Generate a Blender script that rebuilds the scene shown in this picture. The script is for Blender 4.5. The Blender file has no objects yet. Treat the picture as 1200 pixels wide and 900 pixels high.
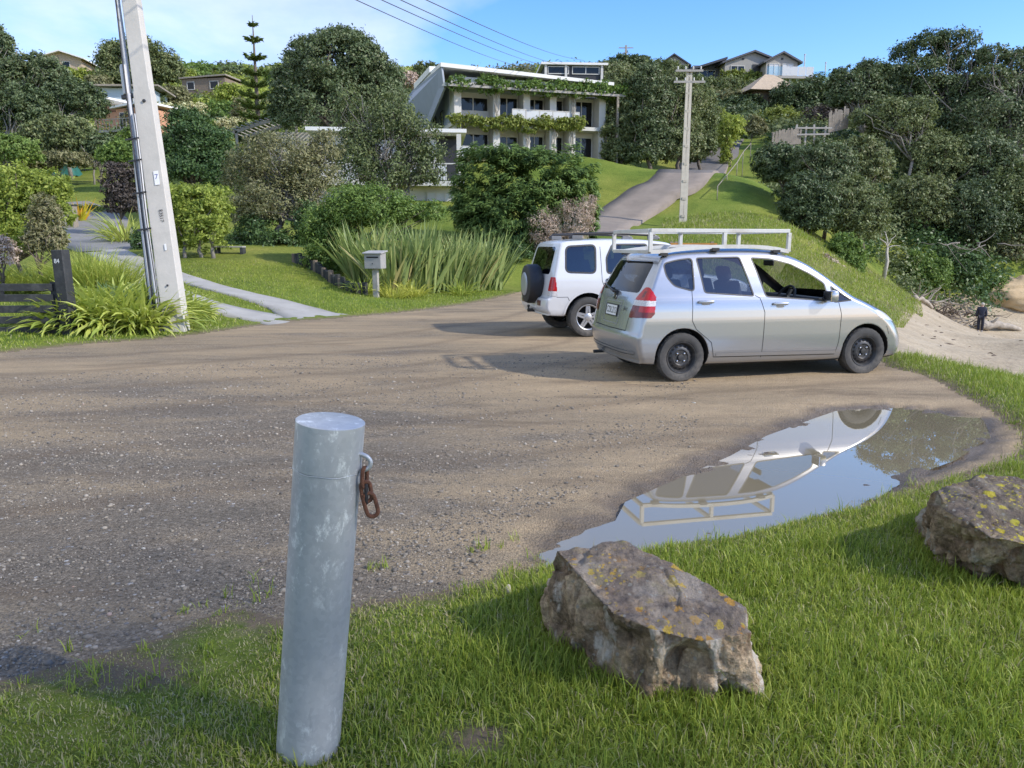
import bpy, bmesh, math, random
import numpy as np
from mathutils import Vector, Matrix, noise as mnoise

random.seed(7)
RS = np.random.default_rng(11)
scene = bpy.context.scene
COL = scene.collection
R = math.radians

# ------------------------------------------------------------------ camera geometry
CAM_H, PITCH = 1.59, R(10.3)
CP, SP = math.cos(PITCH), math.sin(PITCH)

def P(px, py, D):
    """world point seen at photo pixel (px, py) at axis depth D"""
    u, v = (px - 600) / 900.0, (450 - py) / 900.0
    return Vector((u * D, D * CP + v * D * SP, CAM_H - D * SP + v * D * CP))

def on_plane(px, py, z=0.0):
    u, v = (px - 600) / 900.0, (450 - py) / 900.0
    dz = -SP + v * CP
    D = (z - CAM_H) / dz
    return P(px, py, D)

# ------------------------------------------------------------------ object helpers
def tag(o, label=None, cat=None, group=None, kind=None):
    if label: o['label'] = label
    if cat: o['category'] = cat
    if group: o['group'] = group
    if kind: o['kind'] = kind
    return o

def thing(name, label, cat, loc=(0, 0, 0), rz=0.0, group=None, rot=None):
    o = bpy.data.objects.new(name, None)
    COL.objects.link(o)
    o.empty_display_size = 0.2
    o.location = loc
    o.rotation_euler = rot if rot else (0, 0, rz)
    tag(o, label, cat, group)
    return o

def copy_tree(o, parent=None):
    c = o.copy()
    COL.objects.link(c)
    if parent is not None:
        c.parent = parent
    for ch in list(o.children):
        copy_tree(ch, c)
    return c

def mesh_np(name, verts, faces, mat=None, parent=None, smooth=False, loop_total=None, mats=None, midx=None):
    """faces: (M,k) int array (all same size) or a list of such arrays"""
    verts = np.asarray(verts, np.float32)
    if not isinstance(faces, list):
        faces = [faces]
    faces = [np.asarray(f, np.int32) for f in faces if len(f)]
    me = bpy.data.meshes.new(name)
    me.vertices.add(len(verts))
    me.vertices.foreach_set('co', verts.ravel())
    nl = sum(f.size for f in faces); nf = sum(len(f) for f in faces)
    me.loops.add(nl)
    me.loops.foreach_set('vertex_index', np.concatenate([f.ravel() for f in faces]))
    me.polygons.add(nf)
    starts, tot, off = [], [], 0
    for f in faces:
        k = f.shape[1]
        starts.append(off + np.arange(len(f)) * k); tot.append(np.full(len(f), k)); off += f.size
    me.polygons.foreach_set('loop_start', np.concatenate(starts).astype(np.int32))
    try:
        me.polygons.foreach_set('loop_total', np.concatenate(tot).astype(np.int32))
    except Exception:
        pass
    if smooth:
        me.polygons.foreach_set('use_smooth', np.ones(nf, bool))
    if mats:
        for m in mats: me.materials.append(m)
        if midx is not None:
            me.polygons.foreach_set('material_index', np.asarray(midx, np.int32))
    elif mat:
        me.materials.append(mat)
    me.update(calc_edges=True)
    o = bpy.data.objects.new(name, me)
    COL.objects.link(o)
    if parent is not None: o.parent = parent
    return o

class MB:
    """collects simple solids, builds ONE mesh object"""
    def __init__(s): s.v, s.f, s.m = [], [], []
    def add(s, vs, fs, m=0):
        b = len(s.v)
        s.v += [tuple(v) for v in vs]
        s.f += [tuple(i + b for i in f) for f in fs]
        s.m += [m] * len(fs)
        return s
    def box(s, c, d, rot=None, m=0):
        x, y, z = d[0] / 2, d[1] / 2, d[2] / 2
        vs = [Vector(q) for q in ((-x,-y,-z),(x,-y,-z),(x,y,-z),(-x,y,-z),(-x,-y,z),(x,-y,z),(x,y,z),(-x,y,z))]
        if rot is not None:
            M = rot if isinstance(rot, Matrix) else Matrix.Rotation(rot, 3, 'Z')
            vs = [M @ q for q in vs]
        c = Vector(c)
        return s.add([q + c for q in vs], [(0,3,2,1),(4,5,6,7),(0,1,5,4),(1,2,6,5),(2,3,7,6),(3,0,4,7)], m)
    def span(s, a, b, m=0):
        """axis-aligned box between two corners"""
        return s.box([(a[i] + b[i]) / 2 for i in range(3)], [abs(b[i] - a[i]) for i in range(3)], m=m)
    def bar(s, a, b, w, h=None, m=0, up=(0, 0, 1)):
        a, b = Vector(a), Vector(b)
        h = h or w
        d = (b - a); L = d.length
        if L < 1e-6: return s
        d.normalize()
        u = Vector(up)
        if abs(d.dot(u)) > .98: u = Vector((1, 0, 0))
        sd = d.cross(u).normalized(); u = sd.cross(d)
        vs = []
        for p in (a, b):
            for (i, j) in ((-1,-1),(1,-1),(1,1),(-1,1)):
                vs.append(p + sd * (i * w / 2) + u * (j * h / 2))
        return s.add(vs, [(0,1,2,3),(7,6,5,4),(0,4,5,1),(1,5,6,2),(2,6,7,3),(3,7,4,0)], m)
    def tube(s, pts, r, n=8, m=0, cap=True):
        pts = [Vector(p) for p in pts]
        k = len(pts)
        rs = r if hasattr(r, '__len__') else [r] * k
        vs, fs = [], []
        pu = None
        for i in range(k):
            d = (pts[min(i + 1, k - 1)] - pts[max(i - 1, 0)])
            if d.length < 1e-9: d = Vector((0, 0, 1))
            d.normalize()
            if pu is None:
                pu = Vector((0, 0, 1)) if abs(d.z) < .9 else Vector((1, 0, 0))
            sd = d.cross(pu)
            if sd.length < 1e-6: sd = d.cross(Vector((0, 1, 0.1)))
            sd.normalize(); pu = sd.cross(d).normalized()
            for j in range(n):
                a = 2 * math.pi * j / n
                vs.append(pts[i] + (sd * math.cos(a) + pu * math.sin(a)) * rs[i])
        for i in range(k - 1):
            for j in range(n):
                j2 = (j + 1) % n
                fs.append((i*n+j, i*n+j2, (i+1)*n+j2, (i+1)*n+j))
        if cap:
            fs.append(tuple(range(n))[::-1]); fs.append(tuple((k-1)*n + j for j in range(n)))
        return s.add(vs, fs, m)
    def lathe(s, prof, n=32, axis='Z', c=(0, 0, 0), m=0, close=False):
        """prof: list of (r, h)"""
        vs, fs = [], []
        k = len(prof)
        for (r, h) in prof:
            for j in range(n):
                a = 2 * math.pi * j / n
                q = (r*math.cos(a), r*math.sin(a), h)
                if axis == 'Y': q = (q[0], q[2], q[1])
                if axis == 'X': q = (q[2], q[0], q[1])
                vs.append((q[0]+c[0], q[1]+c[1], q[2]+c[2]))
        for i in range(k - 1 + (1 if close else 0)):
            i2 = (i + 1) % k
            for j in range(n):
                j2 = (j + 1) % n
                fs.append((i*n+j, i*n+j2, i2*n+j2, i2*n+j))
        return s.add(vs, fs, m)
    def prism(s, poly, z0, z1, m=0, plane='XY'):
        """extrude polygon; plane XY -> along z, XZ -> along y, YZ -> along x"""
        def mk(p, h):
            return {'XY': (p[0], p[1], h), 'XZ': (p[0], h, p[1]), 'YZ': (h, p[0], p[1])}[plane]
        n = len(poly)
        vs = [mk(p, z0) for p in poly] + [mk(p, z1) for p in poly]
        fs = [tuple(range(n))[::-1], tuple(range(n, 2*n))] + [(i, (i+1) % n, n + (i+1) % n, n + i) for i in range(n)]
        return s.add(vs, fs, m)
    def build(s, name, mat=None, parent=None, smooth=False, bevel=0, mats=None, fix=True):
        me = bpy.data.meshes.new(name)
        me.from_pydata(s.v, [], s.f)
        for mm in (mats or ([mat] if mat else [])): me.materials.append(mm)
        if mats: me.polygons.foreach_set('material_index', s.m)
        if fix or bevel:
            bm = bmesh.new(); bm.from_mesh(me)
            if fix: bmesh.ops.recalc_face_normals(bm, faces=bm.faces)
            if bevel:
                es = [e for e in bm.edges if len(e.link_faces) == 2 and e.calc_face_angle(0) > .5]
                bmesh.ops.bevel(bm, geom=es, offset=bevel, segments=2, profile=.5, affect='EDGES', clamp_overlap=True)
            bm.to_mesh(me); bm.free()
        if smooth:
            me.polygons.foreach_set('use_smooth', [True] * len(me.polygons))
            if smooth == 'auto':
                try: me.set_sharp_from_angle(angle=R(35))
                except Exception: pass
        me.update()
        o = bpy.data.objects.new(name, me)
        COL.objects.link(o)
        if parent is not None: o.parent = parent
        return o

def text(name, body, size, mat, parent, loc, rot, extrude=.001, align='CENTER', shear=0):
    cu = bpy.data.curves.new(name, 'FONT')
    cu.body = body; cu.size = size; cu.extrude = extrude; cu.align_x = align; cu.align_y = 'CENTER'; cu.shear = shear
    cu.materials.append(mat)
    t = bpy.data.objects.new(name, cu); COL.objects.link(t)
    bpy.context.view_layer.update()
    me = bpy.data.meshes.new_from_object(t.evaluated_get(bpy.context.evaluated_depsgraph_get()))
    bpy.data.objects.remove(t); bpy.data.curves.remove(cu)
    o = bpy.data.objects.new(name, me); COL.objects.link(o)
    o.parent = parent; o.location = loc; o.rotation_euler = rot
    return o

def sstep(a, b, x):
    t = np.clip((x - a) / (b - a), 0, 1)
    return t * t * (3 - 2 * t)

# value noise (numpy, vectorised) for terrain detail and scattering
def _hash(ix, iy, seed):
    h = (ix.astype(np.int64) * 374761393 + iy.astype(np.int64) * 668265263 + seed * 974634577) & 0xffffffff
    h = ((h ^ (h >> 13)) * 1274126177) & 0xffffffff
    return ((h ^ (h >> 16)) & 0xffff) / 65535.0
def vnoise(x, y, seed=0):
    ix, iy = np.floor(x), np.floor(y)
    fx, fy = x - ix, y - iy
    fx = fx*fx*(3-2*fx); fy = fy*fy*(3-2*fy)
    ix = ix.astype(np.int64); iy = iy.astype(np.int64)
    a = _hash(ix, iy, seed); b = _hash(ix+1, iy, seed); c = _hash(ix, iy+1, seed); d = _hash(ix+1, iy+1, seed)
    return (a*(1-fx)+b*fx)*(1-fy) + (c*(1-fx)+d*fx)*fy
def fbm(x, y, seed=0, oct=4):
    t = 0; a = .5
    for i in range(oct):
        t = t + a * (vnoise(x, y, seed + i) - .5); x = x*2.03+7.1; y = y*2.03+3.7; a *= .5
    return t

# ------------------------------------------------------------------ materials
def newmat(name):
    m = bpy.data.materials.new(name); m.use_nodes = True
    nt = m.node_tree
    return m, nt, nt.nodes['Principled BSDF'], nt.nodes['Material Output']

def ramp(nt, stops, interp='LINEAR'):
    n = nt.nodes.new('ShaderNodeValToRGB')
    cr = n.color_ramp; cr.interpolation = interp
    while len(cr.elements) < len(stops): cr.elements.new(.5)
    for e, (p, c) in zip(cr.elements, stops):
        e.position = p; e.color = (c[0], c[1], c[2], 1) if hasattr(c, '__len__') else (c, c, c, 1)
    return n

def coords(nt, scale=(1, 1, 1), rot=(0, 0, 0), kind='Object'):
    t = nt.nodes.new('ShaderNodeTexCoord'); mp = nt.nodes.new('ShaderNodeMapping')
    mp.inputs['Scale'].default_value = scale; mp.inputs['Rotation'].default_value = rot
    nt.links.new(t.outputs[kind], mp.inputs['Vector'])
    return mp.outputs['Vector']

def noise_n(nt, vec, scale, detail=4, rough=.55, dist=0):
    n = nt.nodes.new('ShaderNodeTexNoise'); n.inputs['Scale'].default_value = scale
    n.inputs['Detail'].default_value = detail; n.inputs['Roughness'].default_value = rough
    n.inputs['Distortion'].default_value = dist
    nt.links.new(vec, n.inputs['Vector'])
    return n.outputs['Fac']

def voro(nt, vec, scale, feat='F1', out='Distance', rnd=1):
    n = nt.nodes.new('ShaderNodeTexVoronoi'); n.feature = feat; n.inputs['Scale'].default_value = scale
    n.inputs['Randomness'].default_value = rnd
    nt.links.new(vec, n.inputs['Vector'])
    return n.outputs[out]

def mixc(nt, fac, a, b, mode='MIX'):
    n = nt.nodes.new('ShaderNodeMix'); n.data_type = 'RGBA'; n.blend_type = mode
    if hasattr(fac, 'is_linked'): nt.links.new(fac, n.inputs[0])
    else: n.inputs[0].default_value = fac
    for s, idx in ((a, 6), (b, 7)):
        if hasattr(s, 'is_linked'): nt.links.new(s, n.inputs[idx])
        else: n.inputs[idx].default_value = (s[0], s[1], s[2], 1)
    return n.outputs[2]

def mathn(nt, op, a, b=None, clamp=False):
    n = nt.nodes.new('ShaderNodeMath'); n.operation = op; n.use_clamp = clamp
    for s, i in ((a, 0), (b, 1)):
        if s is None: continue
        if hasattr(s, 'is_linked'): nt.links.new(s, n.inputs[i])
        else: n.inputs[i].default_value = s
    return n.outputs[0]

def bump(nt, h, strength, dist, bsdf, prev=None):
    n = nt.nodes.new('ShaderNodeBump'); n.inputs['Strength'].default_value = strength; n.inputs['Distance'].default_value = dist
    nt.links.new(h, n.inputs['Height'])
    if prev is not None: nt.links.new(prev, n.inputs['Normal'])
    nt.links.new(n.outputs[0], bsdf.inputs['Normal'])
    return n.outputs[0]

def simple(name, col, rough=.6, metal=0, var=.12, scale=6, bmp=0, spec=None, coat=0, coords_kind='Object', dirt=None, dirt_amt=.5):
    """principled material with noise-varied colour and roughness"""
    m, nt, b, o = newmat(name)
    v = coords(nt, kind=coords_kind)
    n1 = noise_n(nt, v, scale, 5, .6)
    r = ramp(nt, [(.25, [c * (1 - var) for c in col]), (.75, [min(1, c * (1 + var)) for c in col])])
    nt.links.new(n1, r.inputs[0])
    c = r.outputs[0]
    if dirt is not None:
        n2 = noise_n(nt, v, scale * .45, 6, .7)
        d = ramp(nt, [(.5, 0), (.72, dirt_amt)]); nt.links.new(n2, d.inputs[0])
        c = mixc(nt, d.outputs[0], c, dirt)
    nt.links.new(c, b.inputs['Base Color'])
    b.inputs['Roughness'].default_value = rough; b.inputs['Metallic'].default_value = metal
    if spec is not None: b.inputs['Specular IOR Level'].default_value = spec
    if coat: b.inputs['Coat Weight'].default_value = coat; b.inputs['Coat Roughness'].default_value = .04
    if bmp: bump(nt, noise_n(nt, v, scale * 5, 5, .65), 1, bmp, b)
    return m

def leafmat(name, dark, light, transl=.28, rough=.5, tip=None, var_scale=.7, gloss=.22):
    dark, light = [c*1.65 for c in dark], [min(.6, c*1.55) for c in light]
    m, nt, b, o = newmat(name)
    g = nt.nodes.new('ShaderNodeNewGeometry')
    oi = nt.nodes.new('ShaderNodeObjectInfo')
    v = coords(nt)
    n1 = noise_n(nt, v, var_scale, 3, .6)
    f = mathn(nt, 'ADD', mathn(nt, 'MULTIPLY', g.outputs['Random Per Island'], .6), mathn(nt, 'MULTIPLY', n1, .55))
    f = mathn(nt, 'ADD', f, mathn(nt, 'MULTIPLY', mathn(nt, 'SUBTRACT', oi.outputs['Random'], .5), .25))
    st = [(.2, dark), (.75, light)]
    if tip: st.append((.97, tip))
    r = ramp(nt, st); nt.links.new(f, r.inputs[0])
    nt.links.new(r.outputs[0], b.inputs['Base Color'])
    b.inputs['Roughness'].default_value = rough; b.inputs['Specular IOR Level'].default_value = gloss
    t = nt.nodes.new('ShaderNodeBsdfTranslucent')
    tc = mixc(nt, .5, r.outputs[0], (light[0]*1.3, light[1]*1.4, light[2]*.8))
    nt.links.new(tc, t.inputs[0])
    mx = nt.nodes.new('ShaderNodeMixShader'); mx.inputs[0].default_value = transl
    nt.links.new(b.outputs[0], mx.inputs[1]); nt.links.new(t.outputs[0], mx.inputs[2])
    nt.links.new(mx.outputs[0], o.inputs[0])
    return m
# ------------------------------------------------------------------ terrain
def poly_px(pts, z=0.0):
    return np.array([on_plane(a, b, z)[:2] for a, b in pts])

LOT = np.vstack([
    [(-14, 11.6)],
    poly_px([(0, 414), (100, 404), (180, 398), (240, 391), (285, 384), (335, 377), (390, 374), (440, 369), (500, 363), (560, 354), (600, 345), (622, 338)]),
    [(1.6, 24.5), (3.4, 26.0), (5.6, 24.0), (7.0, 19.5), (6.6, 15.5), (5.6, 12.2)],
    poly_px([(1042, 430), (1075, 438), (1108, 452), (1140, 470), (1172, 487), (1200, 505), (1196, 530)]),
    poly_px([(1150, 548), (1090, 562), (1000, 588), (920, 606), (850, 622), (760, 638), (690, 646), (625, 660), (560, 682), (490, 696), (430, 704), (375, 722), (330, 728), (285, 714), (235, 724), (180, 748), (100, 774), (0, 800)]),
    [(-3.0, 2.0), (-9, 0.5), (-16, 0.5)],
])
PUDDLE = poly_px([(985, 478), (1045, 476), (1100, 480), (1142, 488), (1150, 510), (1110, 535), (1062, 552), (1000, 590), (930, 606), (850, 624), (760, 640), (700, 647), (652, 652), (655, 634), (690, 614), (735, 600), (745, 580), (800, 556), (860, 530), (900, 508), (950, 490)])
BEACH = np.array([(5.4, 11.3), (6.0, 10.1), (6.8, 9.9), (10, 9.4), (60, 3), (140, -5), (160, 70), (60, 56), (40, 56.5), (33, 55.0), (26, 50.0), (20.0, 38), (16.6, 32.5), (12.2, 25), (8.8, 18.2), (6.8, 14.0)])

def sdist(x, y, poly):
    """signed distance, negative inside; x, y arrays"""
    d = np.full(x.shape, 1e9); ins = np.zeros(x.shape, bool)
    n = len(poly)
    for i in range(n):
        ax, ay = poly[i]; bx, by = poly[(i + 1) % n]
        ex, ey = bx - ax, by - ay
        L = ex*ex + ey*ey + 1e-12
        t = np.clip(((x-ax)*ex + (y-ay)*ey) / L, 0, 1)
        d = np.minimum(d, (x-ax-t*ex)**2 + (y-ay-t*ey)**2)
        c = ((ay > y) != (by > y)) & (x < (bx-ax)*(y-ay)/((by-ay) if by != ay else 1e-12) + ax)
        ins ^= c
    d = np.sqrt(d)
    return np.where(ins, -d, d)

# control points of the land: (pixel x, pixel y, depth) read off the photograph, or plain xyz
_cp = []
for (a, b, D) in [(330, 300, 26), (240, 306, 24), (130, 287, 30), (100, 266, 38), (110, 208, 55), (60, 225, 48), (525, 243, 42), (700, 187, 55), (540, 192, 54),
                  (620, 300, 32), (700, 252, 45), (760, 202, 58), (720, 262, 42), (700, 277, 36), (800, 263, 42), (838, 178, 68), (855, 163, 76), (880, 212, 50),
                  (845, 235, 46), (930, 292, 36), (900, 262, 38), (985, 318, 35), (1040, 350, 34), (1070, 368, 33), (1060, 400, 18), (1148, 389, 42), (1100, 366, 50), (1200, 366, 53),
                  (1100, 255, 64), (1148, 404, 30), (1112, 393, 31), (1148, 416, 20), (1100, 411, 22), (1210, 402, 30), (1090, 380, 36), (1095, 325, 54), (1150, 300, 57), (1210, 300, 57), (1300, 300, 58), (1180, 130, 84), (1000, 190, 66), (960, 165, 72), (850, 100, 105), (940, 100, 108), (720, 92, 112), (400, 95, 135), (250, 84, 150), (50, 84, 150), (150, 130, 105), (60, 160, 85), (230, 150, 95), (320, 170, 70),
                  (-150, 120, 120), (-100, 250, 45), (600, 110, 95)]:
    _cp.append(tuple(P(a, b, D)))
_cp += [(-3.84, 21.3, .12), (0, 25, .12), (-8.2, 12.2, 0.05), (-6, 16.5, .25), (-9, 17.5, .5), (6.5, 13.5, -.7), (8, 10.5, -.55), (9, 18, -1.0), (12, 24, -1.15), (20, 15, -1.8), (30, 20, -2.6), (40, 30, -3.2), (60, 40, -4.2), (100, 30, -5), (100, 0, -5), (40, 0, -2.2), (15, 0, -.3),
        (0, 0, 0), (0, -20, 0), (-20, 0, 0), (20, -20, 0), (-20, -20, 0), (-15, 12, 0), (0, 8, 0), (3, 14, 0), (0, 16, 0), (-4, 10, 0), (-60, 10, 1.0), (-60, 60, 9), (-160, 60, 14), (-150, 160, 34), (0, 180, 38), (110, 130, 30), (120, 80, 14), (160, 160, 30), (60, 90, 17), (-100, -100, 0), (100, -100, -5),
        (0, 300, 34), (200, 300, 24), (-200, 300, 32)]
_cp = np.array(_cp)
_C2 = 9.0
def _phi(d2): return np.sqrt(d2 + _C2)
_A = _phi(((_cp[:, None, :2] - _cp[None, :, :2])**2).sum(-1))
_n = len(_cp)
_M = np.zeros((_n+3, _n+3)); _M[:_n, :_n] = _A + np.eye(_n)*.02; _M[:_n, _n:] = np.c_[np.ones(_n), _cp[:, :2]]; _M[_n:, :_n] = _M[:_n, _n:].T
_W = np.linalg.solve(_M, np.r_[_cp[:, 2], 0, 0, 0])

def terrain(x, y, detail=True):
    x = np.asarray(x, float); y = np.asarray(y, float)
    z = np.full(x.shape, _W[_n]) + _W[_n+1]*x + _W[_n+2]*y
    for i in range(_n):
        z = z + _W[i] * _phi((x-_cp[i, 0])**2 + (y-_cp[i, 1])**2)
    r = np.hypot(x, y)
    sl = sdist(x, y, LOT)
    lot = 1 - sstep(.2, 2.6, sl)
    w = np.maximum(lot, (y < 7) * (r < 30) * (1 - sstep(15, 30, r)))
    w = np.maximum(w, (1 - sstep(7.2, 9.2, r)) )
    z = z * (1 - w)
    z = np.where(r > 330, z - (r-330)*.12, z)
    if detail:
        near = 1 - sstep(20, 45, r)
        grass = sstep(-.02, .25, sl)
        # grassy shoulder a little higher than the gravel, lumpy
        z = z + near * grass * (.035 + .05 * fbm(x*2.2, y*2.2, 3, 4) + .02*fbm(x*9, y*9, 8, 2))
        z = z + (1-near) * .25 * fbm(x*.35, y*.35, 5, 4)
        inside = 1 - grass
        fade = 1 - sstep(8, 22, r)
        ca, sa = math.cos(R(24)), math.sin(R(24))
        xr, yr = x*ca + y*sa, -x*sa + y*ca
        z = z + inside * near * (.03*fbm(xr*.55, yr*1.6, 21, 3) + .016*fade*fbm(xr*4, yr*7, 31, 4))
        # puddle hollow
        sp = sdist(x, y, PUDDLE)
        dep = -.058 * sstep(.22, -.22, sp) - .012*sstep(.8, 0, sp)
        z = z + inside * (dep + (.11*fbm(xr*1.5, yr*3.4, 61, 4) + .10*fbm(xr*4.5, yr*11, 63, 3))*np.exp(-((sp+.10)/.36)**2))
    return z

def gz(x, y): return float(terrain(np.array([x]), np.array([y]))[0])

def G(px, D):
    """ground point on the column px at axis depth about D"""
    x = (px - 600) / 900.0 * D
    y = D * CP
    for _ in range(4):
        z = gz(x, y)
        v = ((z - CAM_H) / D + SP) / CP
        y = D * CP + v * D * SP
    return Vector((x, y, gz(x, y)))

def hit(px, py, D0=6.0, D1=170.0):
    """where the view ray of a photo pixel meets the land"""
    Ds = np.linspace(D0, D1, 900)
    u, v = (px-600)/900.0, (450-py)/900.0
    x, y, z = u*Ds, Ds*CP + v*Ds*SP, CAM_H - Ds*SP + v*Ds*CP
    t = terrain(x, y); k = np.argmax(z < t)
    return Vector((x[k], y[k], t[k]))

# polar sheet round the camera foot, fine where the photograph looks
ang = np.concatenate([np.arange(-180, -52, 4), np.arange(-52, -38, 1), np.arange(-38, 40, .16), np.arange(40, 54, 1), np.arange(54, 180, 4)])
ang = np.radians(ang)
rad = np.concatenate([[0.0], np.linspace(.25, 1.4, 9), 1.5 * 1.0085 ** np.arange(0, 680)])
rad = rad[rad < 520]; rad = np.concatenate([rad, [700, 1100, 2000, 4000]])
TH, RR = np.meshgrid(ang, rad, indexing='ij')
GX, GY = RR*np.sin(TH), RR*np.cos(TH)
GZ = terrain(GX, GY)
na, nr = GX.shape
idx = np.arange(na*nr).reshape(na, nr)
i2 = np.roll(idx, -1, axis=0)
quads = np.stack([idx[:, :-1], i2[:, :-1], i2[:, 1:], idx[:, 1:]], -1).reshape(-1, 4)[:, ::-1]
V = np.stack([GX.ravel(), GY.ravel(), GZ.ravel()], -1)
cen = V[quads].mean(1)
SL = sdist(cen[:, 0], cen[:, 1], LOT); SB = sdist(cen[:, 0], cen[:, 1], BEACH)
wob = .10*fbm(cen[:, 0]*3, cen[:, 1]*3, 41, 3) + .05*fbm(cen[:, 0]*14, cen[:, 1]*14, 43, 2)
is_lot = SL + wob < 0
is_beach = (SB + 4*wob < 0) & ~is_lot

def grass_ground_mat():
    m, nt, b, o = newmat('grass_ground')
    v = coords(nt)
    n1 = noise_n(nt, v, .45, 6, .62); n2 = noise_n(nt, v, 14, 4, .7); n3 = noise_n(nt, v, .11, 3, .5)
    r = ramp(nt, [(.32, (.120, .165, .030)), (.5, (.185, .225, .045)), (.66, (.245, .265, .062)), (.8, (.28, .26, .09))]); nt.links.new(n1, r.inputs[0])
    r2 = ramp(nt, [(.3, (.55, .6, .5)), (.7, (1.2, 1.15, 1.1))]); nt.links.new(n2, r2.inputs[0])
    c = mixc(nt, 1, r.outputs[0], r2.outputs[0], 'MULTIPLY')
    r3 = ramp(nt, [(.35, (.8, .95, .8)), (.65, (1.15, 1.05, 1.0))]); nt.links.new(n3, r3.inputs[0])
    c = mixc(nt, 1, c, r3.outputs[0], 'MULTIPLY')
    # worn earth close to the gravel
    at = nt.nodes.new('ShaderNodeAttribute'); at.attribute_name = 'wear'
    w = mathn(nt, 'ADD', at.outputs['Fac'], mathn(nt, 'MULTIPLY', mathn(nt, 'SUBTRACT', n2, .5), .9))
    wr = ramp(nt, [(.45, 0), (.75, 1)]); nt.links.new(w, wr.inputs[0])
    c = mixc(nt, wr.outputs[0], c, (.20, .155, .105))
    nt.links.new(c, b.inputs['Base Color']); b.inputs['Roughness'].default_value = .9; b.inputs['Specular IOR Level'].default_value = .15
    bump(nt, noise_n(nt, v, 38, 6, .7), 1, .03, b)
    return m

def gravel_mat():
    m, nt, b, o = newmat('gravel')
    v = coords(nt)
    vs = coords(nt, (.28, 1.0, 1), (0, 0, R(-20)))       # drawn out along the wheel tracks
    big = noise_n(nt, vs, .9, 7, .62, .4)
    mid = noise_n(nt, vs, 3.2, 6, .65)
    fine = noise_n(nt, v, 60, 4, .75)
    # grey stone chips with brown dirt between the tracks
    f = mathn(nt, 'ADD', mathn(nt, 'MULTIPLY', big, .75), mathn(nt, 'MULTIPLY', mid, .25))
    r = ramp(nt, [(.34, (.155, .134, .106)), (.44, (.205, .172, .130)), (.51, (.280, .222, .148)), (.60, (.335, .258, .162)), (.72, (.430, .325, .200))])
    at = nt.nodes.new('ShaderNodeAttribute'); at.attribute_name = 'earth'
    f = mathn(nt, 'ADD', f, mathn(nt, 'MULTIPLY', mathn(nt, 'SUBTRACT', at.outputs['Fac'], .5), .26))
    nt.links.new(f, r.inputs[0])
    c = r.outputs[0]
    vc = voro(nt, v, 75, 'F1', 'Color'); vd = voro(nt, v, 75)
    sep = nt.nodes.new('ShaderNodeSeparateColor'); nt.links.new(vc, sep.inputs[0])
    chip = ramp(nt, [(0, (.58, .56, .53)), (.5, (.96, .94, .90)), (.9, (1.2, 1.19, 1.17)), (1, (1.6, 1.57, 1.52))]); nt.links.new(sep.outputs[0], chip.inputs[0])
    stony = ramp(nt, [(.42, .95), (.60, .30)]); nt.links.new(f, stony.inputs[0])
    c = mixc(nt, stony.outputs[0], c, chip.outputs[0], 'MULTIPLY')
    vc2 = voro(nt, v, 26, 'F1', 'Color'); vd2 = voro(nt, v, 26)
    sep2 = nt.nodes.new('ShaderNodeSeparateColor'); nt.links.new(vc2, sep2.inputs[0])
    bigchip = mathn(nt, 'MULTIPLY', mathn(nt, 'GREATER_THAN', sep2.outputs[1], .90), mathn(nt, 'LESS_THAN', vd2, .34))
    cc = ramp(nt, [(0, (.2, .19, .18)), (.6, (.33, .31, .29)), (1, (.5, .48, .45))]); nt.links.new(sep2.outputs[0], cc.inputs[0])
    c = mixc(nt, mathn(nt, 'MULTIPLY', bigchip, stony.outputs[0]), c, cc.outputs[0])
    fr = ramp(nt, [(.25, (.72, .72, .72)), (.75, (1.2, 1.2, 1.2))]); nt.links.new(fine, fr.inputs[0])
    c = mixc(nt, 1, c, fr.outputs[0], 'MULTIPLY')
    wet = nt.nodes.new('ShaderNodeAttribute'); wet.attribute_name = 'wet'
    wn = mathn(nt, 'ADD', wet.outputs['Fac'], mathn(nt, 'MULTIPLY', mathn(nt, 'SUBTRACT', mid, .5), .9))
    wr = ramp(nt, [(.35, 0), (.7, 1)]); nt.links.new(wn, wr.inputs[0])
    c = mixc(nt, mathn(nt, 'MULTIPLY', wr.outputs[0], .75), c, (.085, .066, .047))
    tr = nt.nodes.new('ShaderNodeAttribute'); tr.attribute_name = 'track'
    dp = ramp(nt, [(.52, 0), (.66, .55)]); nt.links.new(noise_n(nt, vs, 1.7, 6, .68, .3), dp.inputs[0])
    tk = mathn(nt, 'MULTIPLY', tr.outputs['Fac'], mathn(nt, 'ADD', mid, .05))
    c = mixc(nt, mathn(nt, 'MAXIMUM', dp.outputs[0], tk), c, (.135, .098, .064))
    nt.links.new(c, b.inputs['Base Color'])
    rr = ramp(nt, [(0, .92), (1, .42)]); nt.links.new(wr.outputs[0], rr.inputs[0]); nt.links.new(rr.outputs[0], b.inputs['Roughness'])
    b.inputs['Specular IOR Level'].default_value = .3
    p1 = bump(nt, mathn(nt, 'SUBTRACT', 1, vd), .9, .010, b)
    h2 = mathn(nt, 'MULTIPLY', bigchip, mathn(nt, 'SUBTRACT', .4, vd2))
    p2 = bump(nt, h2, .9, .03, b, p1)
    bump(nt, fine, .8, .012, b, p2)
    return m

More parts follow.
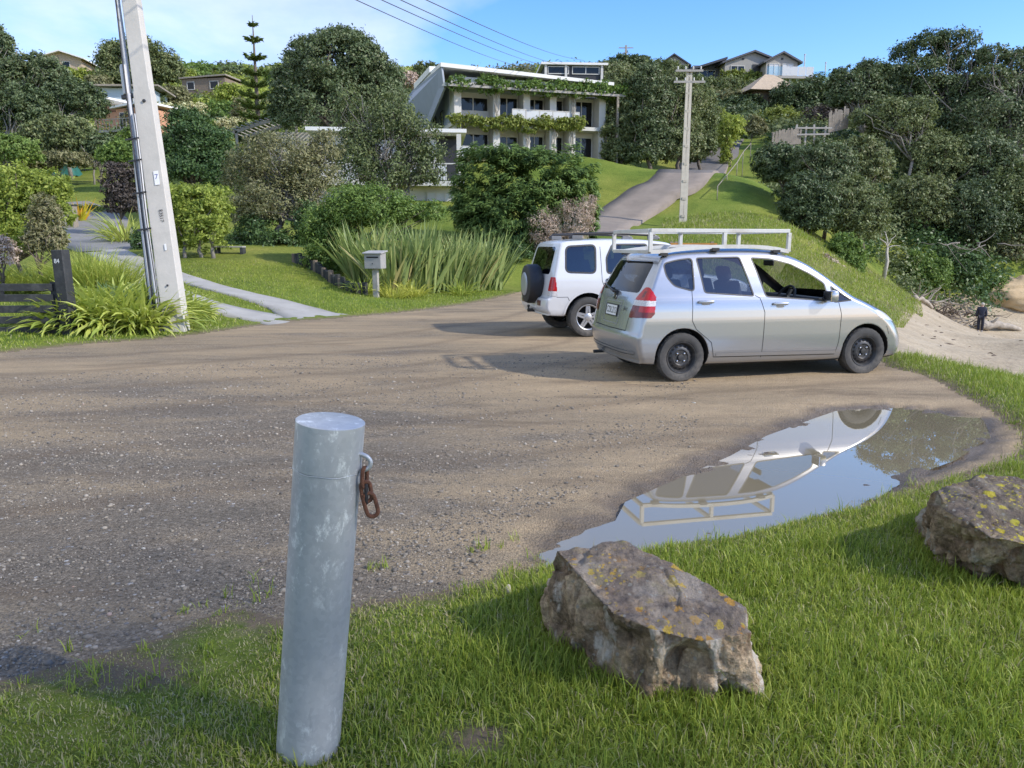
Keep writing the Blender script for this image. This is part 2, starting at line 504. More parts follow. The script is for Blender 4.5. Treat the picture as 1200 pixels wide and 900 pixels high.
def sand_mat():
    m, nt, b, o = newmat('sand')
    v = coords(nt); vs = coords(nt, (.5, 1.4, 1), (0, 0, R(12)))
    n1 = noise_n(nt, vs, .8, 7, .65); n2 = noise_n(nt, v, 7, 5, .7)
    r = ramp(nt, [(.3, (.32, .255, .165)), (.6, (.42, .345, .235)), (.75, (.48, .405, .29))]); nt.links.new(n1, r.inputs[0])
    d = ramp(nt, [(.60, 0), (.68, .75)]); nt.links.new(noise_n(nt, vs, 2.6, 5, .7), d.inputs[0])
    c = mixc(nt, d.outputs[0], r.outputs[0], (.17, .125, .08))
    f = ramp(nt, [(.3, (.8, .8, .8)), (.7, (1.15, 1.15, 1.15))]); nt.links.new(n2, f.inputs[0])
    nt.links.new(mixc(nt, 1, c, f.outputs[0], 'MULTIPLY'), b.inputs['Base Color'])
    b.inputs['Roughness'].default_value = .95
    bump(nt, n2, 1, .05, b)
    return m

M_GRASSG, M_GRAVEL, M_SAND = grass_ground_mat(), gravel_mat(), sand_mat()

def sub_sheet(name, mask, mat):
    q = quads[mask]
    used = np.unique(q); remap = np.full(len(V), -1, np.int64); remap[used] = np.arange(len(used))
    o = mesh_np(name, V[used], remap[q], mat, smooth=True)
    tag(o, kind='structure')
    return o, V[used]

def attr(o, name, vals):
    a = o.data.attributes.new(name, 'FLOAT', 'POINT'); a.data.foreach_set('value', np.asarray(vals, np.float32))

ground, gv = sub_sheet('ground', ~(is_lot | is_beach), M_GRASSG)
sl = sdist(gv[:, 0], gv[:, 1], LOT)
attr(ground, 'wear', np.clip(1.0 - np.abs(sl)/.55, 0, 1) * (np.hypot(gv[:, 0], gv[:, 1]) < 26) * .8 + .8*np.exp(-((gv[:, 0]+.12)**2/.03 + (gv[:, 1]-2.22)**2/.02)) + .6*np.exp(-((gv[:, 0]+1.3)**2/.06 + (gv[:, 1]-2.55)**2/.02)) )
lot, lv = sub_sheet('gravel_lot', is_lot, M_GRAVEL)
sp = sdist(lv[:, 0], lv[:, 1], PUDDLE)
attr(lot, 'wet', np.clip(1 - sp/.42, 0, 1)*.9)
# bare earth rather than stone: far part of the lot, and next to the puddle
lr = np.hypot(lv[:, 0], lv[:, 1])
attr(lot, 'earth', np.clip(.28 + .5*sstep(6.0, 9.5, lr) + .3*sstep(-1.5, 1.0, lv[:, 0])*sstep(3.0, 4.5, lv[:, 1]) + .2*np.clip(1-np.abs(sp)/1.5, 0, 1), 0, 1.2))
# wheel tracks: pairs of worn lines sweeping in from the left towards the parked cars
tk = np.zeros(len(lv))
for cur in ([(-12, 6.0), (-6, 7.2), (-1.5, 9.0), (1.5, 12.2), (3, 17)], [(-10, 3.0), (-4.5, 4.6), (-.5, 6.2), (2.5, 7.6), (5.2, 8.4)], [(-12, 8.8), (-6, 10.2), (-2, 12.6), (.5, 16.5), (2, 22)]):
    c_ = np.array(cur, float)
    for sgn in (-.72, .72):
        tn = np.gradient(c_, axis=0); tn /= np.linalg.norm(tn, axis=1)[:, None]
        q = c_ + np.stack([-tn[:, 1], tn[:, 0]], 1)*sgn; t_ = np.linspace(0, len(q)-1, 60)
        q = np.stack([np.interp(t_, range(len(q)), q[:, 0]), np.interp(t_, range(len(q)), q[:, 1])], 1)
        d_ = np.full(len(lv), 9.0)
        for i in range(59):
            e = q[i+1]-q[i]; u = np.clip(((lv[:, :2]-q[i])@e)/(e@e), 0, 1); d_ = np.minimum(d_, np.hypot(*(lv[:, :2]-q[i]-u[:, None]*e).T))
        tk = np.maximum(tk, np.exp(-(d_/.13)**2)*.75)
attr(lot, 'track', tk)
beach, bv = sub_sheet('beach', is_beach, M_SAND)

# puddle water: a level sheet; the shoreline is where the hollowed gravel rises through it
WATER_Z = -.034
pb = np.array(PUDDLE); pc = pb.mean(0)
def water_mat():
    m, nt, b, o = newmat('puddle_water')
    v = coords(nt)
    b.inputs['Base Color'].default_value = (.24, .205, .135, 1)
    b.inputs['Roughness'].default_value = .012; b.inputs['IOR'].default_value = 1.333
    b.inputs['Specular IOR Level'].default_value = .62
    g = nt.nodes.new('ShaderNodeBsdfGlossy'); g.inputs['Roughness'].default_value = .006; g.inputs['Color'].default_value = (.90, .86, .78, 1)
    fr = nt.nodes.new('ShaderNodeFresnel'); fr.inputs['IOR'].default_value = 1.45
    f = mathn(nt, 'ADD', mathn(nt, 'MULTIPLY', fr.outputs[0], .82), .04, True)
    mx = nt.nodes.new('ShaderNodeMixShader'); nt.links.new(f, mx.inputs[0]); nt.links.new(b.outputs[0], mx.inputs[1]); nt.links.new(g.outputs[0], mx.inputs[2])
    nt.links.new(mx.outputs[0], o.inputs[0])
    return m
wpoly = [(pc + (q - pc) * 1.06) for q in pb]
mb = MB(); mb.add([(q[0], q[1], WATER_Z) for q in wpoly], [tuple(range(len(wpoly)))])
bm_ = mb.build('puddle', water_mat(), fix=False)
if bm_.data.polygons[0].normal.z < 0: bm_.data.flip_normals()
tag(bm_, kind='structure')
# ------------------------------------------------------------------ camera, sky, sun
cam_d = bpy.data.cameras.new('camera'); cam = bpy.data.objects.new('camera', cam_d); COL.objects.link(cam)
cam.location = (0, 0, CAM_H); cam.rotation_euler = (math.pi/2 - PITCH, 0, 0)
cam_d.sensor_width = 36; cam_d.lens = 27.0; cam_d.clip_start = .05; cam_d.clip_end = 6000
scene.camera = cam

SUN_AZ = Vector((.93, -.37)).normalized(); SUN_EL = R(35)
w = bpy.data.worlds.new('World'); scene.world = w; w.use_nodes = True
nt = w.node_tree; bg = nt.nodes['Background']
sky = nt.nodes.new('ShaderNodeTexSky'); sky.sky_type = 'NISHITA'; sky.sun_disc = False
sky.sun_elevation = SUN_EL; sky.sun_rotation = math.atan2(SUN_AZ.x, SUN_AZ.y)
sky.air_density = 1.0; sky.dust_density = .35; sky.ozone_density = 2.2; sky.altitude = 0
tc = nt.nodes.new('ShaderNodeTexCoord')
# clouds live on the sky's own directions: flatten the dome so they spread towards the horizon
sx = nt.nodes.new('ShaderNodeSeparateXYZ'); nt.links.new(tc.outputs['Generated'], sx.inputs[0])
den = mathn(nt, 'ADD', mathn(nt, 'MAXIMUM', sx.outputs[2], 0), .18)
cx = nt.nodes.new('ShaderNodeCombineXYZ')
nt.links.new(mathn(nt, 'DIVIDE', sx.outputs[0], den), cx.inputs[0]); nt.links.new(mathn(nt, 'DIVIDE', sx.outputs[1], den), cx.inputs[1])
cn = noise_n(nt, cx.outputs[0], .75, 8, .55, .3)
# bank of cloud to the left of the view (west); clear sky on the right
side = mathn(nt, 'MULTIPLY', mathn(nt, 'ADD', sx.outputs[0], .04), -1.2)
side = mathn(nt, 'MINIMUM', mathn(nt, 'MAXIMUM', side, -.30), .26)
low = mathn(nt, 'MULTIPLY', mathn(nt, 'MAXIMUM', mathn(nt, 'SUBTRACT', .33, sx.outputs[2]), 0), -1.1)
cf = mathn(nt, 'ADD', mathn(nt, 'ADD', cn, side), low)
cr = ramp(nt, [(.46, 0), (.60, .50), (.80, .90)]); nt.links.new(cf, cr.inputs[0])
cc = ramp(nt, [(.35, (2.7, 2.95, 3.5)), (.65, (4.0, 4.1, 4.4))]); nt.links.new(noise_n(nt, cx.outputs[0], 1.7, 6, .6), cc.inputs[0])
hs = nt.nodes.new('ShaderNodeHueSaturation'); hs.inputs['Saturation'].default_value = 1.32; hs.inputs['Value'].default_value = 1.0
nt.links.new(sky.outputs[0], hs.inputs['Color'])
azure = mixc(nt, 1, hs.outputs[0], (.95, .86, 1.0), 'MULTIPLY')
nt.links.new(mixc(nt, cr.outputs[0], azure, cc.outputs[0]), bg.inputs['Color'])
bg.inputs['Strength'].default_value = .15

ld = bpy.data.lights.new('sun', 'SUN'); ld.energy = 2.35; ld.angle = R(1.5); ld.color = (1.0, .94, .84)
so = bpy.data.objects.new('sun', ld); COL.objects.link(so)
sd = Vector((SUN_AZ.x*math.cos(SUN_EL), SUN_AZ.y*math.cos(SUN_EL), math.sin(SUN_EL)))
so.rotation_euler = (-sd).to_track_quat('-Z', 'Y').to_euler()
so.location = sd * 60

scene.view_settings.view_transform = 'Standard'; scene.view_settings.look = 'None'
scene.view_settings.gamma = 1; scene.view_settings.use_curve_mapping = False
scene.view_settings.exposure = 1.0
scene.render.engine = 'CYCLES'
scene.cycles.use_denoising = True
scene.cycles.max_bounces = 8; scene.cycles.transparent_max_bounces = 12
scene.cycles.diffuse_bounces = 3; scene.cycles.glossy_bounces = 4; scene.cycles.transmission_bounces = 6
scene.cycles.caustics_reflective = False; scene.cycles.caustics_refractive = False
scene.cycles.sample_clamp_indirect = 4
# ------------------------------------------------------------------ cars: an implicit body is meshed, then cut into panels
M_RUBBER = simple('tyre_rubber', (.055, .054, .052), .85, var=.25, scale=12, dirt=(.20, .18, .15), dirt_amt=.55)
M_BLACKTRIM = simple('black_trim', (.018, .018, .019), .45, var=.15)
M_UNDER = simple('underbody', (.012, .012, .012), .9)
M_STEELRIM = simple('steel_rim', (.05, .052, .055), .45, .5, var=.3, scale=25, dirt=(.16, .14, .12), dirt_amt=.5)
M_ALLOY = simple('alloy_rim', (.50, .51, .52), .35, .7, var=.1, scale=15)
M_HOLE = simple('dark_hole', (.006, .006, .006), .9)
M_SEAT = simple('seat_cloth', (.055, .058, .065), .95, var=.2, scale=20)
M_DASH = simple('dashboard', (.035, .036, .04), .7)
M_PLATE = simple('plate_white', (.75, .76, .76), .4, var=.03)
M_INK = simple('ink_black', (.01, .01, .012), .5)
M_CHROME = simple('chrome', (.6, .6, .62), .12, 1.0, var=.05)
M_RACKW = simple('rack_white_paint', (.58, .58, .555), .45, var=.06, scale=5, dirt=(.33, .25, .17), dirt_amt=.55, bmp=.002)

def paint(name, col, metal, rough, inner=(.06, .06, .065), dirt=.25):
    m, nt, b, o = newmat(name)
    v = coords(nt)
    fl = noise_n(nt, v, 900, 2, .5)
    r = ramp(nt, [(.3, [c*.93 for c in col]), (.7, [min(1, c*1.05) for c in col])]); nt.links.new(fl, r.inputs[0])
    # road dirt gathers low on the body
    sp = nt.nodes.new('ShaderNodeSeparateXYZ'); nt.links.new(v, sp.inputs[0])
    dn = mathn(nt, 'ADD', noise_n(nt, v, 6, 6, .7), mathn(nt, 'MULTIPLY', sp.outputs[2], -.55))
    dr = ramp(nt, [(.18, 0), (.5, dirt)]); nt.links.new(dn, dr.inputs[0])
    c = mixc(nt, dr.outputs[0], r.outputs[0], (.24, .20, .16))
    g = nt.nodes.new('ShaderNodeNewGeometry')
    c = mixc(nt, g.outputs['Backfacing'], c, inner)
    nt.links.new(c, b.inputs['Base Color'])
    mt = mathn(nt, 'MULTIPLY', mathn(nt, 'SUBTRACT', 1, g.outputs['Backfacing']), metal); nt.links.new(mt, b.inputs['Metallic'])
    rg = mathn(nt, 'ADD', mathn(nt, 'MULTIPLY', dr.outputs[0], .25), rough); nt.links.new(rg, b.inputs['Roughness'])
    cw = mathn(nt, 'MULTIPLY', mathn(nt, 'SUBTRACT', 1, g.outputs['Backfacing']), .7); nt.links.new(cw, b.inputs['Coat Weight'])
    b.inputs['Coat Roughness'].default_value = .05
    return m

def glass(name, tint, refl=1.0, dark=.0):
    m, nt, b, o = newmat(name)
    tr = nt.nodes.new('ShaderNodeBsdfTransparent'); tr.inputs[0].default_value = (*tint, 1)
    gl = nt.nodes.new('ShaderNodeBsdfGlossy'); gl.inputs['Roughness'].default_value = .01
    gl.inputs['Color'].default_value = (.95, .97, 1, 1)
    lw = nt.nodes.new('ShaderNodeLayerWeight'); lw.inputs[0].default_value = .5
    f = mathn(nt, 'MULTIPLY', mathn(nt, 'ADD', mathn(nt, 'MULTIPLY', mathn(nt, 'POWER', lw.outputs['Facing'], 4.5), .9), .05), refl, True)
    mx = nt.nodes.new('ShaderNodeMixShader'); nt.links.new(f, mx.inputs[0]); nt.links.new(tr.outputs[0], mx.inputs[1]); nt.links.new(gl.outputs[0], mx.inputs[2])
    nt.links.new(mx.outputs[0], o.inputs[0])
    return m
M_GLASS = glass('car_glass', (.66, .70, .70), 1.3)
M_GLASS_DARK = glass('car_glass_tinted', (.30, .34, .38), 1.7)
M_GLASS_REAR = glass('car_glass_rear', (.13, .16, .20), .75)

def lamp_mat(name, col, rough=.12):
    m, nt, b, o = newmat(name)
    v = coords(nt, (1, 1, 1))
    n = voro(nt, v, 120, 'F1', 'Distance')
    r = ramp(nt, [(0, [min(1, c*1.25) for c in col]), (.8, [c*.6 for c in col])]); nt.links.new(n, r.inputs[0])
    nt.links.new(r.outputs[0], b.inputs['Base Color']); b.inputs['Roughness'].default_value = .25
    b.inputs['Coat Weight'].default_value = .35; b.inputs['Coat Roughness'].default_value = .03
    return m
M_LRED = lamp_mat('lamp_red', (.50, .008, .010)); M_LDARK = lamp_mat('lamp_dark_red', (.17, .006, .010)); M_LWHITE = lamp_mat('lamp_clear', (.70, .68, .68)); M_LAMBER = lamp_mat('lamp_amber', (.7, .22, .05))

def catmull(pts, n=14, closed=True):
    out = []; k = len(pts); pts = [np.array(p, float) for p in pts]
    for i in range(k):
        p0, p1, p2, p3 = pts[i-1], pts[i], pts[(i+1) % k], pts[(i+2) % k]
        for j in range(n):
            t = j / n
            out.append(.5*((2*p1)+(-p0+p2)*t+(2*p0-5*p1+4*p2-p3)*t*t+(-p0+3*p1-3*p2+p3)*t**3))
    return np.array(out)

class Body:
    def __init__(s, prof, wz, front_k, rear_k, crown, hw, wheels, wheel_r, L, k=.06, plan=(.95, .95), npow=3.2):
        s.L, s.k, s.hw, s.wheels, s.wr, s.crown, s.fk, s.rk, s.plan, s.npow = L, k, hw, wheels, wheel_r, crown, front_k, rear_k, plan, npow
        s.wz = np.array(wz)
        poly = catmull(prof, 8)
        s.x0, s.z0, s.h = -.35, -.1, .012
        nx = int((L + .8) / s.h); nz = int(2.1 / s.h)
        gx = s.x0 + np.arange(nx) * s.h; gz_ = s.z0 + np.arange(nz) * s.h
        X, Z = np.meshgrid(gx, gz_, indexing='ij')
        s.sd = sdist(X.ravel(), Z.ravel(), poly).reshape(nx, nz)
    def samp(s, x, z):
        a = np.clip((x - s.x0) / s.h, 0, s.sd.shape[0] - 1.001); b = np.clip((z - s.z0) / s.h, 0, s.sd.shape[1] - 1.001)
        i = a.astype(int); j = b.astype(int); fa, fb = a - i, b - j; S = s.sd
        return (S[i, j]*(1-fa)+S[i+1, j]*fa)*(1-fb) + (S[i, j+1]*(1-fa)+S[i+1, j+1]*fa)*fb
    def half(s, x, z):
        w = np.interp(z, s.wz[:, 0], s.wz[:, 1])
        # soften the interpolation corners
        w = (w + np.interp(z-.03, s.wz[:, 0], s.wz[:, 1]) + np.interp(z+.03, s.wz[:, 0], s.wz[:, 1])) / 3
        t = x / s.L
        return w * (1 - (1-s.plan[0])*np.clip((.35-t)/.35, 0, 1)**2 - (1-s.plan[1])*np.clip((t-.6)/.4, 0, 1)**2)
    def shell(s, x, y, z):
        ay = np.abs(y) / s.hw
        xr = x + s.fk * sstep(.5, .9, x / s.L) * ay**s.npow - s.rk * (1 - sstep(.05, .4, x / s.L)) * ay**s.npow
        zr = z + s.crown * sstep(.7, 1.2, z) * ay**2
        a = s.samp(xr, zr); b = np.abs(y) - s.half(x, z)
        h = np.clip(.5 + .5*(a - b)/s.k, 0, 1)
        return b*(1-h) + a*h + s.k*h*(1-h)
    def f(s, x, y, z):
        v = s.shell(x, y, z)
        for (wx, wz_) in s.wheels:
            c = np.hypot(x - wx, z - wz_) - s.wr
            c = np.maximum(c, (s.hw - .30) - np.abs(y))
            v = np.maximum(v, -c)
        return v
    def grad(s, p, fn=None):
        fn = fn or s.f; e = .002; g = np.empty_like(p)
        for i in range(3):
            q = p.copy(); q[:, i] += e; r = p.copy(); r[:, i] -= e
            g[:, i] = (fn(*q.T) - fn(*r.T)) / (2*e)
        return g
    def project(s, p, fn=None, it=4, lim=.01):
        fn = fn or s.f
        for _ in range(it):
            g = s.grad(p, fn); d = fn(*p.T)
            st = d / np.maximum((g*g).sum(1), .2)
            p = p - g * np.clip(st, -lim, lim)[:, None]
        return p
    def mesh(s, h=.014):
        """surface nets on the y<=0.. half, then split once and re-project"""
        xs = np.arange(-.2, s.L + .2, h); ys = np.arange(-h/2, s.hw + .1, h); zs = np.arange(.02, 2.0, h)
        X, Y, Z = np.meshgrid(xs, ys, zs, indexing='ij')
        F = s.f(X.ravel(), Y.ravel(), Z.ravel()).reshape(X.shape)
        S = F < 0
        cnt = np.zeros(tuple(n-1 for n in F.shape), np.int8); acc = np.zeros(cnt.shape + (3,)); nn = np.zeros(cnt.shape)
        offs = [(i, j, k) for i in (0, 1) for j in (0, 1) for k in (0, 1)]
        sl = lambda A, o: A[o[0]:A.shape[0]-1+o[0], o[1]:A.shape[1]-1+o[1], o[2]:A.shape[2]-1+o[2]]
        for o in offs: cnt += sl(S, o)
        act = (cnt > 0) & (cnt < 8)
        for a in offs:
            for ax in range(3):
                if a[ax]: continue
                b = list(a); b[ax] = 1
                fa, fb = sl(F, a), sl(F, b); cr = (sl(S, a) != sl(S, b)) & act
                t = np.where(cr, fa / np.where(np.abs(fa - fb) < 1e-12, 1, fa - fb), 0)
                for d in range(3):
                    acc[..., d] += np.where(cr, a[d] + (t if d == ax else 0), 0)
                nn += cr
        vid = np.full(cnt.shape, -1); ii = np.argwhere(act); vid[act] = np.arange(len(ii))
        V = (ii + acc[act] / nn[act][:, None]) * h + np.array([xs[0], ys[0], zs[0]])
        Q = []
        for ax in range(3):
            b = [slice(None)]*3; a = [slice(None)]*3
            a[ax] = slice(0, -1); b[ax] = slice(1, None)
            A, B = S[tuple(a)], S[tuple(b)]
            e = np.argwhere(A != B); up = A[A != B]
            u, w_ = [(1, 2), (2, 0), (0, 1)][ax]
            ok = (e[:, u] > 0) & (e[:, w_] > 0)
            e, up = e[ok], up[ok]
            def cell(du, dw):
                c = e.copy(); c[:, u] += du; c[:, w_] += dw
                c = np.minimum(c, np.array(vid.shape)-1)
                return vid[c[:, 0], c[:, 1], c[:, 2]]
            q = np.stack([cell(-1, -1), cell(0, -1), cell(0, 0), cell(-1, 0)], 1)
            q[~up] = q[~up][:, ::-1]
            Q.append(q[(q >= 0).all(1)])
        Q = np.concatenate(Q)
        V = s.project(V)
        # one split
        e = np.sort(np.stack([Q, np.roll(Q, -1, 1)], -1).reshape(-1, 2), 1)
        ue, inv = np.unique(e, axis=0, return_inverse=True); inv = inv.reshape(-1, 4)
        nv = len(V); em = V[ue].mean(1); fc = V[Q].mean(1)
        V2 = np.concatenate([V, em, fc]); ei = inv + nv; fi = nv + len(ue) + np.arange(len(Q))
        Q2 = np.concatenate([np.stack([Q[:, i], ei[:, i], fi, ei[:, i-1]], 1) for i in range(4)])
        V2 = s.project(V2)
        return V2, Q2
    def ribbon(s, pts, width, off=.003, fn=None, closed=False, n=10, side=-1):
        """flat strip laid on the body along 3D guide points"""
        pts = np.array(pts, float)
        seg = []
        k = len(pts)
        for i in range(k if closed else k-1):
            a, b = pts[i], pts[(i+1) % k]
            m = max(2, int(np.linalg.norm(b-a)/.012))
            for j in range(m): seg.append(a + (b-a)*j/m)
        if not closed: seg.append(pts[-1])
        p = s.project(np.array(seg), s.shell, 12, .05)
        g = s.grad(p, s.shell); g /= np.linalg.norm(g, axis=1)[:, None] + 1e-9
        t = np.roll(p, -1, 0) - np.roll(p, 1, 0)
        if not closed: t[0] = p[1]-p[0]; t[-1] = p[-1]-p[-2]
        b = np.cross(t, g); b /= np.linalg.norm(b, axis=1)[:, None] + 1e-9
        A = s.project(p + b*width/2, s.shell, 3) ; B = s.project(p - b*width/2, s.shell, 3)
        A = A + g*off; B = B + g*off
        m = len(p); vs = np.concatenate([A, B]); i = np.arange(m if closed else m-1); j = (i+1) % m
        return vs, np.stack([i, j, j+m, i+m], 1)

def inpoly(x, z, poly): return sdist(x, z, np.array(poly)) < 0

def rounded(poly, r=.04, n=5):
    out = []; k = len(poly)
    for i in range(k):
        p, a, b = np.array(poly[i]), np.array(poly[i-1]), np.array(poly[(i+1) % k])
        da, db = np.linalg.norm(a-p), np.linalg.norm(b-p); rr = min(r, da*.45, db*.45)
        s_, e_ = p+(a-p)/da*rr, p+(b-p)/db*rr
        for t in np.linspace(0, 1, n): out.append((1-t)**2*s_ + 2*t*(1-t)*p + t*t*e_)
    return np.array(out)

def snap(body, V, poly, mask, axes, tol):
    """pull vertices lying within tol of the outline onto it (so that panels cut clean), then back onto the body"""
    idx = np.where(mask)[0]
    P2 = V[idx][:, axes]
    n = len(poly); best = np.full(len(idx), 1e9); bp = P2.copy()
    for i in range(n):
        a, b = poly[i], poly[(i+1) % n]; e = b-a; L = e@e+1e-12
        t = np.clip(((P2-a)@e)/L, 0, 1); q = a + t[:, None]*e; d = ((P2-q)**2).sum(1)
        u = d < best; best[u] = d[u]; bp[u] = q[u]
    near = best < tol*tol
    k = idx[near]
    V[np.ix_(k, axes)] = bp[near]
    # back to the surface along the free axis only
    free = 3 - sum(axes); p = V[k]
    for _ in range(4):
        e = .002; q = p.copy(); q[:, free] += e; r = p.copy(); r[:, free] -= e
        g = (body.f(*q.T) - body.f(*r.T))/(2*e); d = body.f(*p.T)
        p[:, free] -= np.clip(d/np.where(np.abs(g) < .3, 1e9, g), -.01, .01)
    V[k] = p
    return V

def wheel(parent, x, y, r, wid, side, kind):
    """side=+1: outer face towards +y"""
    wb = MB()
    hw = wid/2; rim_r = r*.655
    wprof = [(rim_r, -hw*.86), (rim_r+.02, -hw*.98), (r*.84, -hw*1.03), (r*.955, -hw*.95), (r, -hw*.72), (r, hw*.72), (r*.955, hw*.95), (r*.84, hw*1.03), (rim_r+.02, hw*.98), (rim_r, hw*.86)]
    w_ = thing('wheel', None, None); w_.parent = parent; w_.location = (x, y, r)
    if side < 0: w_.rotation_euler = (0, 0, math.pi)
    wb.lathe(wprof, 56, 'Y', close=True)
    for k in range(56):                                   # tread blocks
        a = 2*math.pi*k/56
        for yy in (-hw*.45, 0, hw*.45):
            wb.box((math.cos(a)*(r+.002), yy + (.008 if k % 2 else -.008), math.sin(a)*(r+.002)), (.006, hw*.36, r*.07), Matrix.Rotation(-a, 3, 'Y'))
    wb.build('tyre', M_RUBBER, w_, smooth='auto')
    rb = MB()
    if kind == 'steel':
        rp = [(rim_r, -hw*.8), (rim_r, hw*.80), (rim_r-.006, hw*.92), (rim_r-.014, hw*.90), (rim_r-.02, hw*.78), (rim_r-.032, hw*.55), (rim_r*.80, hw*.40), (rim_r*.60, hw*.62), (rim_r*.50, hw*.66), (rim_r*.44, hw*.55), (rim_r*.22, hw*.52), (rim_r*.18, hw*.72), (0.001, hw*.74)]
        rb.lathe(rp, 48, 'Y')
        for k in range(16):                               # vent slots
            a = 2*math.pi*k/16; rr = rim_r*.70
            rb.box((math.cos(a)*rr, hw*.515, math.sin(a)*rr), (rim_r*.10, .012, rim_r*.13), Matrix.Rotation(-a, 3, 'Y') @ Matrix.Rotation(-.35, 3, 'Z'), m=1)
        for k in range(4):
            a = 2*math.pi*(k+.5)/4
            rb.lathe([(.011, hw*.5), (.011, hw*.68), (.008, hw*.70), (.0005, hw*.70)], 6, 'Y', c=(math.cos(a)*rim_r*.33, 0, math.sin(a)*rim_r*.33), m=2)
        rim = rb.build('rim', None, w_, smooth='auto', mats=[M_STEELRIM, M_HOLE, M_CHROME])
    else:
        rb.lathe([(rim_r, -hw*.8), (rim_r, hw*.85), (rim_r-.008, hw*.93), (rim_r-.02, hw*.86), (rim_r-.03, hw*.5), (rim_r*.9, -hw*.3)], 48, 'Y')
        for k in range(5):
            a = 2*math.pi*k/5 + .3; M = Matrix.Rotation(-a, 3, 'Y')
            for sg in (-1, 1):
                c = M @ Vector((rim_r*.55, hw*.66, sg*rim_r*.10))
                rb.box(c, (rim_r*.86, hw*.22, rim_r*.17), M @ Matrix.Rotation(sg*.06, 3, 'Y'))
        rb.lathe([(rim_r*.30, hw*.4), (rim_r*.30, hw*.76), (rim_r*.22, hw*.84), (.001, hw*.85)], 24, 'Y')
        rim = rb.build('rim', M_ALLOY, w_, smooth='auto')
        db = MB(); db.lathe([(rim_r*.92, hw*.15), (.001, hw*.15)], 32, 'Y'); db.build('brake_disc', M_UNDER, rim)
    return w_

def solid_seat(mbx, cx, cy, z, w=.48):
    mbx.box((cx, cy, z+.06), (.50, w, .14)); 
    M = Matrix.Rotation(-.28, 3, 'Y')
    mbx.box(Vector((cx-.25, cy, z+.36)), (.13, w, .58), M)
    mbx.box(Vector((cx-.365, cy, z+.73)), (.09, w*.55, .17), M)

def cut(V, Q, mask, name, mat, root, inset=0, nrm=None, mats=None, midx=None):
    q = Q[mask]
    if not len(q): return None
    used = np.unique(q); mp = np.full(len(V), -1); mp[used] = np.arange(len(used))
    vv = V[used]
    if inset: vv = vv - nrm[used]*inset
    return mesh_np(name, vv, mp[q], mat, root, smooth=True, mats=mats, midx=midx)

def mirror(V, Q):
    Vm = V*np.array([1, -1, 1]); return np.concatenate([V, Vm]), np.concatenate([Q, Q[:, ::-1] + len(V)])

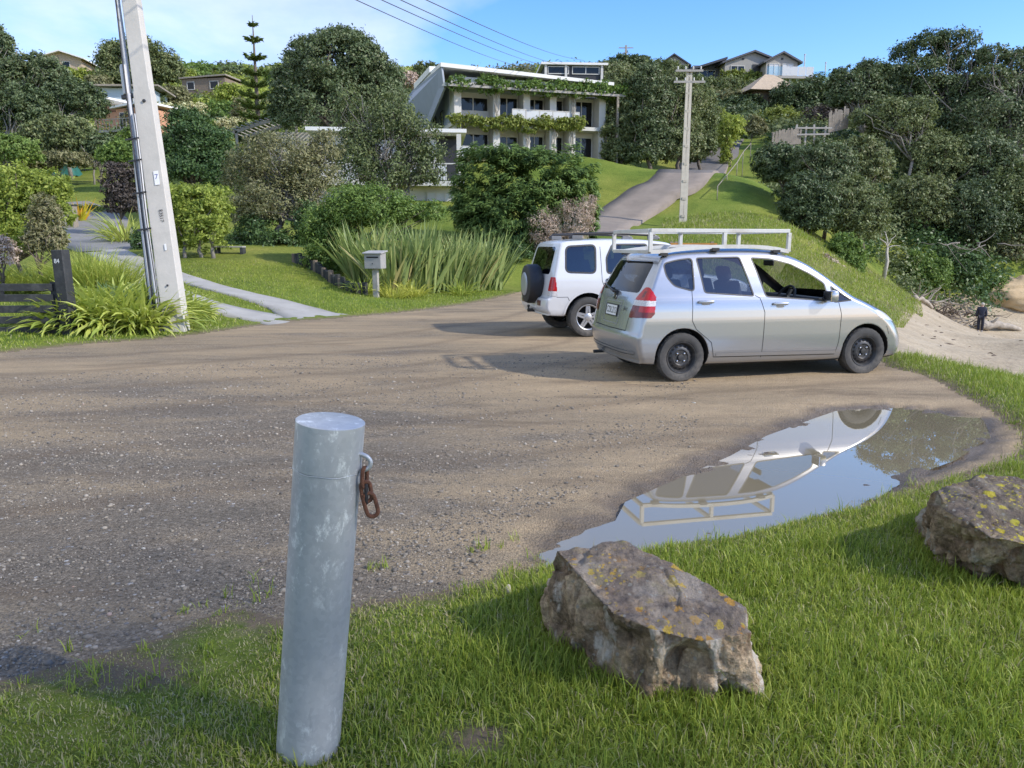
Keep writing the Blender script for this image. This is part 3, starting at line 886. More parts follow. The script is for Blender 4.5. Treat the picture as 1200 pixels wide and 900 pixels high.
# ================================================================== silver hatchback
def hatchback():
    L = 3.83
    prof = [(.16, .20), (.06, .27), (.012, .40), (.0, .52), (.02, .60), (.045, .72), (.075, .86), (.115, 1.0), (.22, 1.20), (.335, 1.39), (.42, 1.478), (.60, 1.522), (1.0, 1.553), (1.4, 1.562), (1.75, 1.548), (2.02, 1.500), (2.30, 1.395), (2.62, 1.228), (2.92, 1.058), (3.08, .975), (3.26, .905), (3.46, .815), (3.62, .72), (3.73, .62), (3.80, .50), (3.83, .40), (3.81, .28), (3.70, .20), (3.2, .185), (2.0, .18), (.8, .18)]
    wz = [(.1, .70), (.20, .775), (.27, .815), (.33, .832), (.50, .842), (.72, .842), (.86, .832), (.95, .815), (1.0, .795), (1.10, .765), (1.25, .715), (1.40, .655), (1.50, .60), (1.6, .52), (1.8, .40)]
    WX = (.63, 3.08); WR = .2885
    B = Body(prof, wz, .33, .085, .045, .842, [(WX[0], .30), (WX[1], .30)], .335, L, k=.05, plan=(.985, .95), npow=3.6)
    V, Q = B.mesh()
    side_sets = dict(
        quarter=rounded([(.425, 1.375), (.60, 1.415), (.795, 1.437), (.775, 1.055), (.53, 1.12), (.445, 1.23)], .05),
        rear=rounded([(.845, 1.436), (1.405, 1.447), (1.535, .992), (.905, 1.040)], .035),
        front=rounded([(1.555, 1.437), (1.80, 1.425), (2.06, 1.365), (2.30, 1.25), (2.485, 1.13), (2.525, .922), (1.69, .985)], .03),
        vent=rounded([(2.57, 1.095), (2.84, .925), (2.60, .905)], .02))
    rearwin = rounded([(-.60, 1.035), (.60, 1.035), (.555, 1.395), (-.555, 1.395)], .06)
    wind = None
    for k, p in side_sets.items(): V = snap(B, V, p, (V[:, 1] > .45), [0, 2], .0045)
    V = snap(B, V, rearwin, (V[:, 0] < .5) & (V[:, 2] > .98) & (np.abs(V[:, 1]) < .63), [1, 2], .0045)
    V, Q = mirror(V, Q)
    c = V[Q].mean(1); g = B.grad(c); g /= np.linalg.norm(g, axis=1)[:, None] + 1e-9
    gv_ = B.grad(V); gv_ /= np.linalg.norm(gv_, axis=1)[:, None] + 1e-9
    sidef = (np.abs(g[:, 1]) > .55) & (np.abs(c[:, 1]) > .45)
    rw = np.zeros(len(c), bool)
    masks = {}
    for k, p in side_sets.items(): masks[k] = sidef & inpoly(c[:, 0], c[:, 2], p)
    rearf = (g[:, 0] < -.3) & (c[:, 0] < .6)
    masks['rearwin'] = rearf & inpoly(c[:, 1], c[:, 2], rearwin)
    # windscreen: forward face between roof and bonnet
    masks['screen'] = (g[:, 0] > .15) & (g[:, 2] > .2) & (c[:, 0] > 2.05) & (c[:, 0] < 3.02) & (np.abs(c[:, 1]) < np.interp(c[:, 2], [.95, 1.5], [.72, .57])) & (c[:, 2] > 1.0) & (c[:, 2] < 1.47)
    # tail lamps wrap the corner
    zz = c[:, 2]; ay = np.abs(c[:, 1])
    inner = np.interp(zz, [.745, .80, .98, 1.09, 1.115], [.545, .55, .595, .66, .70]); xo = np.interp(zz, [.745, .80, 1.0, 1.10, 1.12], [.20, .265, .295, .24, .20])
    masks['tail'] = (zz > np.interp(ay, [.545, .8], [.745, .765])) & (zz < 1.112) & (ay > inner) & (c[:, 0] < xo)
    # head lamps
    masks['head'] = (c[:, 0] > 3.0) & (ay > .42) & (zz > np.interp(c[:, 0], [3.1, 3.75], [.735, .60])) & (zz < np.interp(c[:, 0], [3.05, 3.4, 3.7], [.80, .80, .74])) & (c[:, 0] > np.interp(zz, [.6, .85], [3.35, 3.12])) & (g[:, 2] < .8)
    masks['grille'] = (c[:, 0] > 3.5) & (ay < .45) & (zz > .27) & (zz < .40) & (g[:, 0] > .5)
    well = np.zeros(len(c), bool)
    for wx in WX:
        well |= (np.hypot(c[:, 0]-wx, c[:, 2]-.30) < .3385) & (B.shell(*c.T) < -.004)
    under = (g[:, 2] < -.75) & (c[:, 2] < .24)
    masks['under'] = (well | under)
    # doors on either side
    doorp = {'rear_door': [(.74, 1.50), (.72, .70), (.985, .47), (1.03, .29), (1.655, .26), (1.665, .80), (1.605, .98), (1.475, 1.50)],
             'front_door': [(1.475, 1.50), (1.605, .98), (1.665, .80), (1.655, .26), (2.655, .275), (2.69, .43), (2.70, .76), (2.66, .90), (2.54, 1.16), (2.35, 1.30), (2.05, 1.47), (1.8, 1.50)]}
    free = np.ones(len(c), bool)
    for m in masks.values(): free &= ~m
    root = thing('hatchback_car', 'silver five door hatchback with white roof frame and open front window', 'car', (0, 0, 0))
    PAINT = paint('silver_paint', (.40, .415, .435), .62, .24, dirt=.10)
    glassmat = dict(quarter=M_GLASS_DARK, rear=M_GLASS_DARK, front=M_GLASS, vent=M_GLASS, rearwin=M_GLASS_REAR, screen=M_GLASS)
    taken = np.zeros(len(c), bool)
    doors = {}
    for dn, p in doorp.items():
        for sg in (-1, 1):
            m = free & sidef & inpoly(c[:, 0], c[:, 2], p) & (c[:, 1]*sg > 0)
            doors[(dn, sg)] = cut(V, Q, m, 'door', PAINT, root); taken |= m
    gate = free & ~taken & rearf & (ay < np.interp(zz, [.5, .75, 1.05, 1.4], [.53, .545, .63, .60])) & (zz > .595) & (zz < 1.43)
    gate_o = cut(V, Q, gate, 'tailgate', PAINT, root); taken |= gate
    fb = free & ~taken & (c[:, 0] > 3.2) & (zz < .56) ; rb = free & ~taken & (c[:, 0] < .42) & (zz < .60) & (zz < np.interp(c[:, 0], [0, .42], [.70, .42]))
    cut(V, Q, fb, 'bumper', PAINT, root); cut(V, Q, rb, 'bumper', PAINT, root); taken |= fb | rb
    cut(V, Q, free & ~taken, 'body', PAINT, root)
    cut(V, Q, masks['under'], 'underbody', M_UNDER, root)
    for k in ('quarter', 'rear', 'front', 'vent'):
        for sg in (-1, 1):
            if k == 'front' and sg == -1: continue           # driver's window wound down
            par = doors[('rear_door', sg)] if k == 'rear' else doors[('front_door', sg)] if k == 'front' else root
            cut(V, Q, masks[k] & (c[:, 1]*sg > 0), 'window', glassmat[k], par, .006, gv_)
    cut(V, Q, masks['rearwin'], 'rear_window', M_GLASS_REAR, gate_o, .003, gv_)
    cut(V, Q, masks['screen'], 'windscreen', M_GLASS, root, .004, gv_)
    for sg in (-1, 1):
        m = masks['tail'] & (c[:, 1]*sg > 0); z_ = zz[m]; a_ = ay[m]; x_ = c[m][:, 0]
        mi = np.where(z_ > .955, 0, np.where(z_ > .895, 2, 1))
        mi = np.where((z_ <= .895) & (a_ > .72) & (z_ > .825), 0, mi)
        mi = np.where((z_ > .99) & (np.abs(a_-.715) < .022) & (z_ < 1.06), 1, mi)
        cut(V, Q, m, 'tail_light', None, root, -.006, gv_, mats=[M_LRED, M_LDARK, M_LWHITE], midx=mi)
        cut(V, Q, masks['head'] & (c[:, 1]*sg > 0), 'headlight', M_LWHITE, root)
    cut(V, Q, masks['grille'], 'grille', M_BLACKTRIM, root)
    def rib(name, loops, mat, par):
        vs, fs, off = [], [], 0
        for (pts, w, o_, cl) in loops:
            a, b = B.ribbon(pts, w, o_, closed=cl); vs.append(a); fs.append(b+off); off += len(a)
        return mesh_np(name, np.concatenate(vs), np.concatenate(fs), mat, par, smooth=True)
    s3 = lambda p, sg: [(q[0], sg*B.half(np.array([q[0]]), np.array([q[1]]))[0], q[1]) for q in p]
    for sg in (-1, 1):
        seals = [(s3(side_sets[k], sg), .016, .0015, True) for k in ('quarter', 'rear', 'front', 'vent')]
        rib('window_seal', seals, M_BLACKTRIM, root)
        gaps = [(s3([(.745, 1.06), (.735, .72), (.79, .62), (.93, .51), (.99, .46), (1.03, .29)], sg), .007, .0012, False),
                (s3([(1.545, 1.0), (1.607, .97), (1.665, .80), (1.660, .5), (1.655, .26)], sg), .007, .0012, False),
                (s3([(2.66, .90), (2.70, .76), (2.69, .43), (2.655, .275)], sg), .007, .0012, False),
                (s3([(1.03, .285), (2.655, .268)], sg), .008, .0012, False),
                (s3([(3.36, .60), (3.40, .50)], sg), .006, .0012, False)]
        for gp_ in gaps: rib('panel_gap', [gp_], M_HOLE, root)
        rib('sill_strip', [(s3([(1.06, .315), (2.66, .300)], sg), .045, .006, False)], PAINT, root)
    rear3 = lambda p: [(.0 if q[1] < 1 else .3, q[0], q[1]) for q in p]
    rib('tailgate_gap', [(rear3([(-.545, .755), (-.53, .60), (0, .592), (.53, .60), (.545, .755)]), .010, .0012, False)], M_HOLE, gate_o)
    rib('bumper_strip', [([(.02, y_, .335) for y_ in np.linspace(-.74, .74, 12)], .03, .008, False)], PAINT, root)
    rib('bumper_groove', [([(.02, y_, .315) for y_ in np.linspace(-.74, .74, 12)], .009, .0085, False)], M_BLACKTRIM, root)
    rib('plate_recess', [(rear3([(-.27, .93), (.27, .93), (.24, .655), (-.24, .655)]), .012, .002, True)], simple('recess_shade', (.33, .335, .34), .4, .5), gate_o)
    # number plate, emblem, badges on the tailgate
    def rear_x(y, z): return float(B.project(np.array([[0.05, y, z]]), B.shell, 14, .05)[0, 0])
    rot = (math.pi/2 - .18, 0, -math.pi/2)
    px_ = rear_x(.0, .80)
    pl = MB().box((0, 0, 0), (.36, .125, .006)).build('number_plate', M_PLATE, gate_o, bevel=.002)
    pl.location = (px_-.008, .0, .80); pl.rotation_euler = rot
    fr = MB()
    for (a, b) in (((-.186, -.068), (.186, -.068)), ((.186, -.068), (.186, .068)), ((.186, .068), (-.186, .068)), ((-.186, .068), (-.186, -.068))):
        fr.bar((a[0], a[1], 0), (b[0], b[1], 0), .012, .012)
    fr.build('plate_frame', M_INK, pl)
    t_ = text('plate_text', 'CDL212', .112, M_INK, pl, (0, -.004, .0045), (0, 0, 0), .0006); t_.scale = (.86, 1, 1)
    em = MB(); em.tube([(math.cos(a)*.048, math.sin(a)*.040, 0) for a in np.linspace(0, 2*math.pi, 25)], .005, 6)
    em.bar((-.022, -.028, 0), (-.017, .028, 0), .010, .006); em.bar((.022, -.028, 0), (.017, .028, 0), .010, .006); em.bar((-.02, 0, 0), (.02, 0, 0), .008, .006)
    e_ = em.build('emblem', M_CHROME, gate_o); e_.location = (rear_x(0, .965)-.004, 0, .968); e_.rotation_euler = (math.pi/2-.3, 0, -math.pi/2)
    b_ = text('badge_text', 'Jazz', .065, simple('badge_grey', (.16, .16, .17), .3, .6), gate_o, (rear_x(-.40, .84)-.004, -.40, .845), rot, .001, shear=.2)
    # rear wiper
    wp = MB(); xw = rear_x(0, 1.03)
    wp.tube([(xw-.02, -.02, 1.02), (xw-.045, .0, 1.03), (xw-.025, .25, 1.075), (xw+.0, .48, 1.10)], [.02, .018, .010, .006], 8)
    wp.box((xw-.012, -.02, .985), (.03, .06, .11))
    wp.build('rear_wiper', M_BLACKTRIM, gate_o, smooth='auto')
    # handles, mirrors, antenna, sun visor view
    for sg in (-1, 1):
        for (dn, hx, hz) in (('rear_door', .905, .925), ('front_door', 1.865, .888)):
            hy = float(B.half(np.array([hx]), np.array([hz]))[0])
            h = MB(); h.box((hx, sg*(hy+.014), hz+.012), (.20, .030, .032)); h.build('handle', PAINT, doors[(dn, sg)], smooth='auto', bevel=.011)
            k = MB(); k.lathe([(.001, 0), (.052, 0), (.052, .003), (.001, .004)], 20, 'Y', c=(hx, 0, 0))
            kk = k.build('handle_cup', simple('cup_grey', (.33, .335, .34), .4, .5), doors[(dn, sg)]); kk.location = (0, sg*(hy+.002), hz-.012); kk.scale = (1, sg, .55); kk.location.z = hz-.018; kk.location.x = hx*(1-1)
        mi = MB(); mi.box((2.50, sg*.895, .985), (.11, .17, .135)); mir = mi.build('mirror', PAINT, root, smooth='auto', bevel=.03)
        MB().box((2.452, sg*.895, .985), (.014, .15, .115)).build('mirror_glass', M_CHROME, mir)
        MB().box((2.52, sg*.80, .945), (.09, .10, .05)).build('mirror_arm', M_BLACKTRIM, mir, bevel=.01)
    # cabin
    cb = MB()
    for (cx_, cy_) in ((1.72, -.36), (1.72, .36), (.95, -.36), (.95, .36)): solid_seat(cb, cx_, cy_, .52 if cx_ > 1 else .54)
    cb.build('seats', M_SEAT, root, smooth='auto', bevel=.035)
    d = MB(); d.prism([(2.38, .55), (2.36, .86), (2.46, .95), (2.75, .93), (3.0, .80), (3.0, .5)], -.70, .70, plane='XZ'); d.box((1.9, 0, .40), (1.1, .22, .22)); d.span((.2, -.72, .32), (2.9, .72, .34))
    d.box((.42, 0, .62), (.5, 1.3, .55))
    d.build('dashboard', M_DASH, root, bevel=.02)
    st = MB(); st.tube([(math.cos(a)*.18, math.sin(a)*.18, 0) for a in np.linspace(0, 2*math.pi, 33)], .016, 8); st.box((0, 0, -.02), (.30, .05, .03)); st.lathe([(.001, .01), (.06, .01), (.06, -.03), (.03, -.10), (.001, -.22)], 16)
    sw = st.build('steering_wheel', M_DASH, root, smooth='auto'); sw.location = (2.21, -.36, .92); sw.rotation_euler = (0, -R(62), 0)
    rv = MB(); rv.box((2.17, -.02, 1.36), (.03, .22, .07)); rv.build('cabin_mirror', M_BLACKTRIM, root, bevel=.01)
    vs_ = MB(); vs_.box((2.02, -.38, 1.425), (.14, .34, .02)); vs_.build('sun_visor', M_DASH, root)
    for wx in WX:
        for sg in (-1, 1): wheel(root, wx, sg*.735, WR, .175, sg, 'steel')
    ex = MB(); ex.tube([(.25, .45, .22), (-.02, .45, .215)], .022, 12); ex.build('exhaust_pipe', M_STEELRIM, root)
    # white welded frame on the roof
    rk = thing('roof_frame', None, None); rk.parent = root
    t = .044; X0, X1, XM, HY, ZT = .285, 2.07, 1.22, .60, 1.775
    def roof_z(x, y):
        return float(B.project(np.array([[x, y, 1.6]]), B.shell, 14, .05)[0, 2])
    for sg in (-1, 1):
        a = MB(); a.bar((X0, sg*HY, ZT-t/2), (X1, sg*HY, ZT-t/2), t, t); a.build('top_rail', M_RACKW, rk, bevel=.004)
        a = MB(); xs = np.linspace(X0, X1, 13); pts = [(x, sg*HY, max(roof_z(x, sg*HY), 1.475) + .035) for x in xs]
        for p, q in zip(pts[:-1], pts[1:]): a.bar(p, q, t, t)
        a.build('bottom_rail', M_RACKW, rk)
        for x in (X0, XM, X1):
            zb = max(roof_z(x, sg*HY), 1.475) + .03
            a = MB(); a.bar((x, sg*HY, zb), (x, sg*HY, ZT-t), t, t*.98, up=(0, 1, 0)); a.build('post', M_RACKW, rk, bevel=.004)
        for x in (.45, 1.1, 1.9): MB().box((x, sg*HY, roof_z(x, sg*HY)+.005), (.09, .07, .035)).build('clamp', M_BLACKTRIM, rk)
    for x, lo in ((X0, True), (XM, False), (X1, True)):
        a = MB(); a.bar((x, -HY+t/2, ZT-t/2-.002), (x, HY-t/2, ZT-t/2-.002), t, t); a.build('cross_bar', M_RACKW, rk, bevel=.004)
        if lo:
            a = MB(); a.bar((x, -HY+t/2, max(roof_z(x, HY), 1.475)+.033), (x, HY-t/2, max(roof_z(x, HY), 1.475)+.033), t*.95, t*.95); a.build('cross_bar', M_RACKW, rk, bevel=.004)
    an = MB(); an.lathe([(.022, 0), (.018, .02), (.001, .024)], 12); A = an.build('antenna_base', M_BLACKTRIM, root); A.location = (2.12, 0, 1.475)
    return root

# ================================================================== white four wheel drive
def offroader():
    L = 4.12
    prof = [(.22, .36), (.06, .42), (.01, .52), (.02, .66), (.075, .70), (.10, .85), (.14, 1.05), (.22, 1.34), (.29, 1.56), (.36, 1.645), (.6, 1.675), (1.2, 1.695), (1.8, 1.69), (2.25, 1.655), (2.45, 1.585), (2.75, 1.34), (2.98, 1.13), (3.12, 1.08), (3.5, 1.03), (3.85, .965), (4.02, .87), (4.08, .72), (4.12, .58), (4.10, .45), (3.95, .37), (3.0, .36), (1.5, .36)]
    wz = [(.3, .78), (.45, .84), (.65, .865), (.85, .875), (1.0, .865), (1.1, .84), (1.3, .79), (1.5, .735), (1.62, .69), (1.72, .60), (1.9, .5)]
    WX = (.80, 3.28); WR = .345
    B = Body(prof, wz, .20, .045, .04, .875, [(WX[0], .36), (WX[1], .36)], .415, L, k=.045, npow=4, plan=(.985, .95))
    V, Q = B.mesh(.018)
    side_sets = dict(
        quarter=rounded([(.42, 1.555), (.96, 1.585), (.93, 1.10), (.39, 1.12)], .09),
        rear=rounded([(1.14, 1.10), (1.14, 1.36), (1.27, 1.59), (1.92, 1.595), (1.90, 1.08)], .05),
        front=rounded([(2.0, 1.595), (2.33, 1.57), (2.80, 1.20), (2.78, 1.08), (2.0, 1.08)], .04))
    rearwin = rounded([(-.62, 1.08), (.62, 1.08), (.56, 1.55), (-.56, 1.55)], .07)
    for p in side_sets.values(): V = snap(B, V, p, (V[:, 1] > .5), [0, 2], .006)
    V = snap(B, V, rearwin, (V[:, 0] < .5) & (V[:, 2] > 1.0) & (np.abs(V[:, 1]) < .66), [1, 2], .006)
    V, Q = mirror(V, Q)
    c = V[Q].mean(1); g = B.grad(c); g /= np.linalg.norm(g, axis=1)[:, None] + 1e-9
    gv_ = B.grad(V); gv_ /= np.linalg.norm(gv_, axis=1)[:, None] + 1e-9
    ay, zz = np.abs(c[:, 1]), c[:, 2]
    sidef = (np.abs(g[:, 1]) > .55) & (ay > .5)
    rearf = (g[:, 0] < -.35) & (c[:, 0] < .6)
    masks = {k: sidef & inpoly(c[:, 0], zz, p) for k, p in side_sets.items()}
    masks['rearwin'] = rearf & inpoly(c[:, 1], zz, rearwin)
    masks['screen'] = (g[:, 0] > .25) & (g[:, 2] > .15) & (c[:, 0] > 2.35) & (c[:, 0] < 3.05) & (zz > 1.12) & (zz < 1.60) & (ay < np.interp(zz, [1.1, 1.6], [.76, .64]))
    masks['tail'] = (zz > .72) & (zz < 1.04) & (ay > .72) & (c[:, 0] < np.interp(zz, [.72, 1.04], [.235, .20]))
    masks['head'] = (c[:, 0] > 3.7) & (ay > .5) & (zz > .72) & (zz < .90) & (g[:, 0] > .2)
    masks['grille'] = (c[:, 0] > 3.7) & (ay < .45) & (zz > .74) & (zz < .90) & (g[:, 0] > .4)
    well = np.zeros(len(c), bool)
    for wx in WX: well |= (np.hypot(c[:, 0]-wx, zz-.36) < .419) & (B.shell(*c.T) < -.004)
    masks['under'] = well | ((g[:, 2] < -.75) & (zz < .42))
    free = np.ones(len(c), bool)
    for m in masks.values(): free &= ~m
    root = thing('off_road_car', 'white four wheel drive with a spare wheel on its rear door', 'car')
    PAINT = paint('white_paint', (.62, .63, .64), .0, .28, dirt=.12)
    taken = np.zeros(len(c), bool); doors = {}
    doorp = {'rear_door': [(1.05, 1.62), (1.05, .98), (1.28, .55), (1.28, .45), (1.95, .45), (1.95, 1.62)], 'front_door': [(1.96, 1.62), (1.96, .45), (2.78, .45), (2.86, 1.06), (2.88, 1.2), (2.4, 1.62)]}
    for dn, p in doorp.items():
        for sg in (-1, 1):
            m = free & sidef & inpoly(c[:, 0], zz, p) & (c[:, 1]*sg > 0)
            doors[(dn, sg)] = cut(V, Q, m, 'door', PAINT, root); taken |= m
    gate = free & ~taken & rearf & (ay < .70) & (zz > .70) & (zz < 1.60)
    gate_o = cut(V, Q, gate, 'rear_door', PAINT, root); taken |= gate
    rb = free & ~taken & (c[:, 0] < .5) & (zz < .685); fb = free & ~taken & (c[:, 0] > 3.6) & (zz < .68)
    cut(V, Q, rb, 'bumper', PAINT, root); cut(V, Q, fb, 'bumper', PAINT, root); taken |= rb | fb
    cut(V, Q, free & ~taken, 'body', PAINT, root)
    cut(V, Q, masks['under'], 'underbody', M_UNDER, root)
    for k in side_sets:
        for sg in (-1, 1):
            par = root if k == 'quarter' else doors[(k+'_door', sg)]
            cut(V, Q, masks[k] & (c[:, 1]*sg > 0), 'window', M_GLASS_DARK if k != 'front' else M_GLASS, par, .007, gv_)
    cut(V, Q, masks['rearwin'], 'rear_window', M_GLASS_REAR, gate_o, .004, gv_)
    cut(V, Q, masks['screen'], 'windscreen', M_GLASS, root, .004, gv_)
    for sg in (-1, 1):
        m = masks['tail'] & (c[:, 1]*sg > 0)
        cut(V, Q, m, 'tail_light', None, root, -.008, gv_, mats=[M_LRED, M_LAMBER, M_LWHITE], midx=np.where(zz[m] < .80, 2, 0))
        cut(V, Q, masks['head'] & (c[:, 1]*sg > 0), 'headlight', M_LWHITE, root)
    cut(V, Q, masks['grille'], 'grille', M_BLACKTRIM, root)
    def rib(name, loops, mat, par):
        vs, fs, off = [], [], 0
        for (pts, w, o_, cl) in loops:
            a, b = B.ribbon(pts, w, o_, closed=cl); vs.append(a); fs.append(b+off); off += len(a)
        return mesh_np(name, np.concatenate(vs), np.concatenate(fs), mat, par, smooth=True)
    s3 = lambda p, sg: [(q[0], sg*B.half(np.array([q[0]]), np.array([q[1]]))[0], q[1]) for q in p]
    for sg in (-1, 1):
        rib('window_seal', [(s3(p, sg), .03, .002, True) for p in side_sets.values()], M_BLACKTRIM, root)
        for gp_ in [(s3([(1.04, 1.55), (1.04, .98), (1.13, .72)], sg), .009, .0015, False), (s3([(1.955, 1.58), (1.955, .45)], sg), .009, .0015, False), (s3([(.22, .70), (.42, .70), (.46, .62)], sg), .008, .0015, False), (s3([(2.86, 1.06), (2.80, .5)], sg), .009, .0015, False)]: rib('panel_gap', [gp_], M_HOLE, root)
        arch = [(WX[0]+.43*math.cos(a), .36+.43*math.sin(a)) for a in np.linspace(-.05, math.pi*.97, 18)]
        rib('arch_trim', [(s3(arch, sg), .035, .006, False)], PAINT, root)
        for (dn, hx) in (('rear_door', 1.20), ('front_door', 2.12)):
            hy = float(B.half(np.array([hx]), np.array([.99]))[0])
            MB().box((hx, sg*(hy+.012), .99), (.16, .03, .04)).build('handle', M_BLACKTRIM, doors[(dn, sg)], bevel=.01)
        mi = MB(); mi.box((2.78, sg*.98, 1.12), (.10, .18, .15)); mi.box((2.82, sg*.88, 1.08), (.08, .12, .05)); mi.build('mirror', M_BLACKTRIM, root, bevel=.02)
        rl = thing('roof_rail', None, None); rl.parent = root
        a = MB(); a.tube([(.52, sg*.60, 1.70), (.60, sg*.60, 1.765), (1.3, sg*.60, 1.785), (2.1, sg*.60, 1.755), (2.2, sg*.60, 1.69)], .026, 8); a.build('rail', M_BLACKTRIM, rl, smooth='auto')
        for x_ in (.66, 2.08): MB().box((x_, sg*.60, 1.71), (.20, .06, .07)).build('rail_foot', simple('foot_grey', (.14, .145, .15), .5), rl, bevel=.012)
    # spare wheel under a dark soft cover, towbar, bumper insert, plate
    sw = thing('spare_wheel', None, None); sw.parent = root; sw.location = (.0, -.14, .90)
    s_ = MB(); s_.lathe([(.001, -.155), (.20, -.155), (.27, -.15), (.325, -.135), (.345, -.09), (.345, .07), (.325, .10), (.25, .105), (.001, .105)], 44, 'X'); s_.build('tyre', simple('spare_tyre', (.020, .021, .024), .55, var=.2, scale=10), sw, smooth='auto')
    s2 = MB(); s2.lathe([(.001, -.175), (.10, -.175), (.19, -.17), (.205, -.162), (.205, -.15)], 32, 'X'); s2.build('rim', simple('spare_rim', (.42, .45, .50), .35, .6), sw, smooth='auto')
    MB().box((.09, 0, .42), (.28, .06, .06)).box((.0, 0, .42), (.12, .05, .05)).lathe([(.001, .10), (.022, .095), (.026, .075), (.014, .05), (.014, 0)], 14, c=(-.04, 0, .42)).build('tow_bar', M_STEELRIM, root)
    MB().box((.012, -.50, .585), (.03, .16, .09)).box((.012, .52, .585), (.03, .16, .09)).build('fog_light', simple('reflector_brown', (.12, .05, .04), .3), root, bevel=.01)
    MB().box((.015, -.12, .55), (.014, .37, .125)).build('number_plate', M_PLATE, root)
    wp = MB(); wp.tube([(.10, -.1, 1.10), (.09, .05, 1.13), (.12, .42, 1.16)], [.014, .01, .006], 6); wp.build('rear_wiper', M_BLACKTRIM, gate_o)
    cb = MB()
    for (cx_, cy_) in ((1.95, -.38), (1.95, .38), (1.15, -.38), (1.15, .38)): solid_seat(cb, cx_, cy_, .68)
    cb.build('seats', M_SEAT, root, bevel=.03, smooth='auto')
    d = MB(); d.prism([(2.6, .6), (2.6, 1.02), (2.95, 1.04), (3.1, .6)], -.72, .72, plane='XZ'); d.span((.25, -.75, .50), (3.0, .75, .53)); d.build('dashboard', M_DASH, root)
    for wx in WX:
        for sg in (-1, 1): wheel(root, wx, sg*.765, WR, .225, sg, 'alloy')
    return root

HATCH = hatchback()
hd = R(12.89); ax = on_plane(797, 447); dv = Vector((math.cos(hd), math.sin(hd), 0)); nv_ = Vector((dv.y, -dv.x, 0))
o_ = ax - dv*.63 - nv_*.80
HATCH.location = (o_.x, o_.y, -.004); HATCH.rotation_euler = (0, 0, hd)
OFFR = offroader()
hd2 = R(14.2); ax2 = on_plane(689, 395); dv2 = Vector((math.cos(hd2), math.sin(hd2), 0)); nv2 = Vector((dv2.y, -dv2.x, 0))
o2 = ax2 - dv2*.80 - nv2*.86
OFFR.location = (o2.x, o2.y, 0); OFFR.rotation_euler = (0, 0, hd2)
# ------------------------------------------------------------------ vegetation
def leaf_quads(pos, out, L, W, rng, up=.35, jit=.8, along=None, spread=.35):
    """one diamond per leaf; out: outward directions (N,3). along: lay the leaf along this direction (sprays)"""
    n = len(pos)
    nr = out + np.array([0, 0, up]) + rng.normal(0, jit, (n, 3))
    nr /= np.linalg.norm(nr, axis=1)[:, None] + 1e-9
    if along is None: t = rng.normal(0, 1, (n, 3))
    else: t = along + rng.normal(0, spread, (n, 3))
    t -= nr * (t*nr).sum(1)[:, None]; t /= np.linalg.norm(t, axis=1)[:, None] + 1e-9
    b = np.cross(nr, t)
    s = rng.uniform(.45, 1.6, (n, 1))
    l, w_ = t * L/2 * s, b * W/2 * s
    dip = nr * (L*.10*s)
    V = np.stack([pos - l - dip, pos - w_*.9 - l*.1, pos + l - dip, pos + w_*.9 - l*.1], 1).reshape(-1, 3)
    return V, np.arange(4*n).reshape(n, 4)

def crown_geo(blobs, leaf, aspect, rng, cover=2.0, clump=.24, shell=(.55, 1.0), low=-.55, up=.35, jit=.8, maxn=26000, spray=None, boxy=False):
    """leaves gathered in clumps through the volume of several ellipsoids"""
    Vs, Fs, off = [], [], 0
    areas = [(4*math.pi*((b[3]*b[4])**1.6+(b[3]*b[5])**1.6+(b[4]*b[5])**1.6)**(1/1.6)/3**(1/1.6)) for b in blobs]
    lw = leaf * leaf * aspect * .5
    tot = cover * sum(areas) / lw
    sc = min(1, maxn / tot)
    centers = []
    for b, A in zip(blobs, areas):
        rad = np.array(b[3:6]); c0 = np.array(b[:3]); rm = float(np.mean(rad))
        cr = clump * rm
        nc = max(8, int(A / (cr*cr*2.2)))
        nl = int(cover * A / lw * sc)
        d = rng.normal(0, 1, (nc*2, 3)); d /= np.linalg.norm(d, axis=1)[:, None]
        d = d[d[:, 2] > low][:nc]
        if boxy:
            m = np.abs(d).max(1)[:, None]; d = d / m**.92
        rr = rng.uniform(shell[0], shell[1], (len(d), 1))
        rr = np.where(rng.random((len(d), 1)) < .12, rr + rng.uniform(0, .14, (len(d), 1)), rr)
        cc = d * rr * rad
        centers += [tuple(q) for q in (cc + c0)]
        per = rng.multinomial(nl, rng.dirichlet(np.full(len(d), 6.0)))
        ci = np.repeat(np.arange(len(d)), per)
        p = cc[ci] + rng.normal(0, 1, (len(ci), 3)) * cr * np.array([.55, .55, .42])
        o = p / (rad*rad); o /= np.linalg.norm(o, axis=1)[:, None] + 1e-9
        al = None
        if spray is not None:
            al = o.copy(); al[:, 2] += spray
        V, F = leaf_quads(p + c0, o, leaf, leaf*aspect, rng, up, jit, al)
        Vs.append(V); Fs.append(F + off); off += len(V)
    return np.concatenate(Vs), np.concatenate(Fs), centers

def px_blobs(root, D, specs, depth=.9):
    """(px, py, half-width px, half-height px[, nearer/farther m]) -> ellipsoids relative to root"""
    out = []
    for sp in specs:
        px, py, rx, ry = sp[:4]; dd = sp[4] if len(sp) > 4 else 0
        Dd = D + dd
        c = P(px, py, Dd) - root
        a, h = rx/900*Dd, ry/900*Dd
        out.append((c.x, c.y, c.z, a, max(.25, min(a, h*1.6)*depth), h))
    return out

def limbs(mb, start, ends, r0, rng, wob=.12, n=5):
    for e in ends:
        s_, e_ = Vector(start), Vector(e)
        L = (e_ - s_).length
        pts = []
        for i in range(n+1):
            t = i/n; q = s_.lerp(e_, t)
            k = math.sin(t*math.pi)*wob*L
            pts.append(q + Vector((rng.normal()*k*.6, rng.normal()*k*.6, k*.5)))
        mb.tube(pts, [r0*(1-.75*i/n) for i in range(n+1)], 6)

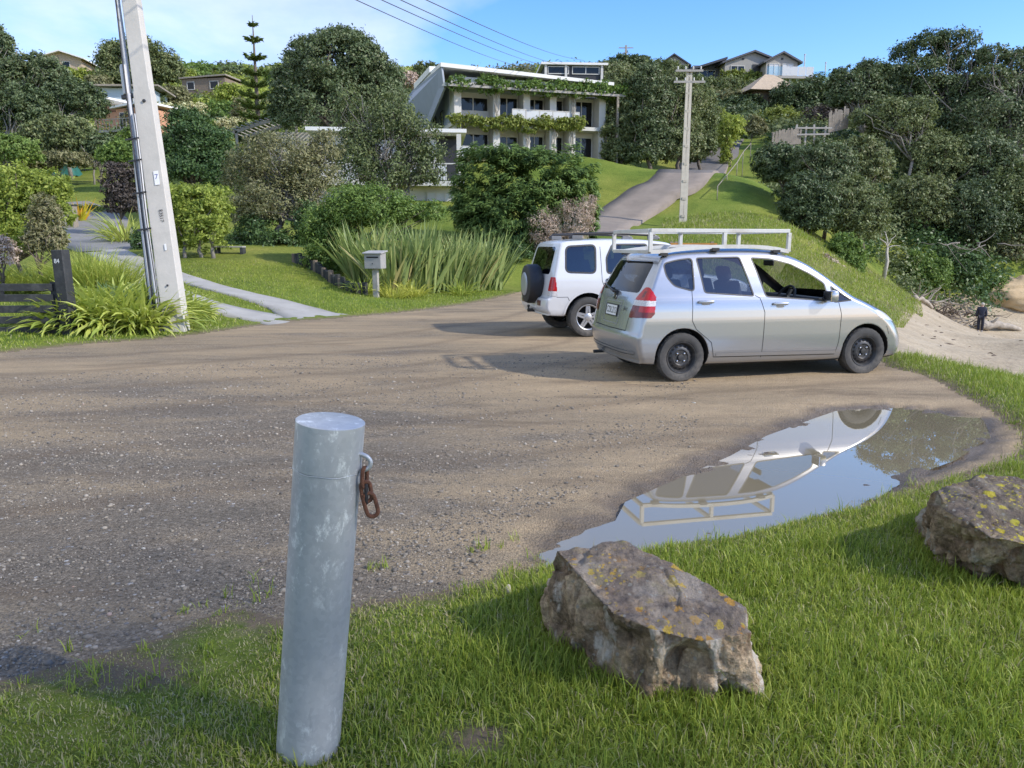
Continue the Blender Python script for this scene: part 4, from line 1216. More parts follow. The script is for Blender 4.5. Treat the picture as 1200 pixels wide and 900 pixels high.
def plant(name, label, cat, px, D, specs, leaf=None, aspect=.5, mat=None, seed=1, trunk=True, cover=2.0, clump=.24, group=None, depth=.9, barkm=None, maxn=26000,
          fork=.35, rt=None, twigs=0, shell=(.55, 1.0), up=.35, jit=.8, low=-.55, spray=None, boxy=False, crown_name='crown', trunk_name='trunk', rx=None, boles=None):
    rng = np.random.default_rng(seed)
    root_p = G(px, D)
    root = thing(name, label, cat, root_p, group=group)
    blobs = px_blobs(root_p, D, specs, depth)
    leaf = leaf or max(.06, D*.0036)
    V, F, cs = crown_geo(blobs, leaf, aspect, rng, cover, clump, shell, low, up, jit, maxn, spray, boxy)
    mesh_np(crown_name, V, F, mat, root)
    if trunk:
        h = max(b[2] for b in blobs); wmax = max(b[3] for b in blobs)
        rt = rt or max(.04, min(.32, h*.022))
        mb = MB()
        starts = boles or [(0, 0)]
        for k, (bx, by) in enumerate(starts):
            lean = Vector(((rng.random()-.5)*h*.10, (rng.random()-.5)*h*.06, 0))
            fk = Vector((bx, by, 0)) + lean + Vector((0, 0, max(.15, min(b[2]-b[5]*.4 for b in blobs)*fork + .25*h*fork)))
            mb.tube([(bx, by, -.25), Vector((bx, by, 0)).lerp(fk, .3) + Vector((rng.normal()*rt*.6, 0, 0)), Vector((bx, by, 0)).lerp(fk, .65) + Vector((rng.normal()*rt, 0, 0)), fk], [rt*1.35, rt*1.05, rt*.95, rt*.85], 8)
            bl = blobs[k::len(starts)] or blobs
            ends = []
            for b in bl:
                for j in range(3):
                    ends.append((b[0] + rng.normal()*b[3]*.45, b[1] + rng.normal()*b[4]*.4, b[2] + rng.uniform(-.1, .6)*b[5]))
            limbs(mb, fk, ends, rt*.55, rng)
            if twigs:
                pick = rng.choice(len(cs), min(twigs//len(starts), len(cs)), replace=False)
                for i in pick:
                    e = Vector(cs[i]); s_ = fk.lerp(e, rng.uniform(.25, .6)) + Vector((0, 0, rng.uniform(0, .1)*h))
                    limbs(mb, s_, [e], rt*.22, rng, .15, 4)
        mb.build(trunk_name, barkm or M_BARK, root, smooth=True, fix=False)
    return root

M_BARK = simple('bark', (.13, .105, .08), .9, var=.35, scale=9, bmp=.02)
M_BARKG = simple('bark_grey', (.22, .20, .17), .9, var=.3, scale=9, bmp=.02)
M_BARKP = simple('bark_pale', (.42, .39, .33), .9, var=.25, scale=9, bmp=.02)
LM = dict(
    pohu=leafmat('leaf_pohutukawa', (.024, .040, .017), (.092, .122, .052), .15, .5, (.17, .18, .10), .5, .3),
    pohu_light=leafmat('leaf_pohutukawa_light', (.036, .052, .020), (.140, .165, .068), .18, .5, (.23, .23, .13), .5),
    dark=leafmat('leaf_dark', (.018, .038, .015), (.070, .115, .038), .18, .40, (.12, .17, .07)),
    dull=leafmat('leaf_dull', (.060, .068, .030), (.185, .180, .090), .22, .55, (.27, .24, .15)),
    silver=leafmat('leaf_silver', (.075, .080, .050), (.215, .215, .150), .18, .5, (.33, .32, .25)),
    green=leafmat('leaf_green', (.040, .075, .018), (.140, .200, .050), .28, .48, (.20, .26, .08)),
    lime=leafmat('leaf_lime', (.095, .130, .022), (.260, .300, .065), .32, .5, (.34, .36, .11)),
    hedge=leafmat('leaf_hedge', (.055, .085, .018), (.190, .215, .050), .28, .5, (.28, .28, .09)),
    conifer=leafmat('leaf_conifer', (.028, .055, .016), (.110, .165, .045), .2, .55, (.17, .22, .07), 1.2),
    pine=leafmat('leaf_pine', (.045, .075, .025), (.14, .18, .065), .15, .55),
    yellow=leafmat('leaf_yellow', (.150, .150, .030), (.380, .350, .085), .3, .5),
    purple=leafmat('leaf_purple_dark', (.030, .026, .024), (.085, .070, .060), .15, .5, (.14, .12, .09)),
    dead=leafmat('leaf_dead', (.16, .115, .085), (.40, .31, .25), .12, .7, (.52, .43, .36)),
    straw=leafmat('leaf_straw', (.22, .18, .09), (.46, .40, .22), .2, .7),
)

# ---- the big dark tree left of the white house, and the sparse one in front of it
plant('pohutukawa_tree', 'tall dense dark green round topped tree left of the white terraced house', 'tree', 400, 47,
      [(395, 80, 58, 42), (350, 108, 34, 38), (445, 108, 34, 38), (390, 130, 66, 38), (425, 75, 30, 28, -1), (362, 72, 28, 28, 1), (335, 130, 20, 24), (400, 48, 28, 16)], mat=LM['pohu'], seed=3, cover=2.6, clump=.155, maxn=70000, shell=(.72, 1.0), fork=.5, twigs=40)
plant('bare_twig_tree', 'thin grey twiggy tree with sparse leaves in front of white walls', 'tree', 450, 37,
      [(455, 150, 42, 45), (420, 180, 34, 40), (490, 175, 32, 40), (450, 205, 50, 30), (500, 205, 22, 30), (410, 130, 20, 30)], mat=LM['pohu_light'], seed=4, cover=1.0, clump=.20, maxn=24000, barkm=M_BARKG, fork=.30, twigs=210, rt=.10, shell=(.35, 1.02), boles=[(0, 0), (.5, .2), (-.4, .3)])
plant('grey_willow_tree', 'drooping dull grey green tree beside the left lawn', 'tree', 335, 30,
      [(330, 190, 46, 36), (290, 205, 30, 38), (370, 205, 32, 34), (330, 235, 56, 34), (300, 250, 34, 30), (380, 175, 22, 24)], mat=LM['dull'], seed=5, cover=1.5, clump=.22, maxn=26000, barkm=M_BARKG, fork=.4, twigs=70, rt=.13, boles=[(0, 0), (.9, .1), (-1, .2)])
plant('glossy_tree', 'dark glossy broadleaf tree behind the square hedge', 'tree', 232, 39,
      [(225, 165, 36, 34), (205, 190, 26, 30), (255, 185, 24, 40), (232, 200, 42, 26), (215, 140, 20, 16)], mat=LM['dark'], seed=6, cover=2.4, clump=.22, maxn=30000, rt=.16)
plant('understory_shrub', 'dark green shrub in shade below the grey green tree', 'shrub', 320, 29.2, [(300, 278, 24, 26), (332, 290, 34, 18), (362, 262, 20, 30), (276, 290, 14, 18)], mat=LM['dark'], seed=61, cover=2.0, maxn=14000, low=-.9)
plant('square_hedge', 'clipped yellow green square hedge right of the leaning concrete pole', 'hedge', 232, 24.5,
      [(231, 254, 34, 36), (225, 240, 22, 22), (246, 246, 18, 26)], mat=LM['lime'], seed=7, cover=2.4, clump=.16, boxy=True, low=-1, maxn=26000, barkm=M_BARKG, rt=.06, crown_name='foliage', fork=.25, boles=[(-.4, 0), (.1, .1), (.5, 0)])
plant('round_dark_hedge', 'dark blackish clipped bush at the driveway bend', 'hedge', 143, 34, [(138, 214, 16, 22), (155, 222, 14, 24), (145, 232, 20, 16)], mat=LM['purple'], seed=8, cover=2.6, clump=.16, boxy=True, low=-1, maxn=12000, crown_name='foliage')
plant('bright_bush', 'bright green leafy bush at the left edge behind the fence', 'shrub', 25, 18.5,
      [(20, 225, 40, 36), (48, 232, 28, 30), (10, 262, 36, 34), (60, 218, 24, 20), (-30, 250, 40, 50), (30, 275, 44, 30), (70, 250, 16, 24)], mat=LM['lime'], seed=9, cover=2.2, clump=.18, maxn=26000, leaf=.085)
plant('pale_bush', 'pale grey green upright bush in front of the bright leafy bush', 'shrub', 52, 17.2,
      [(54, 262, 20, 34), (46, 285, 18, 20), (66, 285, 12, 20)], mat=LM['dull'], seed=10, cover=2.0, clump=.16, maxn=16000, leaf=.075, aspect=.4)
plant('brown_bush', 'brownish low bush at the left edge beside the slatted gate', 'shrub', 4, 16.5, [(4, 298, 16, 22), (-20, 300, 20, 30)], mat=LM['dead'], seed=12, cover=1.2, maxn=5000, leaf=.07)
plant('leafy_bush', 'mid green leafy bush behind the tall flax clumps', 'shrub', 420, 24.5,
      [(410, 245, 36, 30), (440, 250, 46, 32), (395, 280, 30, 36), (380, 305, 26, 34), (372, 270, 22, 30), (470, 250, 30, 20), (505, 250, 20, 16)], mat=LM['green'], seed=13, cover=2.3, clump=.18, maxn=36000, leaf=.085)
plant('conifer_hedge', 'broad dark green conifer hedge below the white terraced house', 'hedge', 612, 33,
      [(580, 236, 44, 58), (628, 234, 50, 54), (668, 246, 30, 46), (600, 262, 56, 36)], mat=LM['conifer'], seed=14, cover=2.8, clump=.115, maxn=70000, aspect=.30, leaf=.20, spray=.12, jit=.35, up=1.1, low=-.8, shell=(.80, 1.03), crown_name='foliage', boxy=True)
plant('dead_hedge_corner', 'dry pinkish bare corner of twigs at the right end of conifer hedge', 'shrub', 665, 31.3,
      [(640, 268, 22, 26), (672, 262, 22, 28), (690, 250, 10, 24), (655, 285, 30, 16)], mat=LM['dead'], seed=15, cover=1.3, clump=.22, maxn=12000, leaf=.11, aspect=.22, barkm=M_BARKP, twigs=120, rt=.05, low=-.9)
plant('low_green_shrub', 'low dark green shrub between conifer hedge and lawn', 'shrub', 605, 30.5, [(600, 296, 26, 12), (565, 294, 16, 12)], mat=LM['dark'], seed=16, cover=2, maxn=5000, leaf=.09, trunk=False)

# ---- trees right of the house and up the road
for i, (a, b, w_, h_, D, lab) in enumerate([
        (728, 130, 22, 56, 57, 'narrow leafy tree against the right end of the white house'),
        (762, 125, 26, 60, 56, 'tall dense tree second to the right of the white house'),
        (797, 128, 26, 56, 57, 'bushy dark tree just left of the wooden power pole top'),
        (820, 135, 18, 50, 60, 'leafy tree right beside and behind the wooden power pole')]):
    plant('hillside_tree', lab, 'tree', a, D, [(a-4, b-h_*.5, w_*.7, h_*.42), (a+5, b-h_*.1, w_, h_*.5), (a-4, b+h_*.45, w_*1.02, h_*.5), (a+8, b+h_*.62, w_*.8, h_*.36), (a-6, b+h_*.85, w_*.9, h_*.3)], mat=LM['pohu_light'] if i != 1 else LM['pohu'], seed=20+i, cover=2.3, clump=.2, maxn=24000, aspect=.45, low=-.9, group='trees beside the white house')
plant('clipped_hedge', 'clipped olive green hedge at the left side of the steep road', 'hedge', 834, 69, [(832, 150, 19, 21), (846, 152, 16, 20)], mat=LM['hedge'], seed=26, cover=2.4, boxy=True, low=-1, maxn=9000, crown_name='foliage')
plant('road_bend_tree', 'small yellowish tree leaning out over the steep road', 'tree', 856, 63, [(858, 150, 16, 16), (852, 165, 11, 16), (850, 185, 7, 14)], mat=LM['lime'], seed=27, cover=1.8, maxn=9000, twigs=15)
plant('pale_shrub', 'pale greyish shrub right of the small yellowish road tree', 'shrub', 880, 72, [(882, 148, 10, 14), (890, 152, 8, 12)], mat=LM['dull'], seed=28, cover=2, maxn=5000)
for i, (a, b, w_, h_, D, mt, lab) in enumerate([
        (842, 102, 46, 9, 98, 'pohu_light', 'long upper hedge row directly under the grey hilltop house'),
        (905, 103, 32, 8, 98, 'pohu_light', 'right continuation of the upper hedge under the hilltop house deck'),
        (868, 90, 24, 6, 104, 'hedge', 'clipped green hedge at the foot of the hilltop house wall'),
        (845, 121, 34, 14, 88, 'dull', 'middle band of grey green bushes between hedge rows'),
        (915, 145, 34, 15, 80, 'hedge', 'hedge below the small brown roofed hut'),
        (870, 126, 20, 13, 86, 'pohu', 'dark bush left of the brown roofed hut')]):
    plant('hedge_row', lab, 'hedge', a, D, [(a-w_*.5, b, w_*.55, h_), (a+w_*.5, b+1, w_*.55, h_), (a, b-1, w_*.6, h_)], mat=LM[mt], seed=30+i, cover=2.2, boxy=True, low=-1, maxn=9000, trunk=False, group='hedges on the upper slope')
plant('round_shrub', 'round grey green tree right of the brown roofed hut', 'tree', 945, 84, [(930, 112, 26, 16), (958, 108, 24, 18), (940, 128, 36, 14)], mat=LM['pohu'], seed=37, cover=2.3, maxn=14000, twigs=20)
plant('dark_shrub', 'dark twiggy bush beside the weathered paling fence', 'shrub', 965, 76, [(960, 140, 22, 14), (985, 128, 14, 18)], mat=LM['purple'], seed=38, cover=1.8, maxn=7000)

# ---- the wooded slope on the right, above the beach
plant('pohutukawa_tree', 'tallest open crowned tree against the sky above the beach', 'tree', 1110, 66,
      [(1090, 49, 22, 13), (1120, 47, 26, 13), (1060, 63, 17, 14, 1), (1080, 81, 26, 14, -1), (1106, 69, 23, 14, 1), (1136, 75, 26, 16), (1150, 63, 9, 8), (1048, 87, 17, 14), (1098, 101, 31, 16, -1), (1132, 107, 29, 16, 1), (1062, 111, 26, 18), (1112, 127, 44, 19), (1078, 145, 49, 22), (1120, 153, 52, 26)], mat=LM['pohu'], seed=40, cover=1.7, clump=.30, maxn=40000, barkm=M_BARKG, fork=.45, twigs=70, rt=.16, boles=[(0, 0), (1.5, .5), (-2.5, .3)])
plant('pohutukawa_tree', 'spreading dark tree at the right edge under the open crowned tree', 'tree', 1180, 64,
      [(1166, 65, 18, 13), (1192, 73, 23, 16), (1160, 89, 20, 14, -1), (1186, 101, 29, 19), (1216, 87, 26, 26), (1160, 115, 29, 19), (1200, 128, 39, 29), (1170, 148, 57, 38), (1140, 141, 34, 29)], mat=LM['pohu'], seed=41, cover=2.1, clump=.24, maxn=36000, barkm=M_BARKG, twigs=100, rt=.24, boles=[(0, 0), (1.8, 0)])
plant('pohutukawa_tree', 'dark rounded tree touching the sky right of the two white masts', 'tree', 1005, 66,
      [(990, 95, 20, 16), (1020, 85, 20, 16), (1010, 110, 34, 20), (1035, 100, 20, 22), (985, 115, 18, 14)], mat=LM['pohu'], seed=42, cover=2.2, clump=.22, maxn=24000, barkm=M_BARKG, twigs=60)
plant('twisted_tree', 'slender twisted pale trunk tree in the middle of the right slope', 'tree', 1062, 60,
      [(1040, 132, 28, 16), (1072, 128, 26, 16), (1015, 140, 20, 14), (1056, 150, 36, 18)], mat=LM['pohu_light'], seed=43, cover=1.6, clump=.25, maxn=14000, barkm=M_BARKG, fork=.5, twigs=60, rt=.13)
for i, (a, b, w_, h_, D, mt, lab) in enumerate([
        (915, 192, 36, 26, 47, 'pohu', 'dark rounded bush at the top left of the right slope'),
        (965, 195, 40, 34, 45, 'pohu', 'dense dark bush in the upper middle of the right slope'),
        (1010, 190, 36, 34, 48, 'pohu_light', 'broad olive bush behind the dense dark bushes'),
        (945, 240, 36, 40, 42, 'pohu', 'large dark bush hanging over the grassy bank'),
        (1000, 245, 42, 42, 43, 'pohu_light', 'large olive green bush left of the pale slender trunk'),
        (990, 300, 26, 30, 38.5, 'green', 'bright green bush low on the grassy bank beside the bushes'),
        (1095, 185, 46, 34, 60, 'pohu_light', 'wide olive crown right of the twisted trunk'),
        (1150, 190, 46, 40, 60, 'pohu', 'dark bushy crown in the middle of the right edge'),
        (1080, 235, 42, 36, 57, 'pohu_light', 'olive crown over the pale bare trunk'),
        (1140, 250, 48, 42, 57, 'pohu', 'shadowy hanging crown above the beach driftwood'),
        (1195, 235, 42, 50, 58, 'pohu_light', 'bushy olive crown at the right edge above the sandy bank'),
        (1190, 305, 34, 34, 57.5, 'dull', 'low olive bush hanging over the tan sandy bank')]):
    plant('slope_bush', lab, 'shrub', a, D, [(a-w_*.35, b-h_*.1, w_*.6, h_*.75), (a+w_*.4, b+h_*.1, w_*.6, h_*.75), (a, b-h_*.35, w_*.6, h_*.6), (a+w_*.1, b+h_*.4, w_*.75, h_*.55)], mat=LM[mt], seed=50+i, cover=2.1, clump=.2, maxn=22000, barkm=M_BARK, twigs=40, group='bushes on the slope above the beach', low=-.8)
for i, (a, b, w_, h_, D, lab) in enumerate([(1085, 318, 32, 30, 52.5, 'green shrub low above the tangled driftwood'), (1120, 308, 32, 30, 54, 'leafy green shrub right of the bare pale trunk'), (1150, 332, 24, 22, 54, 'small bright shrub directly behind the walking person')]):
    plant('beach_shrub', lab, 'shrub', a, D, [(a-8, b, w_*.7, h_*.8), (a+9, b+4, w_*.7, h_*.7)], mat=LM['green'] if i != 1 else LM['dark'], seed=70+i, cover=2.0, maxn=9000, group='shrubs behind the driftwood', low=-.9)
plant('brown_shrub', 'reddish brown dry shrub on the grassy bank behind the car roof', 'shrub', 968, 36.5, [(966, 312, 16, 13), (978, 318, 12, 10)], mat=LM['dead'], seed=75, cover=1.5, maxn=5000, leaf=.09, low=-.9)
# bare dead tree standing in the shade
rng = np.random.default_rng(80)
rp = G(1035, 45); t = thing('bare_tree', 'pale bare leafless trunk standing in shade on the right slope', 'tree', rp)
mb = MB(); top = P(1040, 290, 45) - rp
mb.tube([(0, 0, -.2), (.15, 0, 1.0), top*.8, top], [.13, .11, .09, .07], 7)
limbs(mb, top, [P(1028, 268, 44.5)-rp, P(1055, 288, 45)-rp, P(1050, 275, 45)-rp, P(1033, 255, 45.5)-rp], .05, rng)
mb.build('trunk', M_BARKP, t, smooth=True)

# ---- far hillside on the left: one bush after another up to the skyline
hs = [
 (0, 62, 20, 34, 60, 'pohu', 'dark tree in the top left corner against the sky', 2), (40, 92, 44, 30, 56, 'pohu', 'wide dark tree below the pale hilltop roof at far left', 2), (20, 130, 44, 34, 52, 'pohu', 'dark olive tree at the left edge of the hillside', 2),
 (85, 120, 40, 28, 54, 'pohu', 'dark tree right in front of the blue walled house', 2), (70, 160, 46, 26, 50, 'pohu_light', 'broad olive tree left of the terracotta house', 2), (15, 178, 36, 20, 46, 'green', 'green tree behind the bright bush at far left', 2),
 (110, 172, 26, 18, 50, 'pohu', 'olive tree under the terracotta house deck', 2), (100, 188, 20, 9, 58, 'silver', 'grey shrub beyond the green tarpaulin', 0), (140, 182, 26, 20, 47, 'green', 'light green shrub behind the dark clipped bush', 0),
 (118, 186, 10, 12, 52, 'dark', 'small black green shrub at the top of the far lawn', 0), (25, 190, 40, 16, 49, 'dull', 'grey green scrub along the back of the left bright bush', 0), (70, 188, 36, 13, 49, 'dull', 'brownish scrub along the top edge of the far lawn', 0), (160, 165, 26, 18, 60, 'green', 'green bush under the deck, hidden behind the pole', 0)]
for i, (a, b, w_, h_, D, mt, lab, tw) in enumerate(hs):
    plant('hill_tree', lab, 'tree' if tw else 'shrub', a, D, [(a-w_*.4, b+2, w_*.6, h_*.8), (a+w_*.4, b, w_*.6, h_*.8), (a, b-h_*.3, w_*.55, h_*.7)], mat=LM[mt], seed=100+i, cover=2.0, maxn=20000, twigs=30 if tw else 0, clump=.21, low=-.8, barkm=M_BARKG, group='trees on the left hillside')
plant('skyline_tree', 'largest dome of trees on the left skyline behind the pole', 'tree', 160, 118, [(135, 70, 24, 20), (165, 62, 28, 20), (190, 78, 22, 22), (160, 88, 44, 16), (200, 92, 14, 14)], mat=LM['pohu_light'], seed=120, cover=2.2, maxn=24000, twigs=20, clump=.22)
far = [(90, 92, 22, 12, 118, 'lime', 'yellow green bush right of the pale hilltop roof'), (70, 96, 14, 12, 112, 'dull', 'tan bush below the pale hilltop roof'), (115, 98, 16, 12, 112, 'dull', 'brown olive bush left of the skyline dome'),
       (60, 112, 18, 10, 100, 'straw', 'straw coloured bush above the dark left trees'), (215, 90, 18, 10, 128, 'lime', 'lime bush on the skyline left of the brown house'), (245, 84, 20, 9, 138, 'green', 'green bush on the skyline above the brown house'),
       (275, 88, 16, 12, 132, 'pohu', 'grey green bush on the skyline beside the spired pine'), (205, 112, 18, 12, 105, 'dull', 'dull bush beneath the skyline dome'), (190, 130, 16, 12, 95, 'straw', 'dry straw grass clump left of centre on the slope'),
       (225, 128, 20, 9, 95, 'straw', 'pale dry bush below the brown house'), (270, 110, 18, 14, 100, 'lime', 'bright yellow green bush left of the spired pine'), (262, 130, 20, 14, 88, 'green', 'green bush beneath the yellow green one'),
       (285, 130, 14, 16, 84, 'dull', 'dull bush at the foot of the spired pine'), (180, 112, 14, 14, 100, 'pohu', 'dark olive bush right of the pole on the hillside'), (268, 145, 16, 8, 70, 'straw', 'buff pampas like clump above the pergola'),
       (330, 90, 20, 12, 120, 'green', 'green bush behind the big dark tree on its left'), (300, 155, 24, 12, 66, 'pohu', 'dark bush below the spired pine'), (165, 140, 22, 16, 80, 'dull', 'olive scrub behind the pole at deck height'),
       (240, 150, 20, 10, 72, 'green', 'green bush over the glossy dark tree'), (500, 84, 18, 12, 86, 'pohu_light', 'olive tree top left of the white house roof'), (478, 92, 12, 10, 84, 'dead', 'reddish tree top beside the white house roof'),
       (645, 83, 20, 9, 92, 'lime', 'light green tree top behind the white house roof'), (735, 75, 26, 12, 90, 'pohu', 'dark tree top under the small roof mast'), (715, 85, 30, 14, 84, 'pohu_light', 'leafy tree top beside the rooftop lookout'),
       (700, 100, 16, 14, 76, 'pohu_light', 'light leafy tree behind the house right corner'), (775, 80, 24, 12, 86, 'pohu_light', 'leafy tree top beside the gable hidden by trees'), (748, 72, 14, 8, 100, 'pohu', 'dark round tree top on the skyline right of the mast')]
for i, (a, b, w_, h_, D, mt, lab) in enumerate(far):
    plant('hillside_bush', lab, 'shrub', a, D, [(a-w_*.3, b+1, w_*.7, h_), (a+w_*.4, b, w_*.6, h_*.85), (a, b+h_*.5, w_, h_*.7)], mat=LM[mt], seed=130+i, cover=1.9, maxn=7000, trunk=False, clump=.24, low=-.8, group='bushes on the upper hillside')

# Norfolk pine: whorls of drooping-up branches on a straight stem
def norfolk():
    D = 62; rp = G(305, D); root = thing('norfolk_pine', 'norfolk pine with tiered whorls and a bare spire tip', 'tree', rp)
    top = P(304.5, 26, D).z - rp.z
    mb = MB(); mb.tube([(0, 0, -.3), (0, 0, top*.6), (0, 0, top)], [.28, .13, .02], 8); mb.build('trunk', M_BARK, root, smooth=True)
    rng = np.random.default_rng(5); V, F, off = [], [], 0
    levels = [(36, 5), (53, 10), (73, 13), (90, 15), (103, 17), (116, 20), (128, 23), (140, 24), (152, 24)]
    zt = [(P(305, y, D).z - rp.z, w_/900*D) for y, w_ in levels]
    for (z, r) in zt:
        nb = 5 if r < .5 else 7
        for k in range(nb):
            a = 2*math.pi*(k + rng.random()*.4)/nb
            n = int(75 * max(.5, r)); t = rng.random(n)**.7
            d = np.array([math.cos(a), math.sin(a), 0])
            p = d*(t*r)[:, None]; p[:, 2] += z + .28*r*t**1.5 + rng.normal(0, .05, n) - .05
            sid = np.array([-math.sin(a), math.cos(a), 0])
            p += sid * (rng.normal(0, .16, n)*(r*(1-t*.6)))[:, None]
            al = d + sid*rng.normal(0, .7, (n, 1)) + np.array([0, 0, .5])
            v, f = leaf_quads(p, np.tile([0, 0, 1.], (n, 1)), .34, .12, rng, 0, .35, al, .1)
            V.append(v); F.append(f+off); off += len(v)
    mesh_np('crown', np.concatenate(V), np.concatenate(F), LM['pine'], root)
norfolk()

# ---- strap leaved plants
def straps(n, rng, base_r, length, width, tilt, droop, seg=6, fold=.25):
    """arching strap leaves from one clump; returns verts, faces"""
    az = rng.uniform(0, 2*math.pi, n); L = rng.uniform(length[0], length[1], n); W = rng.uniform(width[0], width[1], n)
    tl = rng.uniform(tilt[0], tilt[1], n); dr = rng.uniform(droop[0], droop[1], n)
    br = base_r*np.sqrt(rng.random(n)); ba = az + rng.normal(0, .5, n)
    p = np.stack([br*np.cos(ba), br*np.sin(ba), np.zeros(n)], 1)
    d = np.stack([np.cos(az), np.sin(az)], 1); s_ = np.stack([-np.sin(az), np.cos(az), np.zeros(n)], 1)
    s_ = s_ + rng.normal(0, .35, (n, 3)); rows = []
    ang_ = tl.copy()
    for i in range(seg+1):
        t = i/seg
        w_ = W * (1 - t**2.2) * (.55 + .45*min(1, t*4)) + .0015
        rows.append(np.stack([p - s_*w_[:, None]/2, p + np.array([0, 0, -1])*w_[:, None]*fold, p + s_*w_[:, None]/2], 1))
        st = L/seg
        p = p + np.stack([d[:, 0]*np.sin(ang_)*st, d[:, 1]*np.sin(ang_)*st, np.cos(ang_)*st], 1)
        ang_ = ang_ + dr*(.4+t)/seg*1.4
    V = np.stack(rows, 1)       # n, seg+1, 3, 3
    k = (seg+1)*3; base = np.arange(n)*k; F = []
    for i in range(seg):
        for j in (0, 1):
            a = base + i*3 + j
            F.append(np.stack([a, a+1, a+4, a+3], 1))
    return V.reshape(-1, 3), np.concatenate(F)

def strap_plant(name, label, cat, loc, n, base_r, length, width, tilt, droop, mat, seed, group=None, clumps=None):
    rng = np.random.default_rng(seed)
    o_v, o_f, off = [], [], 0
    loc = Vector(loc)
    for (cx, cy, k, sc) in (clumps or [(0, 0, 1, 1)]):
        v, f = straps(int(n*k), rng, base_r*sc, (length[0]*sc, length[1]*sc), width, tilt, droop)
        zz = gz(loc.x+cx, loc.y+cy) - loc.z
        v = v + np.array([cx, cy, zz-.02]); o_v.append(v); o_f.append(f+off); off += len(v)
    o = mesh_np(name, np.concatenate(o_v), np.concatenate(o_f), mat)
    o.location = loc
    return tag(o, label, cat, group)

M_FLAX = leafmat('leaf_flax', (.075, .110, .040), (.235, .280, .105), .26, .42, (.38, .33, .15), .9)
M_AGA = leafmat('leaf_agapanthus', (.12, .17, .030), (.36, .40, .095), .32, .38, (.44, .46, .16), 1.2, .4)
M_DAY = leafmat('leaf_daylily', (.120, .165, .030), (.330, .360, .085), .32, .45, (.40, .38, .12), 1.0)
M_YEL = leafmat('leaf_yellow_strap', (.190, .190, .035), (.430, .390, .090), .3, .45)
def gp(px, D):
    return G(px, D)
for i, (px, D, n, ln, lab) in enumerate([
        (432, 23.6, 70, (1.3, 2.1), 'left tall flax clump behind the letterbox'), (462, 22.8, 80, (1.3, 2.2), 'flax clump rising directly right of the letterbox'),
        (495, 23.4, 90, (1.4, 2.35), 'tallest flax clump in the middle of the row'), (522, 24.2, 80, (1.25, 2.1), 'flax clump right of the tallest one'),
        (548, 25.0, 80, (1.25, 2.1), 'flax clump second from the right end'), (570, 26.0, 70, (1.3, 2.2), 'rightmost flax clump next to the conifer hedge')]):
    strap_plant('flax_plant', lab, 'plant', gp(px, D), n*1.9, .55, ln, (.07, .13), (.04, .62), (.0, .5), M_FLAX, 200+i, 'flax clumps behind the letterbox')
for i, (px, D, lab) in enumerate([(425, 21.9, 'green strappy tuft left of the letterbox foot'), (462, 21.6, 'yellow striped tuft at the letterbox foot'), (485, 22.3, 'yellow green tuft in front of the tallest flax'), (540, 23.6, 'small green tuft at the right foot of the flax row')]):
    strap_plant('strap_tuft', lab, 'plant', gp(px, D), 110, .3, (.4, .85), (.02, .035), (.2, 1.1), (.6, 1.5), M_YEL if i in (1, 2) else M_AGA, 210+i, 'low tufts in front of the flax')
strap_plant('agapanthus_plant', 'big arching agapanthus clump between gate post and concrete pole', 'plant', gp(128, 13.95), 460, .48, (.65, 1.1), (.06, .09), (.25, 1.3), (.7, 1.8), M_AGA, 220, 'agapanthus clumps by the pole', [(0, 0, 1, 1.0), (-.55, -.15, .8, .85), (.55, .1, .9, .95), (-.3, .6, .9, 1.05), (.3, .6, .8, 1.05)])
strap_plant('agapanthus_plant', 'smaller agapanthus clump wrapping the foot of the concrete pole', 'plant', gp(212, 15.2), 200, .3, (.45, .75), (.05, .075), (.25, 1.2), (.7, 1.8), M_AGA, 221, 'agapanthus clumps by the pole', [(0, .25, 1, 1), (-.45, .1, .8, 1)])
strap_plant('daylily_plant', 'tall grassy daylily clump behind the gate post', 'plant', gp(112, 17.0), 420, .45, (.7, 1.25), (.014, .024), (.1, .7), (.3, 1.3), M_DAY, 222, None, [(0, 0, 1, 1), (-.4, .1, .8, 1), (.4, .2, .8, .9)])
strap_plant('daylily_plant', 'low yellow green leafy mass behind the slatted gate', 'plant', gp(45, 17.4), 420, .55, (.5, .9), (.014, .026), (.3, 1.1), (.5, 1.4), M_DAY, 223, None, [(0, 0, 1, 1), (-.8, 0, .9, 1), (.7, -.3, .7, .9), (-1.6, .2, .9, 1)])
strap_plant('palm_clump', 'yellowish feathery clump below the dark clipped bush', 'plant', gp(148, 31), 160, .5, (1.0, 1.9), (.03, .06), (.3, 1.2), (.4, 1.4), M_DAY, 224)
strap_plant('bromeliad', 'yellow leafed plants growing on top of the pergola', 'plant', P(355, 142, 52), 60, .5, (.5, .9), (.08, .14), (.3, 1.0), (.2, .8), M_YEL, 225, None)
